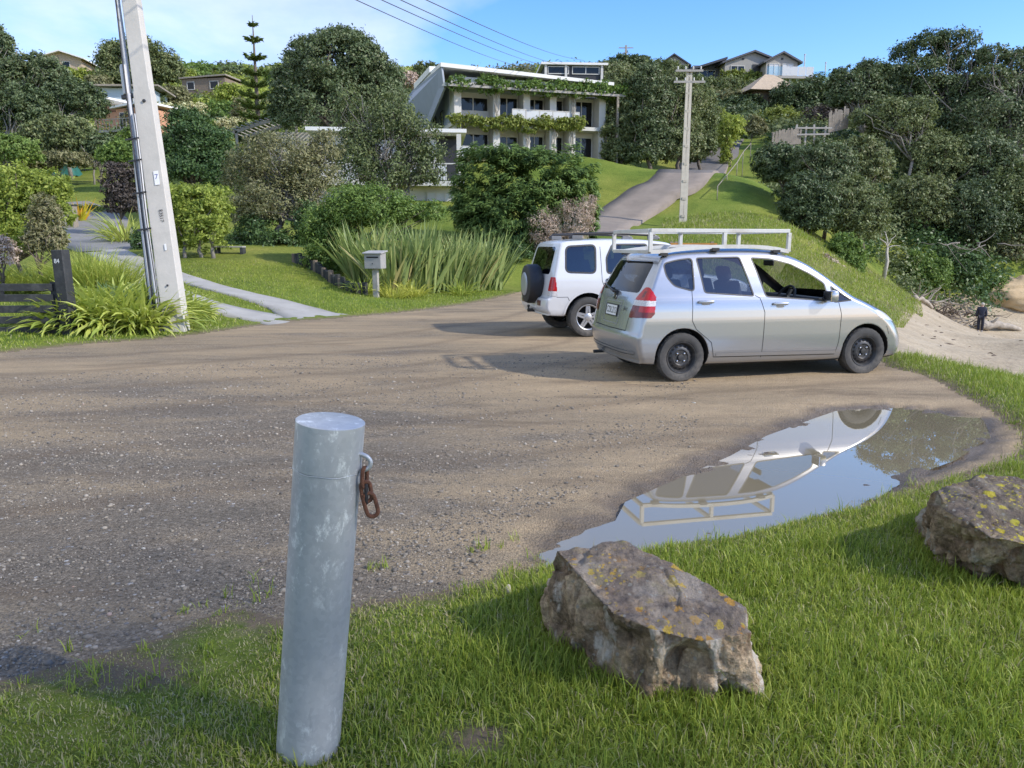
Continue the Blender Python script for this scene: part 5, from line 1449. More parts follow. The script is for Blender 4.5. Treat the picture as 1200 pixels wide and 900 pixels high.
# ------------------------------------------------------------------ houses
M_WHITEW = simple('white_render', (.56, .55, .51), .75, var=.06, scale=1.2, dirt=(.45, .43, .38), dirt_amt=.45)
M_WHITE_SHADE = simple('white_boards_shade', (.28, .32, .38), .6, var=.05, scale=2)  # white boards with the left side's bluish shade painted into the colour
M_ROOFW = simple('pale_roof_edge', (.72, .71, .67), .6, var=.06, scale=2)
M_GREYROOF = simple('dark_roof', (.07, .072, .08), .6, var=.15, scale=3)
M_TIMBER = simple('weathered_timber', (.27, .235, .19), .85, var=.25, scale=3, bmp=.01)
M_GREYT = simple('silvered_timber', (.34, .32, .29), .85, var=.2, scale=4, bmp=.008)
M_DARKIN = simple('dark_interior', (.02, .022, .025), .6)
M_TERRA = simple('terracotta_boards', (.52, .27, .16), .8, var=.12, scale=2)
M_BLUEW = simple('pale_blue_wall', (.42, .50, .56), .75, var=.06)
M_GREYB = simple('grey_green_boards', (.33, .315, .285), .75, var=.08, scale=3)
M_DKGREY = simple('dark_grey_boards', (.10, .11, .125), .7, var=.1, scale=3)
M_TAN = simple('tan_shingle', (.42, .33, .23), .9, var=.2, scale=4, bmp=.02)
M_BROWNB = simple('brown_boards', (.20, .155, .115), .85, var=.2, scale=3)
def window_mat(name, dark):
    m, nt, b, o = newmat(name)
    b.inputs['Base Color'].default_value = (*dark, 1); b.inputs['Roughness'].default_value = .03; b.inputs['Specular IOR Level'].default_value = .35
    v = coords(nt); bump(nt, noise_n(nt, v, .7, 2, .5), .15, .05, b)
    return m
M_WIN = window_mat('house_window', (.012, .013, .014))
M_FROST = simple('frosted_panel', (.56, .57, .57), .3, var=.03)
M_CLEARG = glass('clear_balustrade', (.80, .90, .90), 1.2)
M_CURT = simple('pale_curtain', (.60, .58, .54), .9, var=.1, scale=2)

def boxp(name, a, b, mat, par, bevel=0, m=None):
    return MB().span(a, b).build(name, mat, par, bevel=bevel)

def window(par, x0, x1, z0, z1, y, fr=M_WHITEW, mull=0, glassm=None, depth=.10, name='window', axis='x', curtain=False):
    """window part: frame bars as its mesh, pane (and curtain) as sub-parts; on a wall facing -y (axis x) or -x (axis y)"""
    t = .07; mb = MB(); gl = MB(); cu = MB()
    def sp(m, a0, a1, c0, c1, d0, d1):
        if axis == 'x': m.span((a0, d0, c0), (a1, d1, c1))
        else: m.span((d0, a0, c0), (d1, a1, c1))
    sp(mb, x0, x1, z0, z0+t, y-.04, y+depth); sp(mb, x0, x1, z1-t, z1, y-.04, y+depth)
    sp(mb, x0, x0+t, z0+t, z1-t, y-.04, y+depth); sp(mb, x1-t, x1, z0+t, z1-t, y-.04, y+depth)
    for k in range(mull):
        xm = x0 + (x1-x0)*(k+1)/(mull+1); sp(mb, xm-t/2, xm+t/2, z0+t, z1-t, y-.035, y+depth)
    o = mb.build(name, fr, par)
    sp(gl, x0+t, x1-t, z0+t, z1-t, y+.01, y+.025); gl.build('pane', glassm or M_WIN, o)
    return o

def white_house():
    # front left foot corner of the terrace, facade turned a little to the right
    D = 54; o0 = P(533, 188, D); root = thing('terraced_house', 'white two storey flat roofed house with vine covered balconies', 'house', (o0.x, o0.y, o0.z), R(17))
    W = 11.35; DP = 9.5; H1, H2, H3 = 2.42, 2.42, 1.35
    y1 = 1.2   # glazed wall set back behind the balcony piers
    wall = MB()
    wall.span((0, y1+.25, -3.2), (W, DP, 0)); 
    wall.span((0, y1+.25, 0), (.35, DP, H1+H2)); wall.span((W-.35, y1+.25, 0), (W, DP, H1+H2)); wall.span((.35, DP-.3, 0), (W-.35, DP, H1+H2))
    wall.build('wall', M_WHITEW, root)
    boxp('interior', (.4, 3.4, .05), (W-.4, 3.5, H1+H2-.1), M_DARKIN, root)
    boxp('floor_slab', (-.15, 0, -.28), (W+.1, DP-.02, 0), M_WHITEW, root); boxp('floor_slab', (-.1, -.05, H1-.02), (W+.05, DP-.32, H1+.24), M_WHITEW, root)
    # piers
    for x in (0, 2.8, 5.05, 7.05, 8.55, 10.9):
        for (za, zb) in ((.002, H1-.022), (H1+.242, H1+H2-.002)):
            boxp('pier', (x+.02, .02, za), (x+.52, y1+.22, zb), M_WHITEW, root)
    # back walls with openings: solid panels and windows by bay
    bays = [(.55, 2.78, .85, 2.05, 3.55, 4.55), (3.35, 5.0, .65, 1.95, 3.2, 4.65), (5.6, 7.0, .35, 2.05, 3.3, 4.65), (7.6, 8.5, .2, 2.05, 3.3, 4.65), (9.1, 10.85, .12, 2.1, 2.72, 4.68)]
    for i, (xa, xb, za, zb, zc, zd) in enumerate(bays):
        for (lo, hi, w0, w1) in ((.002, H1-.022, za, zb), (H1+.242, H1+H2-.002, zc, zd)):
            xr = xb if i < 4 else 10.88
            boxp('wall_panel', (xa-.5, y1, lo), (xr+.05, y1+.2, w0), M_WHITEW, root); boxp('wall_panel', (xa-.5, y1, w1), (xr+.05, y1+.2, hi), M_WHITEW, root)
            window(root, xa-.02, xr+.02, w0, w1, y1+.05, M_WHITEW, 1 if i != 3 else 0)
    # left side wall: boards with shade put into their colour, door, sloping soffit
    boxp('side_wall', (-.03, y1+.3, -3.2), (-.002, DP, H1+H2+.6), M_WHITE_SHADE, root)
    window(root, 3.3, 4.3, .1+1.2, 3.9, -.06, M_DKGREY, 0, axis='y', name='side_window'); window(root, 6.2, 7.2, 2.0, 3.9, -.06, M_DKGREY, 0, axis='y', name='side_window')
    # roof: long slab rising to the back, deep pale fascia, wing like eave on the left
    r = MB(); r.prism([(-.5, H1+H2+.0), (-.5, H1+H2+.22), (DP+1, H1+H2+2.3), (DP+1, H1+H2+2.0)], -.8, W+.6, plane='YZ')
    r.build('roof', M_ROOFW, root)
    f = MB(); f.add([(-1.0, -.45, H1+H2+1.25), (W+.5, -.45, H1+H2+.75), (W+.5, -.45, H1+H2+.97), (-1.0, -.45, H1+H2+1.52), (-1.0, DP, H1+H2+1.6), (W+.5, DP, H1+H2+1.1), (W+.5, DP, H1+H2+1.3), (-1.0, DP, H1+H2+1.85)], [(0,1,2,3), (4,7,6,5), (0,4,5,1), (3,2,6,7), (0,3,7,4), (1,5,6,2)])
    f.build('roof_edge', M_ROOFW, root)
    boxp('upper_wall', (-.2, .15, H1+H2+.20), (W-.3, .4, H1+H2+.80), M_WHITEW, root)
    wg = MB(); wg.add([(-.95, -.4, H1+H2+1.25), (-.75, -.2, H1+H2-.1), (-1.3, 9.0, H1-1.6), (-2.4, 10.2, H1+H2-.2), (-1.2, 9.5, H1+H2+1.5)], [(0,1,2,3,4)])
    wg2 = [(v[0]+.15, v[1]+.1, v[2]) for v in wg.v]; wg.add(wg2, [(4,3,2,1,0)]); n5 = 5
    for i in range(5): wg.f.append((i, (i+1) % 5, n5+(i+1) % 5, n5+i)); wg.m.append(0)
    wg.build('gable_wing', M_WHITE_SHADE, root)  # same painted-in shade tone as the side wall
    boxp('rear_roof', (-1.1, 3.0, H1+H2+1.55), (3.0, DP, H1+H2+1.98), M_ROOFW, root)
    # pergola beams over the upper floor
    pg = MB()
    for y in (-.9, -.35): pg.bar((-.6, y, H1+H2+.02), (W+1.3, y, H1+H2-.02), .10, .16)
    for x in np.arange(-.4, W+1.3, .75): pg.bar((x, -1.15, H1+H2+.14), (x, .15, H1+H2+.14), .06, .10)
    pg.build('pergola', M_GREYT, root)
    for x in (W+.55,):
        boxp('pergola_post', (x, -.95, -.2), (x+.16, -.79, H1+H2-.06), M_TIMBER, root)
    # balustrades
    def rail(xa, xb, z, y, n):
        b = thing('balustrade', None, None); b.parent = root
        q = MB(); q.bar((xa, y, z+.98), (xb, y, z+.98), .05); q.bar((xa, y, z+.08), (xb, y, z+.08), .05)
        for k in range(n+1):
            x = xa+(xb-xa)*k/n; q.bar((x, y, z), (x, y, z+.98), .05)
        q.build('rail', M_WHITEW, b)
        for k in range(n):
            p0, p1 = xa+(xb-xa)*k/n+.04, xa+(xb-xa)*(k+1)/n-.04
            boxp('panel', (p0, y-.01, z+.12), (p1, y+.01, z+.94), M_FROST, b)
    rail(.25, 4.0, .0, -.05, 3); rail(4.2, 9.3, H1+.24, -.10, 5)
    # timber deck and posts on the right, curtains inside the right windows
    boxp('curtain', (9.15, 2.0, H1+.3), (9.55, 2.06, 4.65), M_CURT, root); boxp('curtain', (10.4, 2.0, H1+.3), (10.85, 2.06, 4.65), M_CURT, root)
    boxp('curtain', (5.7, 2.0, .35), (6.3, 2.06, 2.05), M_CURT, root); boxp('curtain', (.7, 2.0, 3.5), (1.2, 2.06, 4.6), M_CURT, root); boxp('curtain', (3.4, 2.0, .65), (4.2, 2.06, 2.0), M_CURT, root)
    boxp('side_deck', (W, -.1, H1+.0), (W+1.0, 2.0, H1+.2), M_TIMBER, root)
    for x in (W+.05, W+.8): boxp('deck_post', (x, -.12, -.5), (x+.12, 0, H1), M_TIMBER, root)
    # climbing plants along the two balcony lines
    rng = np.random.default_rng(300)
    def vine(blobs, seed, mat, name, label):
        V, F, _ = crown_geo(blobs, .2, .5, np.random.default_rng(seed), 1.7, .3, maxn=9000, low=-1)
        o = mesh_np(name, V, F, mat); o.location = root.location; o.rotation_euler = root.rotation_euler
        return tag(o, label, 'climbing plant')
    vine([(x, -.6+rng.normal()*.1, H1+H2+.32+rng.normal()*.14, .85, .5, .42+rng.random()*.22) for x in (.2, 2.2, 3.0, 4.6, 5.6, 6.6, 7.6, 8.8, 9.8, 10.8, 11.6, 12.4)], 301, LM['green'], 'balcony_vine', 'vine growing along the upper pergola of the white house')
    vine([(x, -.3+rng.normal()*.08, H1+.26+rng.normal()*.1, .8, .4, .44+rng.random()*.2) for x in (.3, 1.3, 2.4, 3.4, 4.4, 5.4, 6.4, 7.3, 8.3, 9.0)], 302, LM['hedge'], 'balcony_vine', 'vine growing along the middle balcony of the white house')
    vine([(x, -.7+rng.normal()*.2, -.1+rng.normal()*.15, .9, .5, .55+rng.random()*.3) for x in (1.5, 3.0, 4.6, 6.0, 7.6, 9.2)], 303, LM['dull'], 'low_planting', 'low planting along the foot of the white terraced house')['kind'] = 'stuff'
    for k, (x, z0, z1) in enumerate(((3.0, H1-.6, H1+H2), (5.3, 0, H1), (7.35, -.2, H1+.1), (8.75, -.3, H1+H2))):
        vv = MB(); rg = np.random.default_rng(310+k)
        for j in range(4):
            vv.tube([(x+rg.normal()*.12, -.18+rg.normal()*.06, z0+(z1-z0)*t) for t in np.linspace(0, 1, 6)], .035, 5)
        ob = vv.build('vine_stem', M_BARKP, None, smooth=True); ob.location = root.location; ob.rotation_euler = root.rotation_euler
        tag(ob, ['twining vine stem at the second pier of the white house', 'vine stem on the lower middle pier of the white house', 'thick twisted vine stem by the lower right window', 'tall vine stem left of the rightmost windows'][k], 'climbing plant', 'vine stems on the white house')
    return root
WH = white_house()

def lower_building():
    D = 43; o0 = P(372, 246, D); root = thing('lower_house', 'white lower building with garage and balcony half hidden by trees', 'house', (o0.x, o0.y, o0.z), R(6))
    W = 7.9
    boxp('wall', (0, 0, -1.5), (W, 6, 1.3), M_WHITEW, root); boxp('balcony_slab', (-.2, -.9, 1.302), (W+.3, 6, 1.55), M_WHITEW, root)
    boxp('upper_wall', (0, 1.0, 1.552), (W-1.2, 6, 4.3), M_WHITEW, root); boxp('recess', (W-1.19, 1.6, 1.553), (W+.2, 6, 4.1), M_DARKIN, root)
    boxp('roof', (-.5, .2, 4.302), (W+.5, 6.3, 4.5), M_ROOFW, root)
    q = MB(); q.bar((0, -.8, 2.5), (W+.2, -.8, 2.5), .06)
    for k in range(11): q.bar((k*.8, -.8, 1.55), (k*.8, -.8, 2.5), .05)
    q.build('railing', M_WHITEW, root)
    for k in range(7): boxp('rail_panel', (k*.8+1.7, -.81, 1.62), (k*.8+2.4, -.79, 2.42), M_FROST, root)
    g = window(root, W-1.8, W-.25, -1.0, 1.05, -.05, M_WHITEW, 2, M_FROST, .04, 'garage_door')
    window(root, 2.2, 3.6, 2.2, 3.7, .94, M_WHITEW, 1); window(root, .5, 1.6, 2.2, 3.7, .94, M_WHITEW, 0); window(root, 4.6, 5.8, 2.2, 3.7, .94, M_WHITEW, 1)
    boxp('corner_post', (W-.1, -.7, 1.552), (W+.15, -.45, 4.1), M_WHITEW, root)
lower_building()

def pergola():
    D = 52; a = P(272, 178, D); root = thing('garden_pergola', 'weathered curved timber pergola above the grey green tree', 'pergola', (a.x, a.y, a.z))
    def rafter(y, name):
        b = MB(); pts = []
        for t in np.linspace(0, 1, 12):
            x = 7.3*t; z = 1.2 + 1.05*math.sin(min(1, t*1.5)*math.pi/2) - .35*max(0, t-.6)
            pts.append((x, y, z))
        for p, q in zip(pts[:-1], pts[1:]): b.bar(p, q, .14, .22)
        b.build(name, M_GREYT, root)
    rafter(0, 'beam'); rafter(2.4, 'beam')
    s = MB()
    for t in np.linspace(0, 1, 24):
        x = 7.3*t; z = 1.32 + 1.05*math.sin(min(1, t*1.5)*math.pi/2) - .35*max(0, t-.6)
        s.bar((x, -.6, z), (x, 3.0, z), .10, .07)
    s.build('slats', M_GREYT, root)
    for x in (.3, 3.7, 7.0):
        for y in (.0, 2.4): boxp('post', (x, y-.07, -1.5), (x+.16, y+.07, 2.1 if x > 1 else 1.35), M_GREYT, root)
    boxp('back_wall', (1.5, 3.1, -1), (7.5, 3.25, 1.7), M_WHITEW, root)
pergola()

def gable_house(name, label, loc, rz, W, DP, H, pitch_h, wallm, roofm, wins=(), over=.4, flat=False, deck=None):
    root = thing(name, label, 'house', loc, rz)
    boxp('wall', (0, 0, -2), (W, DP, H), wallm, root)
    if flat:
        r = MB(); r.add([(-over, -over, H), (W+over, -over, H+pitch_h), (W+over, DP+over, H+pitch_h), (-over, DP+over, H), (-over, -over, H+.2), (W+over, -over, H+pitch_h+.2), (W+over, DP+over, H+pitch_h+.2), (-over, DP+over, H+.2)], [(0,3,2,1), (4,5,6,7), (0,1,5,4), (1,2,6,5), (2,3,7,6), (3,0,4,7)])
        r.build('roof', roofm, root)
        boxp('gable', (0, .002, H-.3), (W, DP, H+pitch_h*.45), wallm, root) if pitch_h > .6 else None
    else:
        MB().prism([(0, H), (W, H), (W/2, H+pitch_h)], 0, DP, plane='XZ').build('gable', wallm, root)
        r = MB(); e = over; k = pitch_h/(W/2)
        r.prism([(-e, H-e*k+.02), (W/2, H+pitch_h+.02), (W+e, H-e*k+.02), (W+e, H-e*k+.2), (W/2, H+pitch_h+.22), (-e, H-e*k+.2)], -e, DP+e, plane='XZ')
        r.build('roof', roofm, root)
    for w in wins: window(root, w[0], w[1], w[2], w[3], -.03, M_WHITEW, w[4] if len(w) > 4 else 0, depth=.02)
    return root

# hilltop house: two gables facing the bay, deck with glass, dark lean-to roof on the left
def hilltop():
    D = 104; o0 = P(847, 96, D); root = thing('hilltop_house', 'grey gabled house on the hilltop with glass fronted deck', 'house', (o0.x, o0.y, o0.z), R(4))
    s = D/900
    def gab(x0, x1, y0, h, ph, dp, wallm):
        boxp('wall', (x0, y0, -2), (x1, y0+dp, h), wallm, root)
        MB().prism([(x0, h), (x1, h), ((x0+x1)/2, h+ph)], y0, y0+dp, plane='XZ').build('gable', wallm, root)
        r = MB(); k = ph/((x1-x0)/2); e = .5
        r.prism([(x0-e, h-e*k+.02), ((x0+x1)/2, h+ph+.02), (x1+e, h-e*k+.02), (x1+e, h-e*k+.25), ((x0+x1)/2, h+ph+.27), (x0-e, h-e*k+.25)], y0-e, y0+dp, plane='XZ').build('roof', M_GREYROOF, root)
    gab(.2, 8.0, 0, 2.45, 1.35, 9, M_GREYB)
    gab(5.1, 9.4, -2.0, 2.2, 1.05, 8, M_GREYB)
    boxp('side_wing', (-3.4, 2.5, -2), (.19, 9, 2.6), M_DKGREY, root)
    r = MB(); r.add([(-4.4, 1.2, 1.6), (.6, .2, 3.0), (.6, 9, 3.0), (-4.4, 9, 1.6), (-4.4, 1.2, 1.85), (.6, .2, 3.3), (.6, 9, 3.3), (-4.4, 9, 1.85)], [(0,3,2,1), (4,5,6,7), (0,1,5,4), (1,2,6,5), (2,3,7,6), (3,0,4,7)]); r.build('lean_to_roof', M_GREYROOF, root)
    window(root, -2.6, -.3, .6, 2.0, 2.44, M_WHITEW, 1); window(root, 1.0, 2.9, .4, 2.1, -.06, M_WHITEW, 1)
    window(root, 5.5, 6.9, .1, 2.0, -2.06, M_WHITEW, 1, M_FROST, name='sliding_door'); window(root, 7.3, 8.8, .1, 2.0, -2.06, M_WHITEW, 1, M_FROST, name='sliding_door')
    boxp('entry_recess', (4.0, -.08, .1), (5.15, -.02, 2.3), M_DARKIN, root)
    boxp('deck', (4.2, -4.6, -.35), (10.6, -2.02, -.05), M_GREYB, root)
    for x in (4.6, 7.4, 10.2): boxp('deck_post', (x, -4.4, -2.6), (x+.25, -4.15, -.352), M_GREYB, root)
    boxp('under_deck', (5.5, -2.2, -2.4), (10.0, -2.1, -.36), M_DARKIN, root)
    for k in range(6): boxp('glass_panel', (4.25+k*1.05, -4.56, 0), (4.25+k*1.05+1.0, -4.53, 1.1), M_FROST if k in (2, 3, 4, 5) else M_CLEARG, root)
    boxp('vent', (2.5, -.04, 2.85), (2.8, -.01, 3.1), M_DARKIN, root); boxp('vent', (7.1, -2.04, 2.5), (7.4, -2.01, 2.75), M_DARKIN, root)
    for k in range(3): boxp('pool_fence_panel', (11.2+k*1.2, -3, -.9), (11.2+k*1.2+1.15, -2.97, .9), M_CLEARG, root)
    boxp('terrace_wall', (10.8, -3.2, -2.5), (15.2, -3.0, -.9), M_TAN, root)
hilltop()
for i, (px, ytop, lab) in enumerate([(941, 66, 'left white mast beside the hilltop deck'), (966, 75, 'right white mast beside the hilltop deck')]):
    b = P(px, 100, 103); t = P(px, ytop, 103)
    q = MB(); q.tube([(0, 0, -1), (0, 0, t.z-b.z)], [.10, .07], 8); q.lathe([(.12, 0), (.12, .12), (.001, .14)], 8, c=(0, 0, t.z-b.z))
    o = q.build('mast', M_WHITEW); o.location = b; tag(o, lab, 'mast', 'white masts by the hilltop house')

h = gable_house('garden_hut', 'small hut with tan pyramid roof among hedges below hilltop house', P(884, 126, 86), R(10), 4.6, 4, 2.0, .1, M_BROWNB, M_TAN)
for c in list(h.children):
    if c.name.startswith(('roof', 'gable')): bpy.data.objects.remove(c)
MB().add([(-1.1, -1.1, 1.75), (5.6, -1.1, 1.75), (5.6, 5, 1.75), (-1.1, 5, 1.75), (1.9, 1.6, 3.9), (2.9, 1.6, 3.9)], [(0,1,5,4), (1,2,5), (2,3,4,5), (3,0,4), (3,2,1,0)]).build('roof', M_TAN, h)
gable_house('gabled_house', 'tan gabled house top peeping between the trees and hilltop house', P(772, 92, 108), R(-8), 4.0, 6, 1.7, 1.3, M_GREYB, M_GREYROOF)
lk = gable_house('rooftop_lookout', 'flat roofed white framed lookout behind the white house roof', P(638, 88, 72), R(4), 5.6, 4, .9, 0.0, M_DARKIN, M_ROOFW, [(.3, 2.3, .1, .8), (2.6, 5.2, .1, .8, 1)], .35, True)
for x in (0, 1.9, 5.3): boxp('post', (x, -.2, -.6), (x+.22, -.02, .9), M_WHITEW, lk)
# roof mast with crossarm
b = P(733, 78, 96); q = MB(); q.bar((0, 0, -1.5), (0, 0, 2.5), .22); q.bar((-.9, -.02, 2.2), (.9, -.02, 2.2), .10); q.bar((-.4, -.02, 1.6), (.4, -.02, 1.6), .08)
o = q.build('power_pole', M_GREYT); o.location = b; tag(o, 'distant short pole with crossarm above the trees on the skyline', 'pole')
# left hillside houses
hh = gable_house('terracotta_house', 'terracotta boarded house with deck half hidden behind the pole', P(138, 156, 80), R(-20), 3.6, 6, 2.4, .4, M_TERRA, M_ROOFW, [(.5, 1.2, .3, 2.0), (1.7, 2.4, .3, 2.0)], .4, True)
boxp('deck', (-.5, -2.2, -.25), (4.2, -.02, 0), M_GREYT, hh)
q = MB(); q.bar((-.5, -2.15, 1.0), (4.2, -2.15, 1.0), .06)
for k in range(11): q.bar((-.5+k*.44, -2.15, 0), (-.5+k*.44, -2.15, 1.0), .035)
q.build('railing', M_GREYT, hh)
for x in (.2, 3.8): boxp('deck_post', (x, -2.1, -3), (x+.18, -1.92, -.252), M_WHITEW, hh)
MB().prism([(-3.4, 2.0), (0.2, 3.2), (0.2, 3.4), (-3.4, 2.25)], -1.2, 5, plane='XZ').build('wing_roof', M_ROOFW, hh); boxp('wing_wall', (-3.0, 0, -1.5), (-.02, 5, 2.1), M_TERRA, hh)
gable_house('blue_house', 'pale blue walled house with long low dark roof behind trees', P(112, 128, 96), R(8), 7.0, 6, 2.6, .2, M_BLUEW, M_TIMBER, [(3.6, 4.6, .6, 1.9)], .9, True)
pale = gable_house('pale_hilltop_house', 'cream house with white hip roof on the far left skyline', P(50, 85, 132), R(6), 6.5, 6, 2.4, 1.0, M_TAN, M_ROOFW, [(1.0, 2.2, .6, 1.9), (3.4, 4.6, .6, 1.9)], .8)
brown = gable_house('brown_house', 'low brown weathered house on the left hillside below skyline', P(214, 109, 112), R(-10), 6.8, 5, 1.9, .25, M_BROWNB, M_TIMBER, [(.8, 2.0, .4, 1.5), (4.4, 5.8, .4, 1.5)], .3, True)

# ------------------------------------------------------------------ road, drive, paths draped on the land
STRIPS = []
def drape(name, centre, widths, mat, lift=.03, cross=5, step=.4, kind='structure'):
    pts = [Vector(p) for p in centre]; dense, wd = [], []
    k = len(pts)
    for i in range(k-1):
        p0, p1, p2, p3 = pts[max(i-1, 0)], pts[i], pts[i+1], pts[min(i+2, k-1)]
        m = max(2, int((p2-p1).length/step))
        for j in range(m):
            t = j/m; dense.append(.5*((2*p1)+(-p0+p2)*t+(2*p0-5*p1+4*p2-p3)*t*t+(-p0+3*p1-3*p2+p3)*t**3)); wd.append(widths[i]*(1-t)+widths[i+1]*t)
    dense.append(pts[-1]); wd.append(widths[-1])
    D2 = np.array([(p.x, p.y) for p in dense]); STRIPS.append((D2, np.array(wd))); T = np.gradient(D2, axis=0); T /= np.linalg.norm(T, axis=1)[:, None]
    Nn = np.stack([T[:, 1], -T[:, 0]], 1); s = np.linspace(-.5, .5, cross)
    XY = D2[:, None, :] + Nn[:, None, :]*(np.array(wd)[:, None, None]*s[None, :, None])
    Z = terrain(XY[..., 0], XY[..., 1]); 
    if lift > .02: Z = Z.max(1, keepdims=True)*.35 + Z*.65
    nn = len(Z); e_ = np.minimum(np.arange(nn), np.arange(nn)[::-1])[:, None]; Z = Z - np.clip(1 - e_/3, 0, 1)*(lift+.025)
    V = np.concatenate([XY, (Z+lift)[..., None]], -1); n = len(D2)
    # a skirt so that the edge never floats
    sk0 = V[:, :1].copy(); sk0[..., 2] -= .35; sk1 = V[:, -1:].copy(); sk1[..., 2] -= .35
    V = np.concatenate([sk0, V, sk1], 1); c = cross+2
    id_ = np.arange(n*c).reshape(n, c); F = np.stack([id_[:-1, :-1], id_[:-1, 1:], id_[1:, 1:], id_[1:, :-1]], -1).reshape(-1, 4)
    o = mesh_np(name, V.reshape(-1, 3), F, mat, smooth=True)
    return tag(o, kind=kind)
M_ASPH = simple('old_asphalt', (.125, .115, .105), .9, var=.22, scale=1.3, dirt=(.22, .18, .14), dirt_amt=.5, bmp=.01)
M_ROADBR = simple('worn_road', (.235, .195, .155), .9, var=.18, scale=1.0, dirt=(.14, .12, .10), dirt_amt=.5, bmp=.01)
M_CONC = simple('concrete', (.36, .345, .31), .85, var=.14, scale=2.2, dirt=(.22, .20, .165), dirt_amt=.55, bmp=.006)
M_DRIVE = simple('grey_drive', (.21, .205, .195), .9, var=.15, scale=1.5, dirt=(.14, .13, .11), dirt_amt=.5, bmp=.008)
road_c = [hit(700, 276), hit(722, 258), hit(760, 232), hit(800, 208), hit(826, 192), hit(838, 180), hit(842, 172), hit(852, 164)]
drape('road', road_c[0:5], [2.6, 3.0, 3.4, 3.6, 3.8], M_ROADBR, .05)
drape('road', road_c[3:5] + road_c[5:], [3.6, 3.8, 3.9, 3.7, 3.2], M_ASPH, .07)
drape('side_path', [G(700, 43.5), G(712, 42)], [1.0, 1.2], M_ROADBR, .02)
# left drive: two concrete wheel strips, then grey seal round the bend
drape('concrete_strip', [on_plane(384, 373, .02), hit(335, 360), hit(285, 346), hit(235, 333), hit(185, 317), hit(150, 303), hit(128, 293)], [1.7, 1.0, .8, .75, .75, .75, .75], M_CONC, .035)
drape('concrete_strip', [on_plane(345, 376, .02), hit(295, 371), hit(250, 362), hit(215, 350), hit(175, 330), hit(140, 309), hit(112, 295)], [1.5, 1.0, .8, .75, .75, .75, .75], M_CONC, .035)
drape('driveway', [G(150, 27.2), G(125, 31), G(108, 35), G(100, 40), G(60, 44)], [2.9, 3.2, 3.4, 3.6, 3.4], M_DRIVE, .05)
drape('kerb', [G(98, 29.5), G(146, 28.6)], [.14, .14], M_CONC, .10, 3)

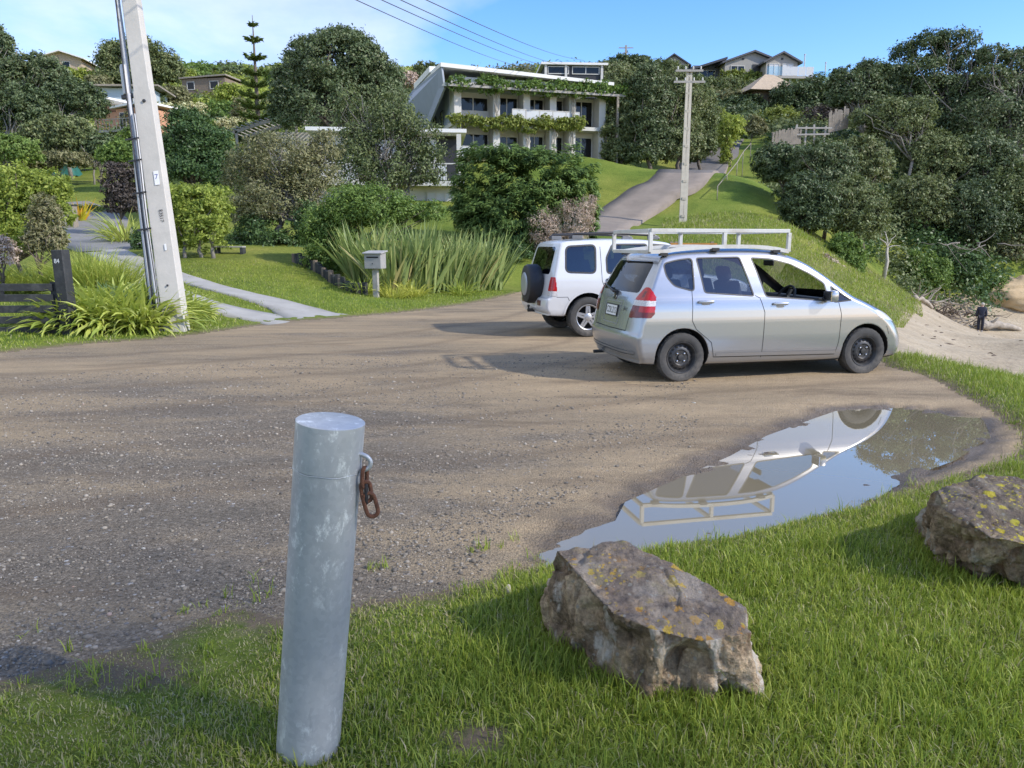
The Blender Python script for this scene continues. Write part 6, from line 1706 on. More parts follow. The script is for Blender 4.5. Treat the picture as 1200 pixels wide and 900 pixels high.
# ------------------------------------------------------------------ poles and wires
def concrete_pole():
    b = P(208, 391, 14.0); b = Vector((b.x, b.y, gz(b.x, b.y))); t_ = P(150, -30, 14.35)
    root = thing('utility_pole', 'leaning pale concrete utility pole with conduits up its left side', 'utility pole', b)
    ax_ = (t_ - b); L = ax_.length; z = ax_.normalized(); x = Vector((1, 0, 0)); x = (x - z*x.dot(z)).normalized(); y = z.cross(x)
    root.rotation_euler = Matrix((x, y, z)).transposed().to_euler()
    M_PC = simple('pole_concrete', (.50, .475, .42), .85, var=.08, scale=3, dirt=(.33, .32, .28), dirt_amt=.5, bmp=.004)
    TOP = L + 1.6
    p = MB(); p.prism([(-.185, -.13), (.185, -.13), (.185, .13), (-.185, .13)], -.4, .02)
    w0, w1 = .19, .135
    p2 = MB(); hs_ = [-.4, L*.66, L*.66+.02, TOP]; ws = [w0, .163, .148, w1]; ds = [.14, .12, .12, .11]
    vs = []; 
    for h_, w_, d_ in zip(hs_, ws, ds): vs += [(-w_, -d_, h_), (w_, -d_, h_), (w_, d_, h_), (-w_, d_, h_)]
    fs = [(3, 2, 1, 0), (12, 13, 14, 15)] + [(i*4+j, i*4+(j+1) % 4, i*4+4+(j+1) % 4, i*4+4+j) for i in range(3) for j in range(4)]
    p2.add(vs, fs); p2.build('shaft', M_PC, root, bevel=.015)
    M_PVC = simple('pvc_grey', (.50, .51, .52), .5, var=.06); M_CAB = simple('black_cable', (.02, .02, .022), .5)
    def cond(x0, x1, y0, z0, z1, r, mat, nm):
        q = MB(); pts = [(x0 + (x1-x0)*t + .01*math.sin(t*9), y0, z0+(z1-z0)*t) for t in np.linspace(0, 1, 10)]; q.tube(pts, r, 10); q.build(nm, mat, root, smooth=True)
    cond(-.39, -.265, -.06, -.2, L*.66, .042, M_PVC, 'conduit'); cond(-.265, -.205, -.10, -.2, L*.60, .038, M_PVC, 'conduit')
    cond(-.265, -.215, -.03, L*.64, TOP, .044, M_PVC, 'conduit'); cond(-.325, -.20, -.14, L*.02, TOP, .014, M_CAB, 'cable'); cond(-.21, -.17, -.19, -.1, L*.62, .010, M_CAB, 'cable'); cond(-.445, -.25, -.08, .05, L*.64, .010, M_CAB, 'cable')
    q = MB(); q.lathe([(.001, 0), (.055, 0), (.06, .02), (.06, .52), (.05, .56), (.001, .56)], 16, c=(-.30, -.06, L*.66)); q.build('terminal_box', M_PVC, root, smooth='auto')
    q = MB(); q.bar((-.40, -.05, L*.655), (-.12, -.05, L*.655), .05, .07); q.build('bracket', M_STEELRIM, root)
    q = MB()
    for h_ in (L*.28, L*.38, L*.53, L*.47): q.bar((-.40, -.155, h_), (-.15, -.155, h_), .012, .03)
    q.build('straps', M_CAB, root)
    M_LAB = simple('label_white', (.75, .75, .74), .5, var=.03)
    hx = L*.395
    boxp('number_label', (.02, -.140, hx), (.11, -.136, hx+.26), M_LAB, root)
    t = text('label_text', '7', .13, simple('label_ink', (.10, .12, .28), .5), root, (.065, -.142, hx+.15), (math.pi/2, 0, 0), .0008)
    t = text('stencil_text', 'E3517', .095, M_CAB, root, (.055, -.142, L*.31), (math.pi/2, math.pi/2, 0), .0008)
    boxp('number_label', (.04, -.1495, L*.215), (.075, -.1465, L*.225+.05), M_LAB, root)
    q = MB(); q.lathe([(.02, 0), (.02, .012), (.001, .014)], 8, c=(0, 0, 0)); o = q.build('bolt_plate', M_STEELRIM, root); o.rotation_euler = (math.pi/2, 0, 0); o.location = (.0, -.148, L*.12)
    q = MB(); q.lathe([(.03, 0), (.03, .02), (.02, .024), (.001, .026)], 8); o = q.build('bolt', M_STEELRIM, root); o.rotation_euler = (math.pi/2, 0, 0); o.location = (.03, -.128, L*.63)
concrete_pole()

def wood_pole():
    D = 42; b = G(800, D); t_ = P(808, 83, D)
    root = thing('power_pole', 'double legged pale timber power pole with two crossarms', 'utility pole', b)
    H = t_.z - b.z; lx = t_.x - b.x; ly = t_.y - b.y
    M_PW = simple('pole_timber', (.46, .42, .34), .85, var=.14, scale=3, bmp=.004)
    p = MB()
    for s in (-1, 1):
        p.bar((s*.115, 0, -.3), (s*.055+lx, ly, H), .10, .20)
    for h_ in np.linspace(.5, H-.3, 9): p.bar((-.1+lx*h_/H, ly*h_/H, h_), (.1+lx*h_/H, ly*h_/H, h_), .10, .14)
    p.build('shaft', M_PW, root)
    for h_, w0, w1 in ((H-.02, -.78, .72), (H-.60, -.85, .85)):
        q = MB(); q.bar((lx+w0, ly-.12, h_), (lx+w1, ly-.12, h_), .10, .11); q.build('crossarm', M_GREYT, root)
        for k in range(4):
            x = lx + w0 + (w1-w0)*(k+.3)/3.6
            q = MB(); q.lathe([(.001, .0), (.03, .0), (.05, .05), (.03, .08), (.05, .11), (.03, .17), (.001, .18)], 10, c=(x, ly-.12, h_+.055)); q.build('insulator', M_WHITEW, root, smooth=True)
wood_pole()
for i, (a, b_) in enumerate([((440, 0), (606, 72)), ((470, 0), (632, 70)), ((492, 0), (652, 70)), ((522, 0), (664, 62))]):
    A0, B0 = P(a[0]-(b_[0]-a[0])*1.0, a[1]-(b_[1]-a[1])*1.0, 15), P(b_[0]+(b_[0]-a[0])*.25, b_[1]+(b_[1]-a[1])*.22, 92)
    # the two photographed points fix the line; a slight sag between them
    m1 = P(*a, 26)
    A0 = m1 + (m1 - P(*b_, 70))*.35
    B0 = P(*b_, 70) + (P(*b_, 70) - m1)*.5
    pts = [A0.lerp(B0, t) + Vector((0, 0, -.5*math.sin(t*math.pi))) for t in np.linspace(0, 1, 24)]
    q = MB(); q.tube(pts, .016, 5, cap=False); o = q.build('power_line', simple('wire_grey', (.10, .10, .11), .5) if i == 0 else bpy.data.materials['wire_grey'])
    tag(o, ['lowest and leftmost of the overhead wires crossing the sky', 'second overhead wire from the left across the sky', 'third overhead wire from the left across the sky', 'rightmost and highest of the overhead wires'][i], 'wire', 'overhead power lines')

# ------------------------------------------------------------------ gate, letterbox, border, small garden things
M_DKWOOD = simple('dark_stained_timber', (.030, .032, .033), .7, var=.35, scale=5, dirt=(.13, .13, .12), dirt_amt=.6, bmp=.006)
def gate():
    pb = Vector((-7.62, 13.2, 0))
    root = thing('gate_post', 'tall dark timber gate post with small white house number', 'post', (pb.x, pb.y, gz(pb.x, pb.y)), R(-8), rot=(0, R(-1.5), R(-10)))
    MB().box((0, 0, .68), (.21, .19, 1.5)).build('post', M_DKWOOD, root, bevel=.012)
    text('number_text', '84', .105, M_PLATE, root, (-.01, -.0975, 1.24), (math.pi/2, 0, 0), .001)
    g = thing('farm_gate', 'dark slatted timber gate with horizontal rails at the left edge', 'gate', (pb.x-.16, pb.y-.02, gz(pb.x, pb.y)), R(3))
    for z in (.80, .62, .43, .245, .06):
        q = MB(); q.box((-1.7, 0, z), (3.3, .035, .125)); q.build('rail', M_DKWOOD, g, bevel=.006)
    for x in (-.06, -1.7, -3.3):
        q = MB(); q.box((x, .034, .44), (.09, .032, .90)); q.build('upright', M_DKWOOD, g, bevel=.005)
gate()

def letterbox():
    b = G(441, 21.3)
    root = thing('letterbox', 'grey box letterbox on a square timber post beside flax', 'letterbox', b, R(-12))
    MB().box((0, 0, .36), (.15, .13, .86)).build('post', M_GREYT, root, bevel=.01)
    q = MB(); q.box((0, 0, 1.0), (.48, .40, .42)); q.build('box', simple('letterbox_grey', (.30, .29, .275), .7, var=.1), root, bevel=.012)
    q = MB(); M = Matrix.Rotation(R(7), 3, 'X'); q.box((0, 0, 1.235), (.56, .50, .035), M); q.build('lid', simple('letterbox_lid', (.36, .35, .335), .6, var=.1), root, bevel=.006)
    MB().box((0, -.203, 1.10), (.34, .008, .035)).build('slot', M_HOLE, root); MB().box((0, -.204, .93), (.03, .012, .03)).build('knob', M_STEELRIM, root)
letterbox()

# palisade of short logs round the bush
rng = np.random.default_rng(400)
line = [G(345, 25.0), G(362, 24.4), G(378, 23.6), G(388, 22.8), G(402, 22.0), G(420, 21.6), G(436, 21.55)]
k = 0; root = thing('log_border', 'dark edging of short upright logs round the bush bed', 'garden edging', line[0])
for a, b in zip(line[:-1], line[1:]):
    n = max(2, int((b-a).length/.17))
    for j in range(n):
        p = a.lerp(b, j/n) - line[0]; h_ = .26 + rng.random()*.10
        q = MB(); q.lathe([(.08, -.2), (.078, h_-.01), (.065, h_), (.001, h_)], 9, c=(p.x, p.y, gz(p.x+line[0].x, p.y+line[0].y)-line[0].z)); q.build('log', M_DKWOOD if k % 4 else M_BROWNB, root, smooth='auto'); k += 1
# low planter bench by the hedge
b = G(270, 25.6); r_ = thing('low_bench', 'low grey planter bench right of the square hedge', 'bench', b)
MB().box((0, 0, .22), (.95, .35, .05)).build('seat', M_CONC, r_, bevel=.01)
for x in (-.42, .42): MB().box((x, 0, .06), (.10, .30, .27)).build('leg', M_DKWOOD, r_)
# green tarpaulin over something at the top of the left lawn
b = G(70, 56); bm = bmesh.new(); bmesh.ops.create_grid(bm, x_segments=24, y_segments=14, size=1)
for v in bm.verts:
    e = max(abs(v.co.x), abs(v.co.y)); h_ = 1.0*(1-sstep(.6, 1.0, e)) + .12*mnoise.noise((v.co.x*3, v.co.y*3, 2))
    v.co = Vector((v.co.x*1.55, v.co.y*.7, h_))
me = bpy.data.meshes.new('tarpaulin'); bm.to_mesh(me); bm.free(); me.materials.append(simple('tarp_green', (.025, .13, .10), .55, var=.2, scale=2)); me.polygons.foreach_set('use_smooth', [True]*len(me.polygons))
o = bpy.data.objects.new('tarpaulin', me); COL.objects.link(o); o.location = b - Vector((0, 0, .05)); tag(o, 'dark green tarpaulin over a low heap beyond the far lawn', 'tarpaulin')
# brown box bin and red hot orange flower spikes by the drive
b = G(86, 37); r_ = thing('timber_bin', 'small brown timber bin beside the driveway bend', 'bin', b)
MB().box((0, 0, .55), (.35, .4, 1.2)).build('box', M_TIMBER, r_, bevel=.01); MB().box((0, 0, 1.17), (.42, .46, .05)).build('lid', M_DKWOOD, r_)
b = G(94, 39); rg = np.random.default_rng(401)
v, f = straps(60, rg, .25, (.8, 1.6), (.05, .09), (.1, .8), (.1, .8)); o = mesh_np('flowering_plant', v, f, leafmat('leaf_orange', (.42, .12, .02), (.55, .40, .03), .3)); o.location = b; tag(o, 'orange and yellow leaved plant beside the timber bin', 'plant')
hb = plant('low_hedge', 'low clipped hedge between driveway bend and far lawn', 'hedge', 110, 42, [(100, 250, 12, 9), (118, 250, 14, 9), (90, 249, 8, 8)], mat=LM['hedge'], seed=402, cover=2.4, boxy=True, low=-1, maxn=6000, trunk=False)
plant('shade_shrub', 'dark shrub at the foot of the concrete pole hedge side', 'shrub', 170, 27.5, [(165, 285, 14, 16), (185, 290, 12, 14)], mat=LM['dark'], seed=403, cover=2.0, maxn=6000, low=-.9, trunk=False)

# hand rail up the road, paling fence, rail barrier
def handrail():
    pts = [G(842, 47), G(852, 51), G(865, 55), G(872, 60), G(876, 66)]
    pts = [P(841, 218, 46), P(852, 205, 49), P(864, 190, 53), P(871, 178, 58), P(880, 168, 64)]
    root = thing('handrail', 'pale metal pipe handrail climbing beside the steep road', 'handrail', pts[0])
    q = MB(); q.tube([p - pts[0] + Vector((0, 0, .0)) for p in pts], .03, 7); q.build('rail', M_TIMBER, root, smooth=True)
    for p in pts:
        g_ = gz(p.x, p.y); q = MB(); q.tube([(p.x-pts[0].x, p.y-pts[0].y, min(g_, p.z-.5)-pts[0].z-.1), p-pts[0]], .028, 7); q.build('post', M_TIMBER, root, smooth=True)
handrail()
def palings(name, label, a, b, n, hr, mat, D):
    root = thing(name, label, 'fence', a); rg = np.random.default_rng(int(a.x*10) % 97)
    d = b - a
    for i in range(n):
        p = d*(i/(n-1)); z0 = gz(a.x+p.x, a.y+p.y) - a.z
        q = MB(); h_ = hr*(1+rg.normal()*.12); q.bar((p.x, p.y, p.z-.35), (p.x+rg.normal()*.06, p.y, p.z+h_), .13, .04, up=(0, 1, 0)); q.build('paling', mat, root)
    q = MB(); q.bar((0, .05, hr*.3), (d.x, d.y+.05, d.z+hr*.3), .08, .05); q.bar((0, .05, hr*.75), (d.x, d.y+.05, d.z+hr*.75), .08, .05); q.build('rail', mat, root)
palings('paling_fence', 'row of grey weathered palings above the dark slope bushes', P(905, 166, 57), P(938, 163, 58), 24, .75, M_TIMBER, 56)
palings('paling_fence', 'pale tall palings right of the wire fence on the slope', P(972, 150, 60), P(993, 145, 61), 14, 1.15, M_TIMBER, 60)
r_ = thing('post_rail_fence', 'post and rail fence leaning between two groups of palings', 'fence', P(925, 165, 58))
for (xa, ya, xb, yb) in ((930, 165, 934, 146), (943, 166, 945, 148), (955, 163, 954, 146), (965, 163, 968, 148)):
    A_, B_ = P(xa, ya, 58)-r_.location, P(xb, yb, 58)-r_.location; MB().bar(A_-Vector((0, 0, .8)), B_, .12).build('post', M_GREYT, r_)
q = MB(); q.bar(P(932, 150, 57.8)-r_.location, P(975, 150, 57.8)-r_.location, .09, .12); q.bar(P(930, 158, 57.8)-r_.location, P(972, 157, 57.8)-r_.location, .09, .12); q.build('rail', M_GREYT, r_)
b = G(812, 33); r_ = thing('low_barrier', 'low timber barrier with an orange rail behind the roof frame', 'barrier', b)
for x in (-.95, -.75, .8): MB().box((x, 0, .22), (.13, .12, .75)).build('post', M_TIMBER, r_)
MB().box((0, -.08, .47), (2.0, .04, .12)).build('rail', simple('barrier_orange', (.45, .20, .04), .7, var=.25), r_)

# ------------------------------------------------------------------ beach: driftwood, cliff toe, person
rng = np.random.default_rng(500)
def branchy(name, label, base, n, L, r, mat, seed, spread=1.0, up=.6, group=None, floor=-.1):
    rg = np.random.default_rng(seed); m = MB()
    for i in range(n):
        a = rg.uniform(0, 2*math.pi); p = Vector((rg.normal()*spread, rg.normal()*spread*.45, rg.uniform(-.1, .35)*up))
        d = Vector((math.cos(a), math.sin(a)*.5, rg.uniform(-.1, 1)*up)); l = L*rg.uniform(.4, 1.1)
        pts = [p]
        for j in range(5):
            d = (d + Vector((rg.normal()*.3, rg.normal()*.2, rg.normal()*.3))).normalized(); pts.append(pts[-1] + d*l/5)
            if pts[-1].z < floor: pts[-1].z = floor
        rr = r*rg.uniform(.4, 1.3); m.tube(pts, [rr*(1-.16*j) for j in range(6)], 6)
    o = m.build(name, mat, None, smooth=True); o.location = base
    return tag(o, label, 'driftwood', group)
M_DRIFT = simple('driftwood', (.33, .285, .225), .9, var=.3, scale=5, bmp=.01); M_DRIFTD = simple('driftwood_dark', (.15, .115, .085), .9, var=.35, scale=5, bmp=.01)
branchy('driftwood_tangle', 'tangled brown roots and branches under the dark trees', G(1105, 49.5), 60, 2.2, .06, M_DRIFTD, 501, 1.6, .9)
branchy('driftwood_tangle', 'smaller grey branch tangle left of the brown root tangle', G(1078, 46.5), 22, 1.8, .055, M_DRIFT, 502, .9, .5)
branchy('driftwood_tangle', 'short broken branches just left of the walking person', G(1128, 49), 26, 1.3, .05, M_DRIFT, 503, .8, .5)
branchy('hanging_branches', 'pale dead branches hanging out from the dark right trees', P(1130, 285, 47.5), 12, 2.4, .04, M_BARKG, 504, .9, -.35, None, -9)
def log(name, label, a, b, r0, r1, mat):
    m = MB(); n = 10; rg = np.random.default_rng(9)
    pts = [a.lerp(b, t) + Vector((0, 0, rg.normal()*.05 + .12*math.sin(t*3))) for t in np.linspace(0, 1, n)]
    m.tube([p - a for p in pts], list(np.linspace(r0, r1, n)), 10); limbs(m, pts[2]-a, [pts[2]-a+Vector((-.5, -.2, .6)), pts[3]-a+Vector((.2, -.3, .5))], r0*.4, rg)
    o = m.build(name, mat, None, smooth=True); o.location = a; tag(o, label, 'driftwood')
ga, gb_ = G(1145, 49.5), G(1196, 51); log('driftwood_log', 'long bleached tree trunk lying behind the walking person', ga + Vector((0, 0, .3)), gb_ + Vector((0, 0, .05)), .34, .14, M_DRIFT)
ga, gb_ = G(1070, 44), G(1092, 45); log('driftwood_log', 'short pale log at the foot of the grassy bank', ga + Vector((0, 0, .1)), gb_ + Vector((0, 0, .12)), .16, .10, M_DRIFT)
# tan eroded bank
c0 = G(1195, 53.5); bm = bmesh.new(); bmesh.ops.create_icosphere(bm, subdivisions=5, radius=1)
for v in bm.verts:
    n_ = mnoise.fractal(v.co*1.7, 1, 2.1, 5) * .22 + abs(mnoise.noise(v.co*4.0))*.10
    v.co = v.co*(1+n_); v.co = Vector((v.co.x*3.6, v.co.y*1.6, v.co.z*1.7))
me = bpy.data.meshes.new('eroded_bank'); bm.to_mesh(me); bm.free(); me.materials.append(simple('sandstone', (.50, .37, .21), .95, var=.3, scale=1.2, dirt=(.22, .16, .10), dirt_amt=.7, bmp=.03)); me.polygons.foreach_set('use_smooth', [True]*len(me.polygons))
o = bpy.data.objects.new('eroded_bank', me); COL.objects.link(o); o.location = c0 + Vector((1.2, .8, .3)); tag(o, 'tan eroded sandstone bank at the right end of the beach', 'bank')
# beach wrack: dark weed and shells
V, F, off = [], [], 0
for i in range(100):
    px = rng.uniform(1040, 1260); D = rng.uniform(13, 46); p = G(px, D)
    k = 5; a0 = rng.uniform(0, 6.28); L_ = rng.uniform(.04, .26)*(1 if D > 20 else .35); w_ = rng.uniform(.02, .09)*(1 if D > 20 else .45)
    pts = []
    for s_ in (-1, 1):
        for j in range(k):
            t = j/(k-1)-.5; pts.append((p.x+math.cos(a0)*t*L_*2 - math.sin(a0)*s_*w_*(1-4*t*t+.05)*.5, p.y+math.sin(a0)*t*L_*2*.6+math.cos(a0)*s_*w_*(1-4*t*t+.05)*.5, p.z+.012+.03*(1-4*t*t)*(s_ < 0)))
    V += pts; F += [(off+j, off+j+1, off+k+j+1, off+k+j) for j in range(k-1)]; off += 2*k
o = mesh_np('beach_wrack', V, np.array(F), simple('dry_weed', (.085, .06, .04), .9, var=.5, scale=.8)); tag(o, 'scattered dark seaweed scraps on the sand', 'seaweed', kind='stuff')

def person():
    b = G(1148, 41.5); f = P(1148, 389, 41.5)
    root = thing('person', 'person in dark navy jacket and trousers walking away on sand', 'person', b, R(-20))
    H = 1.60
    def skin(name, pts, edges, rad, mat, root_i=0, sub=2):
        me = bpy.data.meshes.new(name); me.from_pydata(pts, edges, []); o = bpy.data.objects.new(name, me); COL.objects.link(o); o.parent = root
        o.modifiers.new('skin', 'SKIN'); 
        for i, v in enumerate(me.skin_vertices[0].data): v.radius = rad[i] if hasattr(rad[i], '__len__') else (rad[i], rad[i]); v.use_root = (i == root_i)
        s = o.modifiers.new('sub', 'SUBSURF'); s.levels = s.render_levels = sub
        bpy.context.view_layer.update()
        m2 = bpy.data.meshes.new_from_object(o.evaluated_get(bpy.context.evaluated_depsgraph_get())); o.modifiers.clear(); o.data = m2
        m2.materials.clear(); m2.materials.append(mat); m2.polygons.foreach_set('use_smooth', [True]*len(m2.polygons))
        return o
    M_SKIN = simple('skin', (.50, .32, .24), .6, var=.05); M_NAVY = simple('navy_jacket', (.022, .026, .045), .8, var=.2, scale=9); M_TRO = simple('dark_trousers', (.018, .020, .032), .85, var=.2, scale=9)
    M_HAIR = simple('grey_hair', (.50, .46, .40), .7, var=.2, scale=14); M_SHOE = simple('pale_shoes', (.45, .42, .38), .7)
    # body: pelvis, spine, neck, head, legs mid stride, arms hanging
    pts = [(0, 0, .86), (0, 0, 1.05), (0, 0, 1.27), (0, .0, 1.36), (0, -.01, 1.46), (0, -.01, 1.56),
           (.08, 0, .82), (.09, -.05, .46), (.09, -.02, .07), (.09, .09, .035), (-.08, 0, .82), (-.09, .06, .46), (-.09, -.06, .08), (-.09, .05, .035),
           (.17, 0, 1.27), (.215, -.03, 1.02), (.22, .03, .80), (.215, .05, .71), (-.17, 0, 1.27), (-.215, .03, 1.02), (-.22, .08, .80), (-.215, .10, .71)]
    ed = [(0, 1), (1, 2), (2, 3), (3, 4), (4, 5), (0, 6), (6, 7), (7, 8), (8, 9), (0, 10), (10, 11), (11, 12), (12, 13), (2, 14), (14, 15), (15, 16), (16, 17), (2, 18), (18, 19), (19, 20), (20, 21)]
    rd = [(.13, .10), (.12, .09), (.14, .09), .05, .085, .07, .085, .058, .038, .035, .085, .058, .038, .035, .055, .042, .03, .025, .055, .042, .03, .025]
    skin('body', pts, ed, rd, M_SKIN)
    up = [0, 1, 2, 3, 14, 15, 16, 18, 19, 20]; mp = {v: i for i, v in enumerate(up)}
    jp = [pts[i] for i in up]; jp[0] = (0, 0, .80); je = [(mp[a], mp[b]) for a, b in ed if a in mp and b in mp]
    skin('jacket', jp, je, [(.165, .135), (.165, .125), (.18, .12), .07, .08, .066, .05, .08, .066, .05], M_NAVY)
    lo = [0, 6, 7, 8, 10, 11, 12]; mp = {v: i for i, v in enumerate(lo)}
    skin('trousers', [pts[i] for i in lo], [(mp[a], mp[b]) for a, b in ed if a in mp and b in mp], [(.15, .125), .105, .082, .064, .105, .082, .064], M_TRO)
    skin('hair', [(0, -.02, 1.42), (0, -.02, 1.50), (0, -.01, 1.58)], [(0, 1), (1, 2)], [(.085, .075), (.105, .10), (.075, .075)], M_HAIR)
    for s in (-1, 1):
        q = MB(); q.box((s*.09, .03 if s > 0 else 0, .035), (.09, .25, .07)); q.build('shoe', M_SHOE, root, bevel=.025, smooth='auto')
person()
# ------------------------------------------------------------------ foreground: bollard, chain, boulders, stones, grass
def galv():
    m, nt, b, o = newmat('galvanised_steel')
    v = coords(nt); vv = coords(nt, (1, 1, .35))
    sp = voro(nt, v, 60, 'F1', 'Color'); s = nt.nodes.new('ShaderNodeSeparateColor'); nt.links.new(sp, s.inputs[0])
    r = ramp(nt, [(0, (.42, .435, .455)), (1, (.475, .49, .505))]); nt.links.new(s.outputs[0], r.inputs[0])
    n1 = noise_n(nt, vv, 4.5, 6, .62); r1 = ramp(nt, [(.3, (.82, .84, .86)), (.7, (1.15, 1.14, 1.12))]); nt.links.new(n1, r1.inputs[0])
    c = mixc(nt, 1, r.outputs[0], r1.outputs[0], 'MULTIPLY')
    # white oxide blooms and scuffs
    n2 = noise_n(nt, coords(nt, (1, 1, .6)), 21, 9, .76, .25); r2 = ramp(nt, [(.54, 0), (.64, .9)]); nt.links.new(n2, r2.inputs[0])
    n3 = noise_n(nt, v, 3.2, 3, .5); r3 = ramp(nt, [(.38, 0), (.56, 1)]); nt.links.new(n3, r3.inputs[0])
    c = mixc(nt, mathn(nt, 'MULTIPLY', r2.outputs[0], r3.outputs[0]), c, (.80, .83, .83))
    n4 = noise_n(nt, coords(nt, (1, 1, .18)), 30, 4, .6); r4 = ramp(nt, [(.66, 0), (.76, .45)]); nt.links.new(n4, r4.inputs[0])
    c = mixc(nt, r4.outputs[0], c, (.20, .23, .26))
    nt.links.new(c, b.inputs['Base Color']); b.inputs['Metallic'].default_value = .38
    rr = ramp(nt, [(0, .30), (1, .55)]); nt.links.new(n1, rr.inputs[0]); nt.links.new(rr.outputs[0], b.inputs['Roughness'])
    bump(nt, n2, .35, .003, b)
    return m
M_GALV = galv()
def bollard():
    base = on_plane(362, 884); base.z = gz(base.x, base.y)
    top = P(387.5, 492, 2.225)
    ax_ = top - base; L = ax_.length; z = ax_.normalized(); x = Vector((1, 0, 0)); x = (x-z*x.dot(z)).normalized(); y = z.cross(x)
    root = thing('bollard', 'leaning galvanised steel pipe bollard standing in the grass', 'bollard', base)
    root.rotation_euler = Matrix((x, y, z)).transposed().to_euler()
    r = .0975
    q = MB(); q.lathe([(r, -.25)] + [(r, h) for h in np.linspace(-.1, L-.145, 14)], 72); q.build('pipe', M_GALV, root, smooth=True, fix=False)
    q = MB(); q.lathe([(r, L-.145), (r+.0012, L-.142), (r+.0012, L-.139), (r+.0012, L-.010), (r+.0012, L-.004), (r-.002, L-.0015), (r-.004, L-.001), (.001, L)], 72); q.build('cap', M_GALV, root, smooth='auto', fix=False)
    q = MB(); q.tube([(math.cos(a)*(r+.0008), math.sin(a)*(r+.0008), L-.1445+.0015*math.sin(a*7)) for a in np.linspace(0, 2*math.pi, 60)], .0012, 6); q.build('weld_seam', M_GALV, root, smooth=True)
    # eye welded to the right side
    zc = L-.108
    q = MB(); pts = [(r-.004+.036*(1-math.cos(a))*.62, -.012, zc + .026*math.sin(a)*1.0 + .004) for a in np.linspace(-.0, math.pi, 3)]
    q = MB(); pts = [(r - .003 + .034*math.sin(a), -.02, zc - .004 + .025*math.cos(a)) for a in np.linspace(-.25, math.pi*.93, 16)]; q.tube(pts, .0065, 10); q.build('eye', M_GALV, root, smooth=True)
    M = root.matrix_basis if False else Matrix.Translation(base) @ Matrix((x, y, z)).transposed().to_4x4()
    hook = M @ Vector((r + .018, -.02, zc - .026))
    M_RUST = simple('rusted_iron', (.155, .065, .035), .85, .15, var=.45, scale=60, dirt=(.05, .03, .022), dirt_amt=.8, bmp=.004)
    M_RUSTD = simple('dark_rusted_iron', (.035, .032, .032), .8, .2, var=.4, scale=60, bmp=.003)
    ch = thing('rusty_chain', 'short rusty chain hanging from the eye of the bollard', 'chain', hook)
    def link(c, ang, tilt, l=.060, w=.030, r_=.0062, mat=M_RUST):
        pts = []
        for a in np.linspace(0, 2*math.pi, 33):
            px_, pz_ = (w/2-r_*.2)*math.cos(a), (w/2)*math.sin(a)
            pz_ += (l/2-w/2)*(1 if math.sin(a) > 0 else -1)*min(1, abs(math.sin(a))*3)
            pts.append(Vector((px_, 0, pz_)))
        Mx = Matrix.Rotation(tilt, 4, 'Y') @ Matrix.Rotation(ang, 4, 'Z')
        q = MB(); q.tube([Vector(c) + (Mx @ p) for p in pts], r_, 9, cap=False); q.build('link', mat, ch, smooth=True)
    link((-.004, 0, -.022), R(72), .05); link((.0, -.002, -.064), R(20), -.10); link((-.002, .006, -.070), R(100), .02, mat=M_RUSTD); link((.012, -.006, -.103), R(10), -.24, l=.072, w=.036)
bollard()

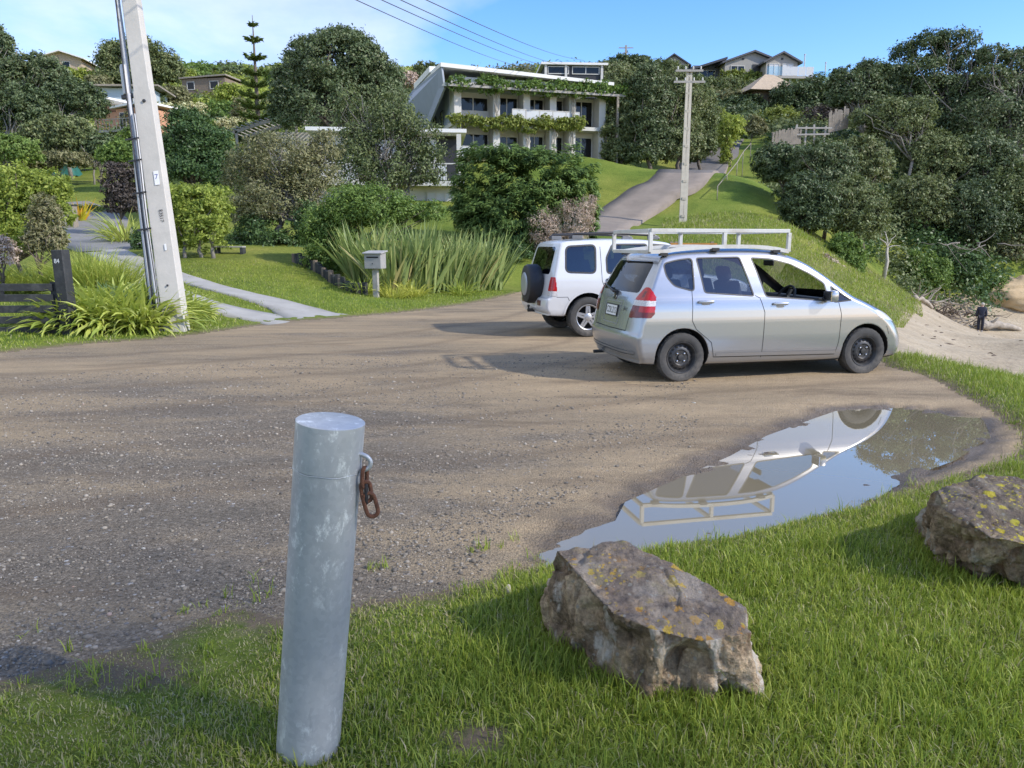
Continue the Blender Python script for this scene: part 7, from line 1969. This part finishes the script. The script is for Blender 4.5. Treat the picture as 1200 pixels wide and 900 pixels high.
def rock_mat(name, lich, pale, tone=1.0, hot=1.0):
    m, nt, b, o = newmat(name)
    v = coords(nt); g = nt.nodes.new('ShaderNodeNewGeometry')
    n1 = noise_n(nt, v, 4.2, 8, .68, .4); n2 = noise_n(nt, v, 18, 7, .72); n3 = noise_n(nt, v, 70, 5, .7)
    r = ramp(nt, [(.30, (.075, .065, .055)), (.42, (.22, .185, .145)), (.54, (.40, .345, .27)), (.66, (.66, .60, .50))]); nt.links.new(n1, r.inputs[0])
    r2 = ramp(nt, [(.3, (.55, .52, .50)), (.7, (1.35, 1.33, 1.28))]); nt.links.new(n2, r2.inputs[0])
    c = mixc(nt, 1, r.outputs[0], r2.outputs[0], 'MULTIPLY'); c = mixc(nt, 1, c, (1.10*tone, .96*tone, .80*tone), 'MULTIPLY')
    r3 = ramp(nt, [(.3, (.6, .6, .6)), (.7, (1.4, 1.4, 1.4))]); nt.links.new(n3, r3.inputs[0]); c = mixc(nt, .8, c, r3.outputs[0], 'MULTIPLY')
    # weathered purplish grey skin on the upper face, rust stains and quartz on the broken faces
    at = nt.nodes.new('ShaderNodeAttribute'); at.attribute_name = 'skin'
    k = mathn(nt, 'ADD', at.outputs['Fac'], mathn(nt, 'MULTIPLY', mathn(nt, 'SUBTRACT', n2, .5), .6)); kr = ramp(nt, [(.35, 0), (.6, .72)]); nt.links.new(k, kr.inputs[0])
    sk = ramp(nt, [(.3, (.11*tone, .10*tone, .105*tone)), (.5, (.215*tone, .182*tone, .155*tone)), (.62, (.30*tone, .235*tone, .175*tone)), (.75, (.38*tone, .345*tone, .30*tone))]); nt.links.new(n2, sk.inputs[0])
    c = mixc(nt, kr.outputs[0], c, sk.outputs[0])
    inv = mathn(nt, 'SUBTRACT', 1, kr.outputs[0])
    q = ramp(nt, [(.52, 0), (.60, .85)]); nt.links.new(noise_n(nt, coords(nt, (1, 1, .5), (.3, .5, 0)), 7, 6, .6), q.inputs[0])
    c = mixc(nt, mathn(nt, 'MULTIPLY', q.outputs[0], inv), c, pale)
    ru = ramp(nt, [(.60, 0), (.68, .65)]); nt.links.new(noise_n(nt, v, 5.5, 5, .6), ru.inputs[0]); c = mixc(nt, mathn(nt, 'MULTIPLY', ru.outputs[0], inv), c, (.20, .105, .06))
    mo = ramp(nt, [(.58, 0), (.70, .55)]); nt.links.new(noise_n(nt, v, 9, 5, .65), mo.inputs[0]); c = mixc(nt, mo.outputs[0], c, (.14, .15, .06))
    # lichen: orange and yellow crusts, grey rosettes
    vd = voro(nt, v, 21); vn = mathn(nt, 'ADD', vd, mathn(nt, 'ADD', mathn(nt, 'MULTIPLY', mathn(nt, 'SUBTRACT', n3, .5), .9), mathn(nt, 'MULTIPLY', mathn(nt, 'SUBTRACT', n2, .5), .9))); vc = voro(nt, v, 21, 'F1', 'Color'); sc_ = nt.nodes.new('ShaderNodeSeparateColor'); nt.links.new(vc, sc_.inputs[0])
    size = mathn(nt, 'ADD', mathn(nt, 'MULTIPLY', sc_.outputs[1], .42), .10)
    spot = mathn(nt, 'MULTIPLY', mathn(nt, 'LESS_THAN', vn, size), mathn(nt, 'GREATER_THAN', sc_.outputs[0], 1-lich))
    patch = ramp(nt, [(.36, 0), (.48, 1)]); nt.links.new(noise_n(nt, v, 3.1, 2, .5), patch.inputs[0])
    spot = mathn(nt, 'MULTIPLY', mathn(nt, 'MULTIPLY', spot, patch.outputs[0]), kr.outputs[0])
    lc = ramp(nt, [(0, (.62, .50, .05)), (.5, (.66, .42*(2-hot), .03)), (1, (.64, .28*(2-hot)**1.5, .02))]); nt.links.new(sc_.outputs[2], lc.inputs[0])
    c = mixc(nt, mathn(nt, 'MULTIPLY', spot, .9), c, lc.outputs[0])
    vs2 = mathn(nt, 'ADD', voro(nt, v, 52), mathn(nt, 'MULTIPLY', mathn(nt, 'SUBTRACT', n3, .5), .9)); p2 = ramp(nt, [(.50, 0), (.60, 1)]); nt.links.new(noise_n(nt, v, 4.7, 3, .5), p2.inputs[0])
    c = mixc(nt, mathn(nt, 'MULTIPLY', mathn(nt, 'MULTIPLY', mathn(nt, 'LESS_THAN', vs2, .30), p2.outputs[0]), mathn(nt, 'MULTIPLY', kr.outputs[0], .9)), c, lc.outputs[0])
    vg = voro(nt, v, 24); gn = mathn(nt, 'ADD', vg, mathn(nt, 'MULTIPLY', mathn(nt, 'SUBTRACT', n3, .5), .5)); gs = mathn(nt, 'LESS_THAN', gn, .16)
    c = mixc(nt, mathn(nt, 'MULTIPLY', gs, .5), c, (.40, .40, .36))
    nt.links.new(c, b.inputs['Base Color']); b.inputs['Roughness'].default_value = .9; b.inputs['Specular IOR Level'].default_value = .25
    p = bump(nt, n2, 1, .035, b); bump(nt, n3, .9, .010, b, p)
    return m

def boulder(name, label, pts, seed, mat, cav=None, sub=7, amp=.05):
    cx = np.mean([p[0] for p in pts]); cy = np.mean([p[1] for p in pts]); c0 = Vector((cx, cy, 0))
    bm = bmesh.new()
    for p in pts: bm.verts.new(Vector(p) - c0)
    bmesh.ops.convex_hull(bm, input=bm.verts)
    bmesh.ops.delete(bm, geom=[v for v in bm.verts if not v.link_faces], context='VERTS')
    bmesh.ops.recalc_face_normals(bm, faces=bm.faces)
    bmesh.ops.triangulate(bm, faces=bm.faces)
    for it in range(sub):
        mx = .010
        es = [e for e in bm.edges if e.calc_length() > max(mx, .25*.55**it)]
        if not es: break
        bmesh.ops.subdivide_edges(bm, edges=es, cuts=1, use_grid_fill=False)
        bmesh.ops.triangulate(bm, faces=[f for f in bm.faces if len(f.verts) > 3])
    for _ in range(1): bmesh.ops.smooth_vert(bm, verts=bm.verts, factor=.35, use_axis_x=True, use_axis_y=True, use_axis_z=True)
    bm.normal_update()
    skin = []
    off = Vector((seed*3.1, seed*1.7, 0))
    for v in bm.verts:
        n = v.normal.copy(); p = v.co + off
        up = max(0, n.z)
        s = min(1, max(0, (n.z-.35)/.35))
        rough = 1 - .72*s
        st = Vector((p.x*1.0, p.y, p.z*.45))
        d = mnoise.fractal(p*2.6, .9, 2.1, 3)*.050 + (abs(mnoise.noise(st*8))-.25)*.085*rough + (abs(mnoise.noise(st*19+Vector((4, 0, 0))))-.25)*.038*(rough*.8+.2) + mnoise.fractal(st*30, .7, 2.2, 4)*.014*(rough+.35) - .03*rough*max(0, mnoise.noise(p*5+Vector((9, 0, 0))))
        d += (mnoise.cell(Vector((p.x*6+mnoise.noise(p*9), p.y*6, p.z*9)))-.5)*.030*rough
        if cav:
            for (q, rad, dep) in cav:
                t = ((v.co + c0) - Vector(q)).length/rad
                if t < 1: d -= dep*(1-t*t)**1.5
        v.co = v.co + n*d*amp/.05
        skin.append(s)
    me = bpy.data.meshes.new(name); bm.to_mesh(me); bm.free()
    me.materials.append(mat); me.polygons.foreach_set('use_smooth', [True]*len(me.polygons))
    a = me.attributes.new('skin', 'FLOAT', 'POINT'); a.data.foreach_set('value', skin)
    o = bpy.data.objects.new(name, me); COL.objects.link(o); o.location = c0
    return tag(o, label, 'boulder', 'boulders on the grass verge')
def w3(px, py, z): q = on_plane(px, py, z); return (q.x, q.y, z)
pts1 = [w3(652, 645, .40), w3(735, 638, .44), w3(775, 655, .42), w3(874, 712, .32), w3(878, 742, .26), w3(825, 752, .27), w3(765, 738, .31), w3(718, 718, .34), w3(684, 680, .38),
        w3(627, 700, .18), w3(636, 735, .06), w3(652, 762, .02), w3(692, 795, .0), w3(745, 823, -.03), w3(800, 834, -.04), w3(870, 832, -.03), w3(888, 815, .03), w3(884, 775, .12),
        (.95, 3.05, .0), (.62, 3.45, .02), (.25, 3.35, .05), (.13, 3.0, .0), (.5, 2.45, -.15), (.9, 2.6, -.15), (.2, 2.9, -.15)]
boulder('boulder', 'lichen spotted boulder with flat sloping top nearest the bollard', pts1, 1, rock_mat('rock_lichen', .70, (.66, .60, .51)), amp=.033, cav=[(w3(800, 770, .17), .115, .20), (w3(838, 800, .07), .05, .05), (w3(735, 745, .24), .08, .09), (w3(690, 735, .24), .10, .035), (w3(672, 775, .06), .08, .03)])
pts2 = [w3(1098, 575, .40), w3(1150, 556, .46), w3(1215, 560, .46), w3(1290, 590, .40), w3(1310, 630, .3), w3(1240, 640, .30), w3(1160, 630, .32), w3(1110, 600, .36),
        w3(1085, 600, .24), w3(1086, 640, .1), w3(1100, 665, .02), w3(1150, 690, -.02), w3(1230, 700, -.03), w3(1310, 690, -.02), (3.6, 3.6, -.1), (3.4, 4.4, 0), (2.6, 4.5, 0), (2.3, 4.2, -.05), (2.6, 3.6, -.15), (3.4, 3.4, -.15)]
boulder('boulder', 'brown mossy boulder cut off by the right edge of the picture', pts2, 4, rock_mat('rock_moss', .50, (.40, .36, .28), .72, .55), amp=.034)
# little pale chip of stone in the grass
bm = bmesh.new(); bmesh.ops.create_icosphere(bm, subdivisions=2, radius=.022)
for v in bm.verts: v.co = Vector((v.co.x*.6, v.co.y*.5, v.co.z*1.1))*(1+.3*mnoise.noise(v.co*60))
me = bpy.data.meshes.new('pale_stone'); bm.to_mesh(me); bm.free(); me.materials.append(simple('pale_chip', (.42, .37, .31), .9, var=.2, scale=30))
o = bpy.data.objects.new('pale_stone', me); COL.objects.link(o); p = on_plane(596, 700, .04); o.location = (p.x, p.y, gz(p.x, p.y)+.035); tag(o, 'small pale stone chip in the grass left of the boulder', 'stone')

# ---- loose stones on the gravel
def stones():
    rng = np.random.default_rng(600)
    base = []
    for s in range(10):
        bm = bmesh.new(); bmesh.ops.create_icosphere(bm, subdivisions=1, radius=1)
        for v in bm.verts: v.co = v.co*(1 + .35*mnoise.noise(v.co*1.3 + Vector((s*7, 0, 0))))
        base.append((np.array([v.co[:] for v in bm.verts]), np.array([[v.index for v in f.verts] for f in bm.faces]))); bm.free()
    N = 130000
    # more of them close by and along the stony left side
    r = 2.2*(11/2.2)**(rng.random(N)**1.25); a = np.radians(rng.uniform(-44, 14, N)); x = r*np.sin(a); y = r*np.cos(a)
    sl = sdist(x, y, LOT); sp_ = sdist(x, y, PUDDLE)
    ca, sa = math.cos(R(24)), math.sin(R(24)); band = fbm((x*ca+y*sa)*.5, (-x*sa+y*ca)*1.7, 77, 4)*2
    keep = (sl < -.01) & (sp_ > .35) & (rng.random(N) < np.clip(.42 + band*1.1 - .10*(x+.3), .04, 1)) 
    x, y, r = x[keep], y[keep], r[keep]
    n = len(x); z = terrain(x, y)
    size = np.clip(.0024*np.exp(rng.normal(.25, .55, n)), .0016, .014) * (1 + .05*r)
    big = rng.random(n) < .03*(sdist(x, y, LOT) > -.6) ; size = np.where(big, size*2.0, size)
    Vs, Fs, off = [], [], 0
    kind = rng.integers(0, 10, n)
    for s in range(10):
        i = np.where(kind == s)[0]; bv_, bf_ = base[s]; m = len(i)
        sc_ = size[i][:, None]*np.stack([rng.uniform(.8, 1.4, m), rng.uniform(.7, 1.1, m), rng.uniform(.45, .8, m)], 1)
        t = rng.uniform(0, 6.28, m); c_, s_ = np.cos(t), np.sin(t)
        v = bv_[None]*sc_[:, None, :]; vx = v[..., 0]*c_[:, None]-v[..., 1]*s_[:, None]; vy = v[..., 0]*s_[:, None]+v[..., 1]*c_[:, None]
        V = np.stack([vx+x[i][:, None], vy+y[i][:, None], v[..., 2]+(z[i]+size[i]*.15)[:, None]], -1)
        Vs.append(V.reshape(-1, 3)); Fs.append((bf_[None]+(np.arange(m)*len(bv_))[:, None, None]+off).reshape(-1, 3)); off += m*len(bv_)
    m, nt, b, o = newmat('stone_chips')
    g = nt.nodes.new('ShaderNodeNewGeometry'); rr = ramp(nt, [(0, (.100, .088, .074)), (.45, (.175, .150, .118)), (.8, (.26, .225, .175)), (.975, (.33, .29, .235)), (.995, (.48, .45, .39)), (1, (.36, .24, .18))]); nt.links.new(g.outputs['Random Per Island'], rr.inputs[0])
    nt.links.new(rr.outputs[0], b.inputs['Base Color']); b.inputs['Roughness'].default_value = .85
    o = mesh_np('gravel_stones', np.concatenate(Vs), np.concatenate(Fs), m); tag(o, 'loose stone chips lying over the lot', 'gravel', kind='stuff')
stones()

# ---- grass blades
def blades(x, y, h, w, rng, lean=.55, seg=3):
    n = len(x); z = terrain(x, y)-.004
    az = rng.uniform(0, 2*math.pi, n); ln = np.abs(rng.normal(0, lean, n))+.05
    d = np.stack([np.cos(az), np.sin(az)], 1); fa = az + math.pi/2 + rng.normal(0, .6, n); s_ = np.stack([np.cos(fa), np.sin(fa), np.zeros(n)], 1)
    p = np.stack([x, y, z], 1); th = ln*.35; rows = []
    for i in range(seg):
        t = i/seg; rows += [p - s_*(w*(1-t*.55)/2)[:, None], p + s_*(w*(1-t*.55)/2)[:, None]]
        st = h/seg; p = p + np.stack([d[:, 0]*np.sin(th)*st, d[:, 1]*np.sin(th)*st, np.cos(th)*st], 1); th = th + ln*(.55+.5*t)
    rows.append(p); k = 2*seg+1; V = np.stack(rows, 1).reshape(-1, 3); b0 = np.arange(n)*k
    Q = np.concatenate([np.stack([b0+2*i, b0+2*i+1, b0+2*i+3, b0+2*i+2], 1) for i in range(seg-1)]); T = np.stack([b0+2*seg-2, b0+2*seg-1, b0+2*seg], 1)
    return V, [Q, T]
def grass_blade_mat():
    m, nt, b, o = newmat('grass_blades')
    g = nt.nodes.new('ShaderNodeNewGeometry'); v = coords(nt); n1 = noise_n(nt, v, 1.6, 4, .6)
    at = nt.nodes.new('ShaderNodeAttribute'); at.attribute_name = 'dry'
    f = mathn(nt, 'ADD', mathn(nt, 'MULTIPLY', g.outputs['Random Per Island'], .55), mathn(nt, 'MULTIPLY', n1, .45))
    r = ramp(nt, [(.10, (.095, .150, .018)), (.36, (.215, .290, .036)), (.64, (.345, .395, .062)), (.95, (.46, .46, .11))]); nt.links.new(f, r.inputs[0])
    dr = ramp(nt, [(0, (.34, .29, .14)), (1, (.52, .46, .27))]); nt.links.new(g.outputs['Random Per Island'], dr.inputs[0])
    sel = mathn(nt, 'LESS_THAN', mathn(nt, 'FRACT', mathn(nt, 'MULTIPLY', g.outputs['Random Per Island'], 37.3)), at.outputs['Fac'])
    c = mixc(nt, sel, r.outputs[0], dr.outputs[0])
    nt.links.new(c, b.inputs['Base Color']); b.inputs['Roughness'].default_value = .45; b.inputs['Specular IOR Level'].default_value = .3
    t = nt.nodes.new('ShaderNodeBsdfTranslucent'); nt.links.new(mixc(nt, .5, c, (.28, .40, .05)), t.inputs[0])
    mx = nt.nodes.new('ShaderNodeMixShader'); mx.inputs[0].default_value = .32; nt.links.new(b.outputs[0], mx.inputs[1]); nt.links.new(t.outputs[0], mx.inputs[2]); nt.links.new(mx.outputs[0], o.inputs[0])
    return m
M_BLADE = grass_blade_mat()
ROCKS = [(pts1, 1), (pts2, 1)]
def offstrip(x, y):
    k = np.ones(len(x))
    for D2, wd in STRIPS:
        for p, w_ in zip(D2[::2], wd[::2]): k[np.hypot(x-p[0], y-p[1]) < w_*.5] = 0
    return k
def grass(name, label, N, sampler, hgt, wid, seed, lean=.55, dens=None, dryf=None):
    rng = np.random.default_rng(seed); x, y = sampler(rng, N)
    sl = sdist(x, y, LOT); wobg = .16*fbm(x*3.1, y*3.1, 41, 3) + .10*fbm(x*11, y*11, 43, 2)
    edge = sl + wobg
    keep = (edge > -.03) & (sdist(x, y, BEACH) > -.05) & (rng.random(len(x)) < np.clip(.25 + edge*3.5, 0, 1))
    if dens is not None: keep &= rng.random(len(x)) < dens(x, y)
    x, y, edge = x[keep], y[keep], edge[keep]
    cl = fbm(x*2.6, y*2.6, 55, 4)*2
    h = hgt*np.exp(rng.normal(0, .30, len(x)))*(1+.8*np.clip(cl, -.6, .8))*np.clip(.55+edge*1.2, .5, 1.1)
    if seed == 700: h = h*(.55+.45*sstep(-1.0, .1, x))
    w = wid*rng.uniform(.7, 1.4, len(x))
    V, F = blades(x, y, h*.88, w, rng, lean)
    o = mesh_np(name, V, F, M_BLADE)
    dry = np.clip(.06 + .42*np.exp(-edge/.22) + (dryf(x, y) if dryf is not None else 0) - .15*cl, .02, .9)
    attr(o, 'dry', np.repeat(dry, 7)); tag(o, label, 'grass', kind='stuff')
def wedge(r0, r1, a0, a1, pw=2.0):
    def s(rng, N):
        r = np.sqrt(r0**2 + (r1**2-r0**2)*rng.random(N)**pw); a = np.radians(rng.uniform(a0, a1, N)); return r*np.sin(a), r*np.cos(a)
    return s
bare = lambda x, y: 1 - .93*np.exp(-((x+.12)**2/.02 + (y-2.22)**2/.012)) - .6*np.exp(-((x+1.3)**2/.05 + (y-2.55)**2/.02)) - .4*np.exp(-((x+1.05)**2/.03+(y-3.1)**2/.02))
def tufts():
    rng = np.random.default_rng(710); n = 2600; x, y = wedge(1.8, 6.2, -46, 42, 1.2)(rng, n); s_ = sdist(x, y, LOT); k = np.where(s_ > .05, rng.random(n) < .35 + .5*sstep(-.6, .6, x), (s_ > -.35) & (rng.random(n) < .22) & (sdist(x, y, PUDDLE) > .1)); x, y = x[k], y[k]
    m = rng.integers(6, 22, len(x)); X = np.repeat(x, m) + rng.normal(0, .018, m.sum()); Y = np.repeat(y, m) + rng.normal(0, .018, m.sum())
    V, F = blades(X, Y, np.repeat(.066*np.exp(rng.normal(0, .3, len(x))), m)*rng.uniform(.6, 1.25, len(X)), rng.uniform(.0035, .0062, len(X)), rng, 1.05)
    o = mesh_np('grass_tufts', V, F, M_BLADE); attr(o, 'dry', np.repeat(np.full(len(X), .05), 7)); tag(o, 'longer lush grass tufts over the near verge', 'grass', kind='stuff')
tufts()
dryl = lambda x, y: .34*sstep(-.1, -1.0, x) + .2*np.exp(-((x-1.1)**2/.3+(y-2.0)**2/.05)) + .1*sstep(.3, .7, vnoise(x*1.7, y*1.7, 9))
grass('verge_grass', 'green grass of the near verge round bollard and boulders', 330000, wedge(1.75, 6.6, -46, 42, 1.25), .050, .0040, 700, lean=.85, dens=bare, dryf=dryl)
grass('side_grass', 'bright grass strip between the gravel and the beach', 60000, wedge(6.2, 12.5, 22, 44, 1.1), .075, .0065, 701)
grass('far_verge_grass', 'mown grass verge along the far side of the lot', 90000, wedge(12.0, 26, -38, 4, 1.3), .05, .011, 702, dens=offstrip)
# rank grass on the bank behind the cars
def bank(rng, N):
    px = rng.uniform(770, 1090, N); D = rng.uniform(24, 46, N); return (px-600)/900*D, D*CP
def bank_tufts():
    rng = np.random.default_rng(703); x, y = bank(rng, 60000); k = (sdist(x, y, LOT) > .3) & (sdist(x, y, BEACH) > -.3); x, y = x[k], y[k]
    cl = fbm(x*.9, y*.9, 91, 4)*2; V, F = blades(x, y, .13*np.exp(rng.normal(0, .35, len(x)))*(1+np.clip(cl, -.5, 1)), rng.uniform(.015, .03, len(x)), rng, .7)
    o = mesh_np('bank_grass', V, F, M_BLADE); attr(o, 'dry', np.repeat(np.clip(.30-.35*cl + .5*sstep(.1, .5, fbm(x*.5, y*.5, 95, 3)*2), .05, .9), 7)); tag(o, 'long rank grass on the bank behind the cars', 'grass', kind='stuff')
bank_tufts()

# ---- a broad tree standing behind the photographer, to the right: it shades the foreground
def shade_tree():
    rp = Vector((6.1, -3.1, gz(6.1, -3.1))); root = thing('shade_tree', 'broad leafy tree at the seaward edge of the lot, outside the picture', 'tree', rp)
    bl = [(0, 0, 6.2, 3.0, 2.4, 1.6), (-1.8, .8, 5.6, 2.2, 2.0, 1.3), (1.8, .6, 5.8, 2.4, 2.0, 1.4), (-.6, -1.4, 6.8, 2.4, 2.0, 1.3), (.8, 1.5, 6.9, 2.2, 2.0, 1.3)]
    V, F, cs = crown_geo(bl, .13, .5, np.random.default_rng(800), .22, .34, maxn=26000)
    mesh_np('crown', V, F, LM['green'], root)
    m = MB(); m.tube([(0, 0, -.3), (.1, 0, 2), (0, .1, 4.2)], [.34, .28, .22], 10); limbs(m, (0, .1, 4.2), [b[:3] for b in bl], .14, np.random.default_rng(3)); m.build('trunk', M_BARK, root, smooth=True)
shade_tree()

# ---- scrub that fills the slopes between the trees
def scrub(name, label, n, region, mats, seed, hr=(.8, 2.4)):
    rng = np.random.default_rng(seed); x, y = region(rng, n); z = terrain(x, y); D = np.hypot(x, y)
    gs = {k: ([], []) for k in mats}; off = {k: 0 for k in mats}
    nz = vnoise(x*.09, y*.09, 13)*.6 + vnoise(x*.4, y*.4, 15)*.4
    for i in range(len(x)):
        mt = mats[min(len(mats)-1, int(nz[i]*1.05*len(mats)))]
        h_ = rng.uniform(*hr); w_ = h_*rng.uniform(.8, 1.4); lf = max(.16, D[i]*.0040)
        k = int(min(260, 1.6*2*math.pi*w_*w_/(lf*lf*.28)))
        d = rng.normal(0, 1, (k, 3)); d[:, 2] = np.abs(d[:, 2])*.9-.15; d /= np.linalg.norm(d, axis=1)[:, None]
        p = d*np.array([w_, w_, h_])*rng.uniform(.7, 1.05, (k, 1))*(1+.22*np.sin(d[:, :1]*5+i)*np.cos(d[:, 1:2]*6)) + np.array([x[i], y[i], z[i]-.1])
        V, F = leaf_quads(p, d, lf, lf*.55, rng, .35, .7)
        gs[mt][0].append(V); gs[mt][1].append(F+off[mt]); off[mt] += len(V)
    Vs, Fs, mi, o_ = [], [], [], 0
    ms = []
    for k in mats:
        if not gs[k][0]: continue
        V = np.concatenate(gs[k][0]); F = np.concatenate(gs[k][1]); Vs.append(V); Fs.append(F+o_); o_ += len(V); mi.append(np.full(len(F), len(ms))); ms.append(LM[k])
    o = mesh_np(name, np.concatenate(Vs), np.concatenate(Fs), None, mats=ms, midx=np.concatenate(mi)); tag(o, label, 'undergrowth', kind='stuff')
def reg(pxa, pxb, Da, Db, avoid=None, pw=.6):
    def f(rng, n):
        px = rng.uniform(pxa, pxb, n); D = Da + (Db-Da)*rng.random(n)**pw
        x, y = (px-600)/900*D, D*CP
        if avoid is not None:
            k = avoid(px, D); x, y = x[k], y[k]
        return x, y
    return f
scrub('hillside_undergrowth', 'mixed scrub covering the left hillside up to the skyline', 1500, reg(-60, 520, 58, 165, lambda p, D: ~((p > 60) & (p < 130) & (D < 66)) & ~((p > 480) & (D < 70)) & ~((p > 90) & (p < 170) & (D > 66) & (D < 80)) & ~((p > 200) & (p < 265) & (D > 98) & (D < 114))), ['dull', 'green', 'pohu', 'hedge', 'lime', 'straw'], 810, (.9, 2.2))
scrub('slope_undergrowth', 'dense low scrub under the trees right of the grassy bank', 900, reg(895, 1330, 46, 84, lambda p, D: (D > 52.5 - (p < 1080)*3) & ~((p < 1000) & (D < 50)) & ~((p > 1160) & (D < 57))), ['pohu', 'pohu_light', 'dark', 'dull'], 811, (.9, 1.9))
scrub('upper_undergrowth', 'scrub on the upper slope below the hilltop houses', 700, reg(690, 1010, 66, 116, lambda p, D: ~((p > 800) & (p < 900) & (D < 80)) & ~((p > 870) & (p < 945) & (D > 82) & (D < 90)) & ~((p > 800) & (p < 980) & (D > 97)) & ~((p < 800) & (D < 62)) & ~((p > 870) & (p < 930) & (D > 76) & (D < 88))), ['dull', 'pohu_light', 'pohu', 'hedge'], 812, (1.0, 2.2))
scrub('back_undergrowth', 'trees and scrub behind the white terraced house', 420, reg(480, 720, 72, 125), ['pohu_light', 'pohu', 'dull', 'green'], 813, (1.2, 2.6))
